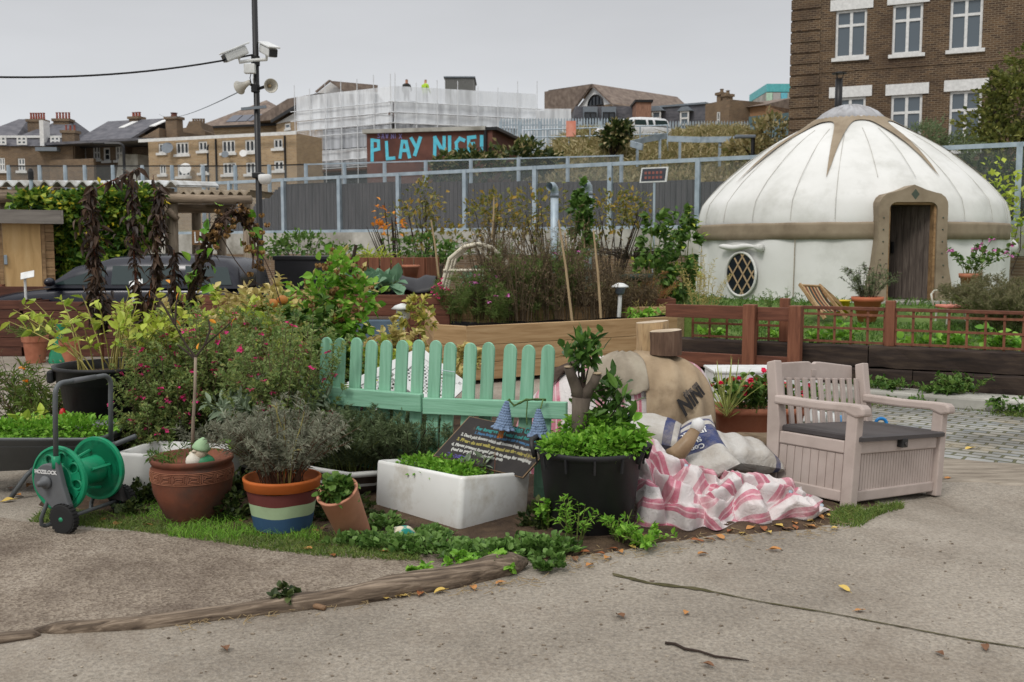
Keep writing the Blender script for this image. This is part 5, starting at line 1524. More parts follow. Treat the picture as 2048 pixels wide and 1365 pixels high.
mb.build('liner', M_blk, t, smooth=1)
p = W(1237, 625, 14.6)
t = thing('solar_light', 'small white solar garden light on a spike beside the pine bed', 'garden light', (p.x, p.y, p.z - .3))
zz = W(1237, 590, 14.6).z
MB().tube([(p.x, p.y, p.z - .3), (p.x + .02, p.y, zz)], .03, 8).build('spike', M_wht, t)
MB().lathe([(.05, 0), (.07, .03), (.08, .1), (.075, .11)], 14, (p.x + .02, p.y, zz)).build('lens', M_glassg, t, smooth=1)
MB().lathe([(.13, .11), (.12, .13), (.05, .17), (0, .175)], 14, (p.x + .02, p.y, zz)).build('cap', M_wht, t, smooth=1)
# ---- yurt garden: raised lawn held by tarred sleepers
WA, WB = Vector((2.18, 12.9, 0)), Vector((5.66, 11.0, 0))
wd = (WB - WA).normalized(); wn = Vector((-wd.y, wd.x, 0))
def wp(s_, t_, z=0.0):
 v = WA + wd * s_ + wn * t_
 return Vector((v.x, v.y, z))
def wpx(px, off=0.0):
 """where the wall's line, moved back by off, crosses a pixel column"""
 u = ray(px, 690); k = u[0] / u[1]; a = WA + wn * off
 s_ = (k * a.y - a.x) / (wd.x - k * wd.y)
 return s_
def lz(t_): return .41 + .28 * sstep(0, 4.5, t_)
def lzxy(x, y):
 return lz((Vector((x, y, 0)) - WA).dot(wn))
mb = MB(); tt_ = np.concatenate([np.linspace(.02, 5, 14), np.linspace(6, 17, 8)])
P = np.zeros((len(tt_), 40, 3))
for i, tv in enumerate(tt_):
 sl_ = wpx(1372) - 7 * sstep(2.4, 4.5, tv)
 for j in range(40):
  s_ = sl_ + (16 - sl_) * max(0, (j - 1)) / 38
  v = wp(s_, tv); P[i, j] = (v.x, v.y, -.2 if j == 0 else lz(tv) + .02 * math.sin(s_ * 3 + tv * 2))
mb.grid(P); setting(mb.build('lawn', M_lawn, smooth=1, origin=(0, 0, 0)))
def sleeper(s0, s1, z0, z1, lab, off=0.0):
 a, b = wp(s0, off), wp(s1, off); L_ = (b - a).length
 mb_ = MB(); n = 14; P = np.zeros((n + 1, 9, 3)); rg_ = np.random.default_rng(int(s0 * 10 + z0 * 100 + 50))
 for i in range(n + 1):
  w_ = rg_.uniform(-.008, .008, 8)
  cs = [(.0, z0 + .015), (-.0, z0 + (z1 - z0) * .5), (.0, z1 - .02), (.02, z1), (.2, z1), (.22, z1 - .02), (.22, z0 + .02), (.2, z0)]
  for j in range(9): P[i, j] = (L_ * i / n, cs[j % 8][0] + w_[j % 8], cs[j % 8][1] + w_[(j + 3) % 8])
 mb_.grid(P[:, ::-1]); mb_.add(P[0, :8], [tuple(range(8))]); mb_.add(P[-1, :8], [tuple(range(8))[::-1]])
 o = mb_.build('railway_sleeper', M_sleeper, None, local=1, origin=a)
 o.location = a; o.rotation_euler = (0, 0, math.atan2(wd.y, wd.x))
 return tag(o, lab, 'sleeper', 'tarred sleepers of the garden wall')
sg = wpx(1737)
sleeper(wpx(1352), sg - .006, .2, .455, 'dark tarred sleeper behind the red brown gate frame, upper course')
sleeper(sg + .006, wpx(2140), .2, .46, 'dark tarred sleeper under the trellis, topmost, running past the bench')
sleeper(.6, sg + .5, -.1, .196, 'dark tarred sleeper low down behind the bench back', -.04)
sleeper(sg + .51, wpx(2200), -.12, .196, 'dark tarred sleeper lowest behind the weeds and kerb', -.04)
mb = MB()
a, b = wp(sg - 1.2, -.3), wp(wpx(2250), -.42)
mb.beam((a.x, a.y, -.07), (b.x, b.y, -.07), .46, .15); setting(mb.build('kerb', M_conc, bevel=.03))
t = thing('trellis_fence', 'red brown trellis fence with square posts on the tarred sleepers', 'fence', wp(2, .1))
ang = math.atan2(wd.y, wd.x)
def tpost(px, z0, z1, par, off=.12, w_=.11, nm='post'):
 p = wp(wpx(px, off), off); o = MB().box((p.x, p.y, (z0 + z1) / 2), (w_, w_, z1 - z0), ang).build(nm, M_redpost, par, bevel=.008); return p
def trellis(px0, px1, z0, z1, par, off=.12, top=True):
 s0, s1 = wpx(px0, off), wpx(px1, off); mb_ = MB(); n = max(2, round((s1 - s0) / .2))
 for k in range(n + 1):
  p = wp(s0 + (s1 - s0) * k / n, off); mb_.box((p.x, p.y, (z0 + z1) / 2), (.028, .016, z1 - z0), ang)
 zz = z0 + .03
 while zz < z1 - .02:
  a, b = wp(s0, off - .015), wp(s1, off - .015); mb_.beam((a.x, a.y, zz), (b.x, b.y, zz), .012, .028); zz += .165
 mb_.build('lattice', M_redpost, par)
 if top:
  a, b = wp(s0, off), wp(s1, off); MB().beam((a.x, a.y, z1 + .02), (b.x, b.y, z1 + .02), .05, .04).build('top_rail', M_redwood, par, bevel=.005)
for px in (1568, 1779, 2100): tpost(px, .46, 1.0, t)
trellis(1604, 1768, .46, .875, t); trellis(1790, 2085, .46, .875, t); trellis(1385, 1488, .46, .72, t, top=False); trellis(1514, 1560, .46, .72, t, top=False)
t = thing('gate_frame', 'red brown post and rail frame standing before the tarred sleepers', 'fence', wp(wpx(1540), -.3))
for px in (1499, 1590): tpost(px, -.05, .93, t, -.22, .15)
def rail(px0, px1, z0, z1, off, par, m=M_redwood):
 a, b = wp(wpx(px0, off), off), wp(wpx(px1, off), off)
 o_ = MB().bb(0, (b - a).length, 0, .05, z0, z1).build('rail', m, par, local=1, bevel=.006)
 o_.location = a - Vector(par.location); o_.rotation_euler = (0, 0, ang)
rail(1330, 1486, .735, .9, -.12, t); rail(1513, 1578, .735, .9, -.2, t); rail(1350, 1487, .12, .3, -.2, t); rail(1512, 1578, .12, .3, -.2, t)
# ---- yurt
YC = Vector((6.69, 20.0, 0)); YB = .69; RS = .94
M_canvas = mnoise('white_canvas', [(198, 198, 193), (214, 214, 210), (220, 220, 217)], 1.1, .9, .06, 9, dirt=(176, 176, 168), dscale=.9, dlo=.55, dhi=.85)
M_tan = mnoise('tan_canvas', [(122, 108, 90), (144, 130, 110), (156, 142, 122)], 2, .85, .08, 9)
M_ydoor = mwood('grey_door_planks', [(66, 58, 54), (92, 82, 76), (112, 102, 94)], 2, 2.5, grain=11, bump=.3)
t = thing('yurt', 'large white canvas yurt with tan trim and an open plank door', 'yurt', (YC.x, YC.y, YB))
dxc = 6.76 - YC.x
def ring(prof, nseg, rib, amp, seed, cut=None):
 th = np.linspace(0, 2 * PI, nseg, endpoint=False)
 P = np.zeros((len(prof), nseg, 3))
 for i, (r, z) in enumerate(prof):
  k = min(1, max(0, (r - .6) / 1.5))
  rr = r * (1 - rib * k * np.abs(np.sin(th * 12)) ** 3)
  rr = rr * RS; P[i] = np.stack([YC.x + rr * np.cos(th), YC.y + rr * np.sin(th), np.full(nseg, z)], -1)
 nz = fnoise(P * np.array([2.2, 2.2, .9]), 1.0, seed) * amp
 d = P - np.array([YC.x, YC.y, 0]); d[..., 2] = 0; d /= (np.linalg.norm(d, axis=-1, keepdims=True) + 1e-6)
 P = P + d * nz[..., None]
 mb_ = MB(); I = np.arange(P.shape[0] * nseg).reshape(P.shape[0], nseg); J = np.concatenate([I, I[:, :1]], 1)
 Fq = np.stack([J[:-1, :-1], J[:-1, 1:], J[1:, 1:], J[1:, :-1]], -1).reshape(-1, 4)
 V = P.reshape(-1, 3)
 if cut:
  c = V[Fq].mean(1); Fq = Fq[~((np.abs(c[:, 0] - 6.76) < cut[0]) & (c[:, 1] < YC.y) & (c[:, 2] < cut[1]))]
 mb_.add(V, Fq); return mb_
prof0 = [(3.09, 2.0), (3.11, 2.12), (3.08, 2.3), (3.02, 2.48), (2.87, 2.66), (2.68, 2.86), (2.47, 3.04), (2.12, 3.32), (1.8, 3.54), (1.47, 3.73), (1.2, 3.87), (.9, 4.03), (.72, 4.13)]
prof = []
for (r0, z0), (r1, z1) in zip(prof0, prof0[1:]):
 prof += [(r0, z0), ((r0 + r1) / 2, (z0 + z1) / 2)]
prof.append(prof0[-1])
ring(prof, 240, .006, .028, 5, (.44, 2.42)).build('roof_canvas', M_canvas, t, smooth=1)
wp_ = [(3.15, YB - .05), (3.13, .9), (3.12, 1.2), (3.11, 1.5), (3.1, 1.8), (3.08, 2.02)]
ring(wp_, 240, .006, .034, 9, (.46, 3)).build('wall_canvas', M_canvas, t, smooth=1)
bl = ring([(3.1, 1.78), (3.14, 1.79), (3.135, 1.9), (3.145, 2.03), (3.14, 2.07), (3.1, 2.08)], 240, .0, .03, 12, (.5, 3)); bl.build('belt', M_tan, t, smooth=1)
mb = MB()
for a in (-PI * .5 - .62, -PI * .5 + .55, -PI * .5 - 1.5, -PI * .5 + 1.2):
 pts = [(YC.x + (r * RS + .012) * math.cos(a), YC.y + (r * RS + .012) * math.sin(a), z) for r, z in [(3.15, .75), (3.13, 1.3), (3.12, 1.78)]]
 MB().tube(pts, .008, 5).build('seam', M_tan, t)
for k in range(24):
 a = k * PI / 12 + .131
 pts = [(YC.x + (r * RS + .008) * math.cos(a), YC.y + (r * RS + .008) * math.sin(a), z + .004) for r, z in prof0[1:11]]
 if abs(pts[0][0] - 6.76) < .75 and pts[0][1] < YC.y: pts = pts[4:]
 MB().tube(pts, .006, 4, False).build('seam', mplain('canvas_seam', (196, 194, 186), .9) if 'canvas_seam' not in MATS else MATS['canvas_seam'], t)
def rprof(r):
 q = sorted(prof0[1:]); return float(np.interp(r, [x[0] for x in q], [x[1] for x in q]))
ns = 360; th = np.linspace(0, 2 * PI, ns, endpoint=False); spike0 = math.atan2(W(1652, 300, 17.6).y - YC.y, W(1652, 300, 17.6).x - YC.x)
rl = []
for a in th:
 ph = ((a - spike0) / (PI / 4)) % 1.0; ph = min(ph, 1 - ph)  # 0 at a tongue, .5 between
 rl.append(.88 + 1.75 * math.exp(-ph / .065) + .18 * math.exp(-(ph / .2) ** 2))
rl = np.minimum(np.array(rl), 2.75)
P = np.zeros((10, ns, 3))
for i in range(10):
 f = i / 9; rr = rl + (.68 - rl) * f
 P[i] = np.stack([YC.x + (rr * RS + .02) * np.cos(th), YC.y + (rr * RS + .02) * np.sin(th), np.array([rprof(x) for x in rr]) + .018 + .01 * np.sin(th * 40) * (f > .5)], -1)
mb = MB(); mb.grid(P, closed=True); mb.build('crown_skirt', M_tan, t, smooth=1)
M_clear = mnoise('crown_plastic', [(128, 126, 126), (156, 156, 158), (176, 178, 182)], 3, .25, .1, 6, spec=.6)
P = []
for r, z in ((.66, 4.12), (.645, 4.165), (.52, 4.28), (.36, 4.37), (.18, 4.43), (.02, 4.45)):
 th = np.linspace(0, 2 * PI, 96, endpoint=False); rr = r * (1 + .03 * np.sin(th * 16)); P.append(np.stack([YC.x + rr * np.cos(th), YC.y + rr * np.sin(th), z + .012 * np.sin(th * 16)], -1))
mb = MB(); mb.grid(np.array(P), closed=True); mb.build('crown_cover', M_clear, t, smooth=1)
c = W(1677, 200, 20.3); zt = W(1677, 158, 20.3).z
ch = MB().tube([(c.x, c.y, 3.9), (c.x, c.y, zt)], [.075, .07], 14).build('flue', M_black, t, smooth=1)
MB().lathe([(.0, .14), (.14, .11), (.15, .1), (.1, .1)], 14, (c.x, c.y, zt)).build('cowl', M_black, ch, smooth=1)
for a in (0, 2, 4): MB().tube([(c.x + .06 * math.cos(a), c.y + .06 * math.sin(a), zt - .01), (c.x + .09 * math.cos(a), c.y + .09 * math.sin(a), zt + .11)], .008, 4).build('strut', M_black, ch)
yd = YC.y - 3.12; X0 = 6.76
def outline(wt, wb, h, pk, rr, flare):
 L_ = [(-wb, YB + .02), (-wb + flare * .35, YB + .3), (-wb + flare * .7, YB + .65), (-wt, YB + 1.05), (-wt, h - rr)]
 L_ += [(-wt + rr * (1 - math.cos(a)), h - rr + rr * math.sin(a)) for a in np.linspace(.3, PI / 2, 4)]
 L_ += [(-wt * .35, h + pk * .35), (0, h + pk)]
 return L_ + [(-x, z) for x, z in L_[-2::-1]]
oo, ii = outline(.58, .76, 2.56, .13, .22, .2), outline(.405, .42, 2.4, .0, .12, .02)
n = len(oo)
mb = MB()
V = [(X0 + x, yd, z) for x, z in oo] + [(X0 + x, yd, z) for x, z in ii] + [(X0 + x, yd + .6, z) for x, z in oo] + [(X0 + x, yd + .35, z) for x, z in ii]
Fq = []
for i in range(n - 1):
 Fq += [(i, i + 1, n + i + 1, n + i), (i, 2 * n + i, 2 * n + i + 1, i + 1), (n + i, n + i + 1, 3 * n + i + 1, 3 * n + i)]
mb.add(V, Fq); o = mb.build('door_surround', M_tan, t, smooth=False)
M_badge = mplain('green_badge', (78, 88, 76), .8)
mb = MB(); mb.prism([(X0 + .02, 2.44), (X0 + .09, 2.53), (X0 + .02, 2.62), (X0 - .05, 2.53)], .006, (0, yd - .002, 0)); mb.build('badge', M_badge, o)
for sx in (-1, 1):
 mb = MB()
 for k in range(7):
  z = YB + .25 + k * .2; mb.blob((X0 + sx * (.5 if k > 2 else .53), yd - .005, z), .014, 6, 4)
 mb.build('eyelet_strip', M_badge, o)
hx = X0 + .39; lw = .74; da = R(48)
dl = MB()
for k in range(6):
 dl.bb(-lw + lw * k / 6 + .003, -lw + lw * (k + 1) / 6 - .003, 0, .035, YB + .06, 2.36)
dl.bb(-lw, 0, .036, .07, YB + .4, YB + .5); dl.bb(-lw, 0, .036, .07, 2.0, 2.1)
o = dl.build('door', M_ydoor, t, local=1); o.location = Vector((hx, yd + .2, 0)) - Vector(t.location) + Vector((0, 0, 0)); o.rotation_euler = (0, 0, -da)
MB().box((-lw + .07, -.03, YB + .95), (.05, .04, .2)).build('handle', M_black, o, local=1, bevel=.01)
fr = MB(); fr.bb(X0 + .37, X0 + .41, yd + .05, yd + .3, YB, 2.38); fr.bb(X0 - .41, X0 - .37, yd + .05, yd + .3, YB, 2.38); fr.bb(X0 - .41, X0 + .41, yd + .05, yd + .3, 2.36, 2.4)
fr.build('door_frame', M_shed, t)
MB().bb(X0 - .6, X0 + .7, yd - .25, yd + .6, YB - .02, YB + .05).build('door_step', M_conc, t, bevel=.01)
MB().lathe([(0, 0), (2.85, 0), (2.85, .04), (0, .04)], 48, (YC.x, YC.y, YB - .01)).build('floor', M_ydoor, t)
best = min(np.linspace(-PI, 0, 720), key=lambda a: abs((YC.x + 2.91 * math.cos(a)) / (YC.y + 2.91 * math.sin(a)) - (1486 - 1024) / FPX) + (10 if math.sin(a) > -.2 else 0))
wc = Vector((YC.x + 2.95 * math.cos(best), YC.y + 2.95 * math.sin(best), 0)); wc.z = W(1486, 549, wc.y).z
ux, nv = Vector((-math.sin(best), math.cos(best), 0)), Vector((math.cos(best), math.sin(best), 0))
el = [(wc + ux * .37 * math.cos(a) * (1 if True else 0) + Vector((0, 0, .4)) * math.sin(a) * (1.0)) for a in np.linspace(0, 2 * PI, 33)[:-1]]
wo = MB().add([v + nv * .02 for v in el], [tuple(range(32))]).build('window', M_glassd, t)
mb = MB(); mb.tube([v + nv * .03 for v in el] + [el[0] + nv * .03], .025, 6, False); mb.build('window_rim', M_canvas, wo, smooth=1)
M_lath = mplain('pale_lath', (186, 160, 126), .8)
for sgn in (-1, 1):
 for off in (-.22, .06, .3):
  ptsl = []
  for k in np.linspace(-.6, .6, 25):
   x, z = off * .9 + k * .55, sgn * k * .75
   if (x / .36) ** 2 + (z / .39) ** 2 < 1: ptsl.append(wc + ux * x + Vector((0, 0, z)) + nv * (.027 + .006 * (sgn > 0)))
  if len(ptsl) > 1: MB().beam(ptsl[0], ptsl[-1], .008, .028, up=nv.cross((ptsl[-1] - ptsl[0]).normalized())).build('lath', M_lath, wo)
fc = wc + Vector((0, 0, .5)) + nv * .05
pts = [fc + ux * k + Vector((0, 0, .015 * math.sin(k * 9))) for k in np.linspace(-.52, .52, 12)]
mb = MB(); mb.tube(pts, [.03, .05, .055, .05, .055, .052, .055, .05, .04, .03, .06, .075], 10); mb.build('rolled_flap', M_canvas, t, smooth=1)
mb = MB(); e = Vector((YC.x + 3.0 * math.cos(-.35), YC.y + 3.0 * math.sin(-.35), 1.65)); mb.blob(e, (.1, .1, .13), 10, 8, .3, 3); mb.build('tied_cloth', M_canvas, t, smooth=1)
# ---- things by the yurt
def on_lawn(px, d, dz=0):
 v = W(px, 600, d); return Vector((v.x, v.y, lzxy(v.x, v.y) + dz))
M_stripe = None
def mstripes(name, cols, scale, axis='X', coord='UV', rough=.75, lo=0.0, nz=.0, worn=None):
 m, tr, b = new_mat(name)
 c = NN(tr, 'ShaderNodeTexCoord'); s_ = NN(tr, 'ShaderNodeSeparateXYZ'); tr.links.new(c.outputs[coord], s_.inputs[0])
 mu = NN(tr, 'ShaderNodeMath', operation='MULTIPLY'); mu.inputs[1].default_value = scale; tr.links.new(s_.outputs[axis], mu.inputs[0])
 frc = NN(tr, 'ShaderNodeMath', operation='FRACT'); tr.links.new(mu.outputs[0], frc.inputs[0])
 r = NN(tr, 'ShaderNodeValToRGB'); r.color_ramp.interpolation = 'CONSTANT'
 e = r.color_ramp.elements
 while len(e) < len(cols): e.new(.5)
 for k, (p_, c_) in enumerate(cols): e[k].position = p_; e[k].color = lin(c_)
 tr.links.new(frc.outputs[0], r.inputs[0])
 col = r.outputs[0]
 if worn:
  v = coords(tr, (1, 1, 1), 'Object', False); n_ = noise(tr, v, 7, 6, .7)
  mrn = NN(tr, 'ShaderNodeMapRange'); mrn.inputs['From Min'].default_value = .42; mrn.inputs['From Max'].default_value = .75; mrn.inputs['To Max'].default_value = .8
  tr.links.new(n_.outputs['Fac'], mrn.inputs['Value']); col = mixc(tr, col, lin(worn), mrn.outputs[0])
  n2_ = noise(tr, v, 17, 5, .65, 1.5); bp = NN(tr, 'ShaderNodeBump'); bp.inputs['Strength'].default_value = .6; bp.inputs['Distance'].default_value = .018
  tr.links.new(n2_.outputs['Fac'], bp.inputs['Height']); tr.links.new(bp.outputs[0], b.inputs['Normal'])
 tr.links.new(col, b.inputs['Base Color']); b.inputs['Roughness'].default_value = rough; b.inputs['Specular IOR Level'].default_value = .25
 return m
M_deck = mstripes('deckchair_stripes', [(0, (74, 62, 52)), (.22, (180, 150, 110)), (.34, (120, 76, 56)), (.55, (196, 172, 132)), (.66, (60, 66, 58)), (.88, (176, 120, 76))], 2.0)
b0 = on_lawn(1650, 14.3)
t = thing('deckchair', 'striped canvas deckchair with wooden frame leaning back in front of the yurt', 'deckchair', b0, R(0))
TL, TR, BL, BR = W(1601, 571, 14.3), W(1640, 573, 14.7), W(1640, 624, 14.0), W(1682, 624, 14.4)
n = 10; P = np.zeros((n + 1, 7, 3)); UV = np.zeros((n + 1, 7, 2))
for i in range(n + 1):
 for j in range(7):
  v = TL.lerp(BL, i / n).lerp(TR.lerp(BR, i / n), j / 6); P[i, j] = (v.x, v.y, v.z - .06 * math.sin(PI * i / n)); UV[i, j] = (j / 6, i / n)
MB().grid(P, UV).build('canvas_seat', M_deck, t, smooth=1, solid=.006)
for a, b in ((TL, BL), (TR, BR)): MB().beam(a + (a - b) * .05, b + (b - a) * .25, .03, .045).build('frame_rail', M_pine, t)
MB().tube([TL, TR], .018, 8).build('frame_bar', M_pine, t)
for a, b in ((W(1638, 570, 14.8), W(1695, 620, 14.8)),): MB().beam(a, b + (b - a) * .25, .03, .045).build('frame_leg', M_pine, t)
p = on_lawn(1683, 14.9)
t = thing('bucket', 'bright yellow plastic bucket beside the deckchair', 'bucket', p)
zz = W(1683, 603, 14.9).z; h_ = zz - p.z
MB().lathe([(.1, 0), (.125, h_), (.135, h_), (.135, h_ + .02), (.115, h_), (.09, .02)], 20, p).build('body', mplain('yellow_plastic', (222, 194, 40), .45), t, smooth=1)
MB().tube(arc(p + Vector((0, 0, h_ * .6)), .135, PI, 2 * PI, 10), .005, 5).build('handle', M_steel, t)
p = on_lawn(1735, 14.2); zz = W(1735, 594, 14.2).z; h_ = zz - p.z
t = thing('bowl_planter', 'wide terracotta bowl planter holding a dried plant near the yurt door', 'plant pot', p)
MB().lathe([(.12, 0), (.19, h_ * .8), (.215, h_ * .82), (.225, h_), (.2, h_), (.185, h_ * .8), (0, h_ * .75)], 24, p).build('bowl', mnoise('orange_terracotta', [(176, 98, 68), (198, 118, 86)], 4, .7, .1), t, smooth=1)
plant('dried_shrub', 'wispy dried grey shrub with dark seed heads in the terracotta bowl', 'plant', (p.x, p.y, p.z + h_ * .75), .62, .42, 26, (.05, .18, 0), 26, M_stem_d, ML['rosemary'], 21, .1, .004, .1, twigs=2, flower=(ML['blackbrown'], .035, 26, 3))
p = on_lawn(1893, 13.9)
t = thing('garden_chair', 'cream tubular chair with a salmon pink seat by the yurt door', 'chair', p)
s0 = Vector((p.x, p.y, W(1893, 612, 13.9).z)); bt = W(1885, 582, 13.9).z
xl_, xr_ = W(1867, 600, 13.9).x, W(1903, 600, 13.9).x
M_ctube = mplain('cream_tube', (206, 206, 192), .4)
MB().tube([(xl_, p.y, s0.z), (xl_ - .01, p.y + .06, bt - .05), (xl_ + .04, p.y + .07, bt), (xr_ - .04, p.y + .07, bt), (xr_ + .0, p.y + .06, bt - .05), (xr_, p.y, s0.z)], .015, 8).build('back_frame', M_ctube, t, smooth=1)
mb = MB(); mb.box((s0.x + .06, p.y - .18, s0.z), (.44, .4, .045)); mb.build('seat', mplain('salmon_vinyl', (222, 136, 116), .5), t, bevel=.02)
for dx in (-.13, .25):
 for dy in (0, -.36): MB().tube([(s0.x + dx, p.y + dy, s0.z - .02), (s0.x + dx * 1.1, p.y + dy, p.z - .02)], .013, 6).build('leg', M_ctube, t)
p = on_lawn(1938, 15.4); zp = W(1938, 590, 15.4).z
t = thing('plant_pot', 'terracotta pot of pink geraniums raised beside the yurt doorway', 'plant pot', (p.x, p.y, p.z))
MB().lathe([(.1, 0), (.14, .26), (.16, .26), (.165, .33), (.14, .33), (.12, .26), (0, .25)], 20, (p.x, p.y, zp)).build('pot', M_terra, t, smooth=1)
MB().tube([(p.x, p.y, p.z), (p.x, p.y, zp)], .05, 8).build('stand', M_log, t)
plant('geranium', 'leggy geranium with pink flowers rising against the white yurt wall', 'plant', (p.x, p.y, zp + .3), .6, .5, 16, (.075, .9, 1), 15, M_stem_g, ML['mid'], 23, .1, .006, .1, lean=(.1, -.1), flower=(ML['palepink'], .06, 16, 6))
plant('feathery_bush', 'tall feathery grey green bush spilling over the trellis end', 'shrub', tuple(on_lawn(2015, 12.8)), .85, .75, 110, (.06, .13, 0), 60, M_stem_g, mleaf('leaf_feather', [(120, 118, 84), (146, 140, 106), (100, 104, 70), (160, 150, 118)]), 24, .3, .004, .2, twigs=3)
plant('tall_weed', 'tall dry seeding weed rising against the yurt wall left of its window', 'plant', tuple(on_lawn(1408, 15.3)), 1.05, .35, 18, (.06, .18, 0), 40, M_stem_y, ML['straw'], 25, .25, .004, .1)
plant('tall_weed', 'green leafy weed between the yurt window and the deckchair', 'plant', tuple(on_lawn(1560, 15.0)), .5, .3, 16, (.05, .3, 0), 22, M_stem_g, ML['mid'], 26, .15, .004, .1)
grass('lawn_grass', [[wp(wpx(1380), .3), wp(9, .3), wp(9, 3), wp(wpx(1380), 2.2)]], 8000, .12, ML['mid'], 27, lzxy, .014, .5)
grass('lawn_grass_far', [[wp(-5, 3.5), wp(9, 3), wp(9, 5.5), wp(-6, 9)]], 7000, .16, ML['mid'], 28, lzxy, .018, .6)
for k, (px, off) in enumerate(((1420, .35), (1640, .35), (1690, .5), (1830, .4), (1905, .5), (1990, .35), (2030, .6), (1555, .4))):
 v = wp(wpx(px, off), off, .42)
 plant('leafy_weed', 'low broad leaved weed growing behind the trellis', 'plant', v, .16 + .08 * (k % 3), .22, 9, (.1, .75, 1), 7, M_stem_g, ML['bright'], 40 + k, .06, .004, .3, group='weeds behind the trellis')
for k, (px, off, hh, lab) in enumerate(((1760, -.3, .16, 'small dark weed at the foot of the sleepers just clear of the bench back'), (1930, -.28, .3, 'tallest weed climbing the front of the tarred sleepers'), (1880, -.3, .15, 'short weed beside the tallest one on the sleepers'), (1815, -.5, .12, 'low leafy clump on the kerb edge by the cobbles'), (2030, -.6, .16, 'grassy clump on the kerb edge, farthest from the bench'))):
 v = wp(wpx(px, off), off, -.02 if off > -.45 else -.13)
 plant('kerb_weed', lab, 'weed', v, hh, .28, 22, (.06, .6, 1), 16, M_stem_g, ML['mid'], 60 + k, .12, .004, .2)
grass('kerb_grass', [[wp(sg - .6, -.58), wp(wpx(2200), -.58), wp(wpx(2200), -.9), wp(sg - .6, -.85)]], 3500, .09, ML['grass'], 33, None, .009, .6)
# ---- greenery behind
def E_px(l): return [(tuple(W(px, py, y)), (rx * M1(y), dp, rz * M1(y))) for px, py, rx, rz, y, dp in l]
bush('garden_tree', 'leafy yellow green tree growing up the end of the tall brick building', 'tree', E_px([(2030, 210, 66, 70, 33, 1.2), (1975, 258, 55, 42, 33, 1.0), (2065, 140, 50, 50, 33, 1.2), (2020, 285, 100, 30, 32.5, 1.0), (2000, 180, 26, 36, 33, .6)]), 3600, (.2, .6, 0), mleaf('leaf_tree', [(86, 98, 48), (114, 122, 60), (144, 144, 76), (72, 82, 44)]), 71, base=(W(2020, 400, 33).x, 33, 0), mst=M_bark, limbs=14, lr=.12, clump=.3)
bush('grey_bush', 'dusky grey green bush between the yurt roof and the brick building', 'shrub', E_px([(1850, 280, 50, 35, 30, .8), (1900, 300, 55, 30, 30, .8)]), 2200, (.14, .3, 0), ML['rosemary'], 72, base=(W(1870, 400, 30).x, 30, 0), mst=M_stem_d, limbs=8, lr=.06)
bush('ivy_on_fence', 'dark ivy and bramble filling the wire fence beyond the yurt', 'climber', E_px([(1960, 370, 80, 60, 25.2, .5), (2040, 400, 60, 80, 24.6, .5), (2010, 470, 70, 50, 24.4, .6)]), 3600, (.14, .7, 0), ML['dark'], 73, base=(W(2010, 500, 24.5).x, 24.5, 0), mst=M_stem_d, limbs=8, lr=.05, extra=(ML['lime'], .04, .14))
bush('yellowing_climber', 'sparse yellow leaved climber on the wire fence post behind the yurt', 'climber', E_px([(1985, 390, 35, 60, 23.3, .2), (2000, 450, 35, 50, 23.2, .2), (2030, 420, 30, 60, 23, .2)]), 260, (.16, .7, 0), ML['lime'], 74, base=(W(2000, 520, 23).x, 23, 0), mst=M_stem_d, limbs=12, lr=.02, clump=.6, per=3)
for k, (l, lab) in enumerate((([(890, 338, 40, 24, 43, 1.2), (950, 334, 50, 28, 43.5, 1.3), (1040, 322, 56, 34, 44, 1.6), (1085, 325, 40, 26, 44, 1)], 'dark straggling scrub in front of the painted block and along the bank'), ([(1225, 275, 30, 20, 50, 1.2), (1240, 258, 22, 14, 50, 1)], 'small dark bush half hiding the parked white car'), ([(1540, 268, 40, 26, 47, 1.5), (1500, 300, 50, 22, 46, 1)], 'dry bush on the bank beside the tall brick building'))):
 bush('bank_bush', lab, 'shrub', E_px(l), 1900 if k == 0 else 900, (.3, .6, 0), ML['dark'] if k < 2 else ML['drygrass'], 75 + k, base=(l[0] and W(l[0][0], 300, l[0][4]).x, l[0][4], gh(W(l[0][0], 300, l[0][4]).x, l[0][4])), mst=M_stem_d, limbs=6, lr=.06, clump=.35, extra=(ML['drygrass'], .25, .3))
grass('bank_grass', [[Vector((-.5, 41, 0)), Vector((22, 41, 0)), Vector((22, 56, 0)), Vector((-.5, 56, 0))]], 26000, .75, ML['drygrass'], 80, gh, .09, .55)
SH = [([(845, 400, 42, 40, 24, .6), (830, 450, 60, 40, 24, .7), (880, 480, 60, 25, 24, .7)], 900, 'spindly rowan shrub with yellowing leaves, tallest before the boarded fence', 'rowan'),
      ([(965, 440, 45, 40, 25, .6), (1000, 420, 40, 30, 25, .6)], 650, 'small yellow green shrub before the fence beside the bare cane', 'rowan'),
      ([(1080, 420, 60, 45, 25, .7), (1040, 450, 40, 30, 25, .6)], 750, 'speckled yellow shrub around the tall grey flue', 'rowan'),
      ([(1215, 430, 55, 45, 24, .7), (1265, 420, 40, 35, 24, .6)], 800, 'thin dark shrub with yellow flecks between the flues and the yurt', 'rowan'),
      ([(785, 430, 30, 40, 22, .3), (750, 460, 26, 26, 22, .3)], 90, 'nearly bare sapling with a few orange leaves', 'orange'),
      ([(600, 490, 60, 22, 24, .5), (560, 500, 30, 18, 24, .5), (690, 505, 50, 15, 24, .5)], 1100, 'low dark green hedge plants along the retaining wall near the lamp column', 'mid'),
      ([(840, 495, 60, 20, 22, .5), (900, 505, 40, 18, 22, .5)], 700, 'low green growth at the wall foot behind the tunnel frame', 'mid')]
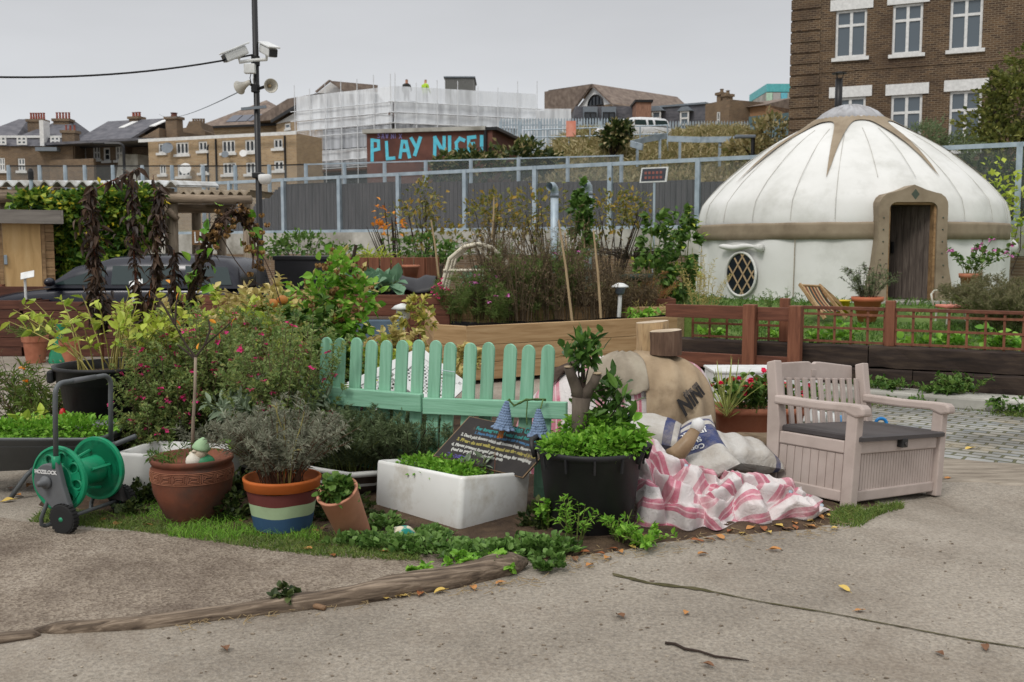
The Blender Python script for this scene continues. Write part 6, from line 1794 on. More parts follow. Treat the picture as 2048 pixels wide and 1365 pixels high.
for k, (l, nn, lab, key) in enumerate(SH):
 bx_ = W(l[0][0] + 10, 520, l[0][4])
 bush('fence_shrub', lab, 'shrub', E_px(l), int(nn * .62), (.13, .6, 0), ML[key], 90 + k, base=(bx_.x, bx_.y, .2), mst=M_stem_d, limbs=14, lr=.028, clump=.5, per=5)
for k, (l, lab) in enumerate((([(1312, 450, 22, 30, 17, .3), (1310, 500, 36, 40, 17, .35), (1300, 550, 50, 30, 16.8, .4)], 'tall green leafy plant with yellowing lower leaves near the yurt'), ([(1368, 455, 24, 40, 17.6, .3), (1372, 510, 30, 50, 17.4, .35), (1350, 560, 40, 30, 17.2, .4)], 'tall green leafy plant touching the yurt wall'))):
 bush('tall_leafy_plant', lab, 'plant', E_px(l), 800, (.12, .65, 1), ML['mid'], 100 + k, base=(W(l[0][0], 600, 17).x, 17, .3), mst=M_stem_g, limbs=8, lr=.02, extra=(ML['lime'], .05, .14), droop=.4)
for px, y, pyt, lab in ((1109, 21.5, 368, 'tall grey flue pipe with elbow top, the nearer of two before the fence'), (1177, 22.5, 364, 'tall grey flue pipe with elbow top behind the bean wigwam')):
 c = W(px, 430, y); zt = W(px, pyt + 8, y).z
 t = thing('flue_pipe', lab, 'flue', (c.x, y, .5), 0, 'grey flue pipes')
 MB().tube([(c.x, y, .3), (c.x, y, zt - .1)], .085, 12).build('pipe', M_steel, t, smooth=1)
 MB().tube([(c.x, y, zt - .1), (c.x - .01, y - .02, zt - .02), (c.x - .05, y - .08, zt + .03), (c.x - .12, y - .16, zt + .02)], .09, 12, False).build('elbow', M_steel, t, smooth=1)
 MB().tube([(c.x, y, zt - .2), (c.x, y, zt - .15)], .1, 12).build('collar', M_lead, t, smooth=1)
F = Fac(1277, 23.6, 1340, 23.2)
t = F.root('notice_panel', 'tilted framed dark panel with reddish lettering on a post before the fence', 'sign')
a = F.rect(1279, 1336, 335, 365)
mb = MB(); mb.prism([(a[0], a[2]), (a[1] - .04, a[2]), (a[1], a[3]), (a[0] + .05, a[3])], .04); mb.build('frame', M_wht, t, local=1)
mb = MB(); mb.prism([(a[0] + .04, a[2] + .03), (a[1] - .08, a[2] + .03), (a[1] - .04, a[3] - .03), (a[0] + .08, a[3] - .03)], .004, (0, -.005, 0)); mb.build('face', mplain('panel_dark', (66, 68, 76), .4), t, local=1)
for r_ in range(2):
 mb = MB()
 for k in range(5): mb.bb(a[0] + .13 + k * .095, a[0] + .19 + k * .095, -.013, -.011, a[2] + .08 + r_ * .11, a[2] + .14 + r_ * .11)
 mb.build('faded_lettering', mplain('panel_red', (150, 92, 84), .6), t, local=1)
u = (a[0] + a[1]) / 2; MB().tube([(u, .05, .3), (u, .05, a[2] + .1)], .03, 8).build('post', M_steel, t, local=1)
# ---- allotment planting
for px0, py0, px1, py1, y, lab in ((988, 395, 984, 470, 19, 'bamboo cane standing alone before the boarded fence'), (1117, 440, 1142, 626, 14.2, 'pale bleached stick leaning in the dead cosmos, the longer one'), (1187, 462, 1201, 628, 14.3, 'pale bleached stick upright at the edge of the dead cosmos'), (862, 440, 876, 545, 17.5, 'thin cane leaning by the white tunnel frame'), (1170, 400, 1150, 480, 18, 'dark cane of the bean wigwam, leaning away from the flue'), (1166, 425, 1169, 490, 17.8, 'dark upright cane of the bean wigwam'), (1130, 466, 1132, 520, 16.5, 'short cane stump among the pink cosmos')):
 a, b = W(px0, py0, y), W(px1, py1, y); m_ = a.lerp(b, .5) + Vector((.012, 0, 0))
 mb = MB(); mb.tube([a, m_, b + (b - a) * .1], [.013, .018, .02], 6); tag(mb.build('garden_cane', M_cane), lab, 'cane', 'garden canes')
bush('bean_plant', 'tall narrow bean plant climbing the wigwam of canes', 'plant', E_px([(1163, 385, 12, 20, 18, .2), (1162, 420, 18, 30, 18, .25), (1168, 465, 24, 40, 18, .3)]), 700, (.13, .7, 1), ML['mid'], 110, base=(W(1163, 600, 18).x, 18, .3), mst=M_stem_g, limbs=5, lr=.015)
DC = [(1270, 15.5, 545, .3), (978, 15.2, 480, .3), (1005, 15.6, 450, .3), (1045, 14.9, 465, .35), (1085, 15.4, 480, .35), (1120, 15.0, 455, .3), (1158, 15.4, 480, .3), (1200, 14.9, 500, .3), (1240, 15.2, 535, .3)]
for k, (px, y, pyt, sp) in enumerate(DC):
 c = W(px, 605, y); h_ = (W(px, pyt, y).z - .55) * 1.3
 plant('dead_cosmos', 'dark brown dead flower stems massed behind the pine bed', 'plant', (c.x, y, .55), h_, sp * .8, 36, (.06, .2, 0), 12, M_stem_o, ML['brown'], 120 + k, .28, .0065, .02, .1, twigs=3, group='dead cosmos plants', hvar=.62)
for k, (px, y, pyt, lab, fl) in enumerate(((905, 15.1, 560, 'feathery green cosmos with magenta flowers under the tunnel frame', 14), (960, 15.1, 545, 'pale feathery cosmos with two pink flowers low in the mass', 6), (1020, 15.2, 500, 'feathery green cosmos in the middle of the dead stems', 3), (1080, 15.1, 510, 'upright feathery cosmos behind the longer bleached stick', 0), (1130, 15.2, 490, 'tallest feathery cosmos with pale lilac flowers at the top', 8), (1000, 14.9, 575, 'low feathery cosmos with a pair of mauve flowers', 6))):
 c = W(px, 605, y); h_ = (W(px, pyt, y).z - .5) * 1.2
 plant('cosmos', lab, 'plant', (c.x, y, .5), h_,   .34, 20, (.08, .09, 0), 36, M_stem_g, ML['cosmos'], 140 + k, .2, .004, .1, .5, twigs=2, flower=(ML['palepink'] if k else ML['pink'], .05, fl, 6) if fl else None)
plant('orange_dry_plant', 'dry orange brown plant leaning beside the dead cosmos', 'plant', (W(1285, 590, 16.5).x, 16.5, .4), .95, .6, 34, (.07, .2, 0), 26, M_stem_y, mleaf('leaf_rust', [(150, 104, 62), (170, 124, 80), (128, 92, 56)]), 150, .25, .005, .2, twigs=2)
plant('straw_stalks', 'sprawl of cut straw coloured stalks beside the solar light', 'plant', (W(1290, 622, 14.9).x, 14.9, .55), .35, .75, 26, (.06, .2, 0), 3, M_stem_y, ML['straw'], 151, .1, .008, .3, lean=(.1, 0))
plant('green_clump', 'bright green leafy clump beside the solar light', 'plant', (W(1285, 625, 14.4).x, 14.4, .55), .22, .25, 14, (.1, .5, 1), 8, M_stem_g, ML['bright'], 152, .12)
for k, (px, y, lab) in enumerate(((745, 17.0, 'blue green cabbage beside the black sheet'), (715, 16.6, 'blue green cabbage nearest the hop plant'), (775, 16.3, 'loose blue green cabbage in front of the black sheet'), (950, 18.4, 'pale green cabbage under the tunnel frame'), (1005, 18.6, 'leafy cabbage at the back of the tunnel frame'))):
 c = W(px, 590, y)
 plant('cabbage', lab, 'cabbage', (c.x, y, .92), .28, .35, 14, (.26, .75, 1), 3, M_stem_g, ML['cabbage'], 160 + k, .05, .01, .4, .4, t0=.3, group='cabbages')
plant('grass_clump', 'clump of upright yellow green blades in the curved planter', 'plant', (W(760, 516, 18.8).x, 18.8, 1.3), .35, .25, 30, (.2, .1, 0), 4, M_stem_y, ML['lime'], 170, .2)
p_ = W(1272, 556, 15.9)
mb = MB(); mb.lathe([(.2, 0), (.26, .12), (.28, .12), (.25, .02), (0, .02)], 20, (p_.x, p_.y, p_.z - .06), sy=.7); tag(mb.build('plastic_tray', mplain('dark_green_plastic', (40, 62, 52), .5), smooth=1), 'dark green plastic tray lying among the dry stalks', 'tray')
p_ = W(1262, 470, 21)
plant('brushwood', 'heap of grey cut twigs by the retaining wall', 'brushwood', (p_.x, p_.y, p_.z - .5), .35, .9, 46, (.05, .2, 0), 2, M_stem_d, ML['brown'], 171, .3, .015, .5, twigs=2)
# ---- foreground materials
M_green = mwood('worn_green_paint', [(116, 166, 138), (132, 182, 154), (146, 194, 168)], 2, 2.2, .7, grain=16, bump=.5, dirt=(98, 128, 106), dlo=.54, dhi=.8)
M_greenx = mwood('worn_green_paint_rail', [(116, 166, 138), (132, 182, 154), (146, 194, 168)], 0, 2.2, .7, grain=18, bump=.6, dirt=(92, 122, 100), dlo=.54, dhi=.78)
M_ceram = mnoise('white_glazed_ceramic', [(222, 222, 218), (232, 232, 229)], 2.5, .25, .02, 3, spec=.5, dirt=(184, 176, 160), dscale=3.6, dlo=.54, dhi=.76)
M_enamel = mnoise('dull_white_enamel', [(190, 190, 186), (212, 212, 208)], 3, .4, .05, 3, dirt=(150, 144, 134), dscale=2, dlo=.55, dhi=.85)
M_oldpot = mnoise('weathered_terracotta', [(96, 56, 42), (122, 72, 53), (140, 92, 70)], 3, .85, .3, 7, dirt=(78, 62, 54), dscale=3.2, dlo=.42, dhi=.66)
M_grplastic = mnoise('green_plastic', [(22, 128, 90), (26, 142, 100)], 5, .4, .05, dirt=(84, 132, 108), dscale=6, dlo=.55, dhi=.8)
M_gyplastic = mnoise('grey_plastic', [(84, 86, 88), (100, 102, 104)], 6, .5, .05, dirt=(112, 104, 94), dlo=.6, dhi=.85)
M_gytube = mplain('grey_coated_tube', (92, 96, 98), .45)
M_blackpl = mnoise('black_tub_plastic', [(32, 32, 34), (44, 44, 46)], 3, .5, .1, 6, dirt=(62, 58, 54), dscale=1.6, dlo=.55, dhi=.8)
def zat(px, py, y): return W(px, py, y).z
def pot_soil(c, r, z, t): MB().lathe([(0, 0), (r * .7, .006), (r, 0), (r, -.03), (0, -.03)], 24, (c[0], c[1], z)).build('soil', M_soil, t, smooth=1)
# ---- hose reel
ax = Vector((.33, .945, 0)).normalized(); P0 = Vector((-2.60, 5.63, W(121, 958, 5.63).z))
t = thing('hose_reel', 'green and grey wheeled hose reel cart without its hose', 'hose reel', (P0.x, P0.y, 0), math.atan2(-ax.x, ax.y))
HZ = P0.z; RY = Matrix.Rotation(-PI / 2, 3, 'X')
def disc(y, sgn):
 mb_ = MB()
 rot = Matrix.Rotation(PI / 2 * sgn, 3, 'X')
 mb_.lathe([(.19, -.012), (.193, 0), (.19, .014), (.178, .018), (.172, .008), (.150, .0), (.148, -.012), (.172, -.012)], 48, (0, y, HZ), rot)
 mb_.lathe([(.0, .012), (.085, .012), (.092, .004), (.092, -.01), (0, -.01)], 36, (0, y, HZ), rot)
 for k in range(8):
  a = 2 * PI * k / 8 + .2; w_ = .24
  pl = [(r * math.cos(a + s_), HZ + r * math.sin(a + s_)) for r, s_ in ((.088, -w_), (.155, -w_ * .62), (.155, w_ * .62), (.088, w_))]
  mb_.prism(pl, .014, (0, y - .007, 0))
  for i in range(1):
   am = a + PI / 8
   pts = [(( .121 + .036 * math.cos(q)) * math.cos(am) - .03 * math.sin(q) * math.sin(am), y, HZ + (.121 + .036 * math.cos(q)) * math.sin(am) + .03 * math.sin(q) * math.cos(am)) for q in np.linspace(0, 2 * PI, 17)]
   mb_.tube(pts, .008, 6, False)
 return mb_
o = disc(0, 1).build('reel_disc', M_grplastic, t, local=1, smooth=False); o = disc(.3, -1).build('reel_disc', M_grplastic, t, local=1)
MB().lathe([(.085, .012), (.082, .02), (.08, .15), (.082, .28), (.085, .29)], 32, (0, 0, HZ), RY).build('drum', M_grplastic, t, local=1, smooth=1)
for a in (.3, 1.9, 3.4, 5.0):
 mb = MB(); mb.tube([(.115 * math.cos(a), .28, HZ + .115 * math.sin(a)), (.09 * math.cos(a), .16, HZ + .09 * math.sin(a))], .01, 6); mb.build('fin', M_grplastic, t, local=1)
def sideplate(y, th):
 ca = [(.105 * math.cos(a), HZ + .105 * math.sin(a)) for a in np.linspace(PI * .42, PI * 1.36, 16)]
 pl = ca + [(.06, .1), (.165, .085), (.1, HZ - .02), (.062, HZ + .125), (.03, HZ + .128)]
 return MB().prism(pl[::-1], -th, (0, y, 0))
sideplate(-.05, .04).build('side_plate', M_gyplastic, t, local=1, bevel=.008)
sideplate(.36, .04).build('side_plate', M_blackpl, t, local=1, bevel=.008)
MB().lathe([(.0, .06), (.018, .055), (.02, .02), (.036, .015), (.04, 0), (0, 0)], 16, (-.01, -.092, HZ + .0), Matrix.Rotation(PI / 2, 3, 'X')).build('hub_connector', M_gyplastic, t, local=1, smooth=1)
V, Fq = text_mesh('HOZELOCK', .03, .001, .0, .0012, 'CENTER', .95)
MB().add(np.stack([V[:, 0] - .012, np.full(len(V), -.093) - V[:, 2], V[:, 1] + HZ + .048], -1), Fq).build('maker_lettering', M_white, t, local=1)
for y in (-.07, .37):
 MB().tube([(.045, y, HZ + .08), (.045, y, HZ + .15)], .024, 12).build('collar', M_grplastic if y < 0 else M_gyplastic, t, local=1, smooth=1)
pts = [(.045, -.07, HZ + .14), (.055, -.07, .72)] + [tuple(v) for v in arc((.06, -.01, .79), .06, PI, PI / 2, 5, (0, 1, 0), (0, 0, 1))] + [tuple(v) for v in arc((.06, .31, .79), .06, PI / 2, 0, 5, (0, 1, 0), (0, 0, 1))] + [(.055, .37, .72), (.045, .37, HZ + .14)]
MB().tube(pts, .0145, 12).build('handle', M_gytube, t, local=1, smooth=1)
MB().tube([(.06, .06, .85), (.06, .24, .85)], .0165, 12).build('grip', M_gyplastic, t, local=1, smooth=1)
MB().tube([(-.03, -.05, .2), (-.1, -.05, .06), (-.105, -.045, .02), (-.09, -.03, .012), (-.09, .33, .012), (-.105, .345, .02), (-.1, .35, .06), (-.03, .35, .2)], .012, 10).build('foot_tube', M_gytube, t, local=1, smooth=1)
MB().tube([(.1, -.05, .085), (.1, .36, .085)], .011, 10).build('axle', M_gytube, t, local=1, smooth=1)
for y in (-.085, .385):
 wh = MB().lathe([(.058, -.026), (.078, -.024), (.085, -.018), (.085, .018), (.078, .024), (.058, .026)], 40, (.1, y, .085), RY)
 for k in range(26):
  a = 2 * PI * k / 26; wh.box((.1 + .086 * math.cos(a), y, .085 + .086 * math.sin(a)), (.007, .04, .012), rot=Matrix.Rotation(-a, 3, 'Y'))
 wo = wh.build('wheel', M_tyre, t, local=1)
 rim = MB().lathe([(.0, -.018), (.02, -.02), (.024, -.008), (.05, -.012), (.06, -.02), (.06, .02), (0, .02)], 32, (.1, y, .085), RY)
 for k in range(3): rim.box((.1 + .035 * math.cos(k * 2.09), y - .012, .085 + .035 * math.sin(k * 2.09)), (.045, .012, .012), rot=Matrix.Rotation(-k * 2.09, 3, 'Y'))
 rim.build('rim', M_gyplastic, wo, local=1)
 MB().lathe([(0, -.03), (.014, -.028), (.015, -.012), (0, -.01)], 12, (.1, y, .085), RY).build('hub_cap', M_grplastic, wo, local=1, smooth=1)
# ---- wheelbarrow with greens
c = W(86, 900, 6.55)
t = thing('wheelbarrow', 'grey wheelbarrow filled with low salad greens, half out of the picture', 'wheelbarrow', (c.x, c.y, 0))
zr_ = zat(100, 874, 6.3)
def rrect(hx, hy, z, r, cx=0, n=6):
 o_ = []
 for (sx, sy, a0) in ((1, 1, 0), (-1, 1, PI / 2), (-1, -1, PI), (1, -1, 1.5 * PI)):
  for k in range(n + 1):
   a = a0 + PI / 2 * k / n; o_.append((cx + sx * (hx - r) + r * math.cos(a), sy * (hy - r) + r * math.sin(a), z))
 return o_
L_ = [rrect(.26, .16, zr_ - .23, .06, -.12), rrect(.3, .2, zr_ - .225, .08, -.1), rrect(.5, .31, zr_ - .02, .12), rrect(.53, .335, zr_ - .01, .12), rrect(.53, .335, zr_ + .01, .12), rrect(.495, .305, zr_, .11), rrect(.48, .29, zr_ - .06, .11)]
mb = MB(); mb.grid(np.array(L_) + np.array([c.x, c.y, 0]), closed=True); mb.add(np.array(L_[0]) + np.array([c.x, c.y, 0]), [tuple(range(28))[::-1]]); mb.build('tray', M_gytube, t, smooth=1)
mb = MB(); mb.add([(c.x + x, c.y + y, zr_ - .04) for x, y, _ in L_[6]], [tuple(range(28))]); mb.build('soil', M_soil, t)
for y in (-.2, .2): MB().tube([(c.x + .05, c.y + y, zr_ - .2), (c.x - .0, c.y + y * 1.2, .15), (c.x - .1, c.y + y * 1.35, 0.0)], .016, 8).build('leg', M_gytube, t, smooth=1)
for y in (-.26, .26): MB().tube([(c.x + .75, c.y + y * 1.3, zr_ + .02), (c.x + .2, c.y + y * .8, zr_ - .2), (c.x - .5, c.y + y * .3, zr_ - .26), (c.x - .68, c.y + y * .15, .19)], .016, 8).build('handle', M_gytube, t, smooth=1)
MB().lathe([(.1, -.04), (.17, -.045), (.19, -.02), (.19, .02), (.17, .045), (.1, .04)], 28, (c.x - .66, c.y, .19), RY).build('wheel', M_tyre, t, smooth=1)
bush('salad_greens', 'low bed of small bright green leaves growing in the wheelbarrow', 'plant', [((c.x - .15, c.y, zr_ + .01), (.3, .27, .06)), ((c.x + .2, c.y - .02, zr_ + .01), (.3, .27, .07)), ((c.x - .35, c.y, zr_), (.15, .22, .05))], 3200, (.04, .6, 0), ML['bright'], 200, base=(c.x, c.y, zr_ - .04), clump=.3)
plant('broad_leaf_plant', 'small broad leaved seedling standing above the wheelbarrow greens', 'plant', (c.x - .14, c.y + .08, zr_ - .02), .16, .1, 5, (.13, .5, 1), 3, M_stem_g, ML['lime'], 201, .01)
c2 = G(95, 905)
plant('marigold', 'straggly plant with orange yellow flowers and brown seed heads behind the wheelbarrow', 'plant', (c2.x - .1, c2.y + .25, .08), .68, .55, 60, (.1, .1, 0), 20, M_stem_b, ML['grass'], 202, .25, .0035, .1, t0=.0, flower=(ML['orange'], .035, 12, 8), twigs=1)
plant('seed_stalks', 'brown seed headed stalks mixed with the orange flowers', 'plant', (c2.x - .05, c2.y + .3, .08), .72, .6, 34, (.03, .5, 0), 3, M_stem_d, ML['brown'], 203, .2, .003, .1, t0=.85, twigs=2)
b_ = W(318, 675, 7)
mb = MB(); q_ = W(126, 829, 7.0); mb.blob((q_.x, q_.y, q_.z), (.025, .025, .045), 12, 8); tag(mb.build('red_float', mplain('red_plastic', (196, 40, 40), .4), smooth=1, origin=(q_.x, q_.y, q_.z - .045)), 'small red ball showing behind the hose reel upright', 'ball')
mb = MB(); mb.tube([(q_.x, q_.y + .01, 0), (q_.x, q_.y + .01, q_.z - .04)], .006, 6); tag(mb.build('thin_stake', M_cane), 'thin stake carrying the small red ball', 'stake')
# ---- black bin planter
c = W(228, 800, 7.3)
zt = zat(240, 728, 7.3)
t = thing('bin_planter', 'tall tapered black plastic bin planter with a heavy rim behind the hose reel', 'plant pot', (c.x, c.y, 0))
th = np.linspace(0, 2 * PI, 48, endpoint=False)
P = []
for r, z in ((.27, 0), (.28, .02), (.365, zt - .13), (.385, zt - .125), (.385, zt - .03), (.41, zt - .025), (.415, zt), (.385, zt), (.38, zt - .06), (.36, zt - .1)):
 rr = r + (.008 * (np.cos(th * 12) > .6) if z < zt - .14 else 0); P.append(np.stack([c.x + rr * np.cos(th), c.y + rr * np.sin(th), np.full(48, z)], -1))
mb = MB(); mb.grid(np.array(P), closed=True); mb.build('bin', M_blackpl, t, smooth=1)
pot_soil(c, .37, zt - .07, t)
for a in (PI * 1.08, -PI * .05): MB().box((c.x + .42 * math.cos(a), c.y + .42 * math.sin(a), zt - .08), (.05, .12, .09), a).build('handle', M_blackpl, t, bevel=.015)
plant('yellow_green_plant', 'yellow green leafy plant on pale stems filling the tall black bin', 'plant', (c.x, c.y - .02, zt - .06), .62, .55, 48, (.085, .55, 1), 10, M_stem_y, ML['lime'], 210, .26, .0055, .02, t0=.42, up=.25)
def dead_column(px0, pyb, pxm, pym, px1, pyt, y, rad, n, lab, seed, branch=None):
 pts = [W(px0, pyb, y), W((px0 + pxm) / 2 + 2, (pyb + pym) / 2, y), W(pxm, pym, y), W((pxm + px1) / 2 - 2, (pym + pyt) / 2, y), W(px1, pyt, y)]
 t_ = thing('dead_climber', lab, 'plant', pts[0], 0, 'dead dark climbers')
 mb_ = MB(); mb_.tube(pts, [.011, .01, .009, .008, .004], 6)
 if branch: mb_.tube([W(*q) for q in branch], [.007, .006, .005, .003], 5)
 mb_.build('stem', mplain('rust_stem', (104, 58, 40), .8) if 'rust_stem' not in MATS else MATS['rust_stem'], t_)
 rg = rngf(seed); pp_ = np.array([tuple(p) for p in pts]); tt = rg.uniform(.28, 1, n); x = tt * 4; i = np.minimum(x.astype(int), 3); f = (x - i)[:, None]
 Q = pp_[i] * (1 - f) + pp_[i + 1] * f
 r_ = rad * np.where(tt > .9, .4, 1.0) * (.55 + .35 * np.sin(tt * 17 + seed) + .3 * np.sin(tt * 41 + 2 * seed)) * np.clip((tt - .25) * 6, .1, 1)
 d = rg.normal(0, 1, (n, 3)); d[:, 2] = -np.abs(d[:, 2]) * .8
 Q = Q + rg.normal(0, .5, (n, 3)) * r_[:, None]
 if branch:
  bb_ = np.array([tuple(W(*q)) for q in branch]); k = n // 14; u_ = rg.uniform(.3, 1, k) * (len(bb_) - 1); j = np.minimum(u_.astype(int), len(bb_) - 2)
  Q = np.concatenate([Q, bb_[j] + (bb_[j + 1] - bb_[j]) * (u_ - j)[:, None]]); d = np.concatenate([d, rg.normal(0, 1, (k, 3)) - np.array([0, 0, .8])])
 mb_ = MB(); mb_.leaves(Q, d, .06 * rg.uniform(.3, 1.6, len(Q)), .42, .7, .7, 1, rg); mb_.build('withered_leaves', ML['blackbrown'], t_)
dead_column(206, 725, 196, 590, 182, 372, 7.5, .085, 640, 'thickest dead dark climber column, with a bare branch arching from its top', 220, [(183, 384, 7.5), (215, 366, 7.5), (250, 352, 7.5), (280, 336, 7.5)])
dead_column(300, 740, 272, 575, 264, 352, 7.7, .05, 300, 'thin dead dark climber between the two thicker ones', 221)
dead_column(285, 745, 312, 560, 322, 372, 7.6, .065, 420, 'dead dark climber with rusty leaning stems nearest the hop arch', 222, [(288, 640, 7.6), (305, 560, 7.6), (316, 480, 7.6), (306, 350, 7.6)])
dead_column(345, 700, 352, 620, 348, 500, 7.8, .035, 160, 'short dead dark climber beside the car tail', 223)
hp = [(352, 720), (372, 640), (385, 580), (400, 530), (415, 490), (438, 450), (462, 428), (485, 428), (500, 450), (508, 490), (512, 540)]
pts = [W(px, py, 7.7 + .1 * math.sin(i)) for i, (px, py) in enumerate(hp)]
t = thing('hop_arch', 'arching hop bine hung with golden brown cones beside the lamp column', 'plant', pts[0])
rg = rngf(230); mb = MB()
for k in range(4):
 mb.tube([p + Vector((.03 * math.cos(i * 1.4 + k * 1.6), .03 * math.sin(i * 1.4 + k * 1.6), .01 * k)) for i, p in enumerate(pts)], [.014 - .0008 * i for i in range(11)], 6)
for q in ([(508, 490), (530, 520), (548, 560), (562, 610)], [(440, 470), (470, 520), (500, 560), (530, 575)], [(400, 560), (430, 580), (480, 590)]): mb.tube([W(a_, b_, 7.7) for a_, b_ in q], .004, 5)
mb.build('bine', mplain('dark_bine', (70, 52, 40), .9), t)
pn = np.array([tuple(p) for p in pts])
def on_path(n, a, b, sp):
 u_ = rg.uniform(a, b, n) * 10; i = np.minimum(u_.astype(int), 9); f = (u_ - i)[:, None]
 return pn[i] * (1 - f) + pn[i + 1] * f + rg.normal(0, sp, (n, 3))
Q = on_path(420, .0, .75, .035); mb = MB(); mb.leaves(Q, rg.normal(0, 1, Q.shape) - np.array([0, 0, .6]), .06 * rg.uniform(.5, 1.3, len(Q)), .5, .4, .4, 1, rg); mb.build('withered_leaves', ML['blackbrown'], t)
def cones(Q, m, nm, par, s=.028):
 mb_ = MB()
 for q in Q:
  n_ = 26; d = rg.normal(0, 1, (n_, 3)); d /= np.linalg.norm(d, axis=1, keepdims=True); d[:, 2] = d[:, 2] * 1.0
  mb_.leaves(np.array(q) + d * s * .35, d + np.array([0, 0, -1.2]), s * .9, .9, .4, .2, 0, rg)
 return mb_.build(nm, m, par)
cones(on_path(60, .42, 1.0, .05), ML['cone'], 'hop_cones', t)
Q = on_path(34, .1, .95, .07); mb = MB(); mb.leaves(Q, rg.normal(0, 1, Q.shape) - np.array([0, .6, .3]), .11 * rg.uniform(.6, 1.2, len(Q)), .85, .3, .2, 1, rg); mb.build('foliage', ML['bright'], t)
E = E_px([(670, 545, 42, 34, 8.6, .25), (640, 590, 45, 40, 8.5, .25), (705, 600, 48, 44, 8.6, .25), (670, 640, 55, 36, 8.4, .25)])
bush('hop_bush', 'bushy green hop plant with clusters of brown cones and a dark stake', 'plant', E, 620, (.08, .8, 1), ML['bright'], 231, base=tuple(G(680, 740)), mst=M_stem_b, limbs=14, lr=.01, clump=.6, per=4, extra=(ML['straw'], .3, .08))
hb = [o for o in COL.objects if o.name.startswith('hop_bush')][0]
rg = rngf(232); Q = np.concatenate([np.array(e[0]) + rg.normal(0, .5, (11, 3)) * np.array(e[1]) + np.array([0, -.1, .03]) for e in E]); cones(Q, ML['cone'], 'hop_cones', hb, .03)
MB().tube([W(700, 545, 8.7), W(712, 490, 8.7)], .016, 6).build('stake', M_stem_d, hb)
for k, (px, y, py, sp, lf, lab) in enumerate(((440, 8.4, 560, .5, 'straw', 'pale yellowing tangle of bean stems under the hop arch'), (500, 8.8, 575, .5, 'lime', 'yellow green climbing leaves between hop arch and gourds'), (560, 9.2, 560, .5, 'straw', 'dry straw coloured tangle around the orange gourds'), (600, 8.4, 610, .45, 'mid', 'green leafy tangle below the gourds'), (480, 8.0, 640, .4, 'lime', 'yellow leaved tangle above the pink salvia'))):
 b = W(px, 740, y); plant('climbing_bean', lab, 'plant', (b.x, b.y, .1), zat(px, py, y), sp, 44, (.085, .6, 1), 30, M_stem_y, ML[lf], 240 + k, .4, .004, .15, t0=.3, twigs=2)
for k, (px, py, y) in enumerate(((545, 607, 8.0), (565, 600, 8.05))):
 q = W(px, py, y); tt = thing('gourd', ('small orange gourd hanging in the tangle, the lower one', 'small orange gourd hanging in the tangle, the upper one')[k], 'gourd', q, 0, 'orange gourds')
 mb = MB(); th = np.linspace(0, 2 * PI, 24, endpoint=False); P = []
 for a in np.linspace(.02, PI - .02, 10): P.append(np.stack([q.x + .043 * np.sin(a) * (1 + .06 * np.cos(th * 8)) * np.cos(th), q.y + .043 * np.sin(a) * (1 + .06 * np.cos(th * 8)) * np.sin(th), np.full(24, q.z - .038 * np.cos(a))], -1))
 mb.grid(np.array(P), closed=True); mb.build('fruit', mplain('gourd_orange', (214, 140, 66), .5) if 'gourd_orange' not in MATS else MATS['gourd_orange'], tt, smooth=1)
 MB().tube([q + Vector((0, 0, .036)), q + Vector((.01, 0, .07))], .006, 5).build('stalk', M_stem_g, tt)
for k, (px, y, py, sp, lab) in enumerate(((745, 9.4, 650, .5, 'dry yellowing vine sprawling behind the picket tops'), (800, 9.8, 665, .5, 'straw coloured vine draped by the pine bed corner'), (690, 8.6, 660, .4, 'yellow green vine tangled behind the left pickets'))):
 b = W(px, 740, y); plant('dry_vine', lab, 'plant', (b.x, b.y, 0), zat(px, py, y) * 1.05, sp, 46, (.09, .6, 1), 24, M_stem_y, (ML['straw'], ML['straw'], ML['lime'])[k], 250 + k, .5, .005, .25, t0=.2, twigs=2)
bush('golden_shrub', 'small variegated golden leaved shrub beside the white lantern', 'shrub', E_px([(835, 610, 24, 20, 10.8, .2), (815, 630, 22, 18, 10.7, .2), (850, 640, 22, 22, 10.8, .2)]), 360, (.075, .5, 1), mleaf('leaf_gold', [(186, 172, 78), (204, 194, 106), (130, 144, 62), (160, 158, 70)]), 255, base=tuple(G(830, 760)), mst=M_stem_b, limbs=6, lr=.01)
q = W(806, 640, 10.9)
t = thing('white_lantern', 'small white lantern on a post half hidden beside the golden shrub', 'lantern', (q.x, q.y, 0))
MB().tube([(q.x, q.y, 0), (q.x, q.y, q.z)], .02, 8).build('post', M_wht, t)
MB().lathe([(.05, 0), (.075, .02), (.075, .1), (.05, .12)], 12, q).build('cage', M_wht, t); MB().lathe([(.13, .12), (.09, .155), (.02, .18), (0, .18)], 16, q).build('cap', M_wht, t, smooth=1)
q0, q1 = W(705, 640, 12.6), W(800, 640, 12.6)
mb = MB(); mb.bb(q0.x, q1.x, q0.y, q0.y + .5, 0, q0.z); o = tag(mb.build('blue_tray', mplain('faded_blue', (84, 104, 120), .7), bevel=.02), 'flat faded blue tray edge behind the hop bush', 'tray'); MB().bb(q0.x + .03, q1.x - .03, q0.y + .03, q0.y + .47, q0.z + .001, q0.z + .012).build('soil', M_soil, o)
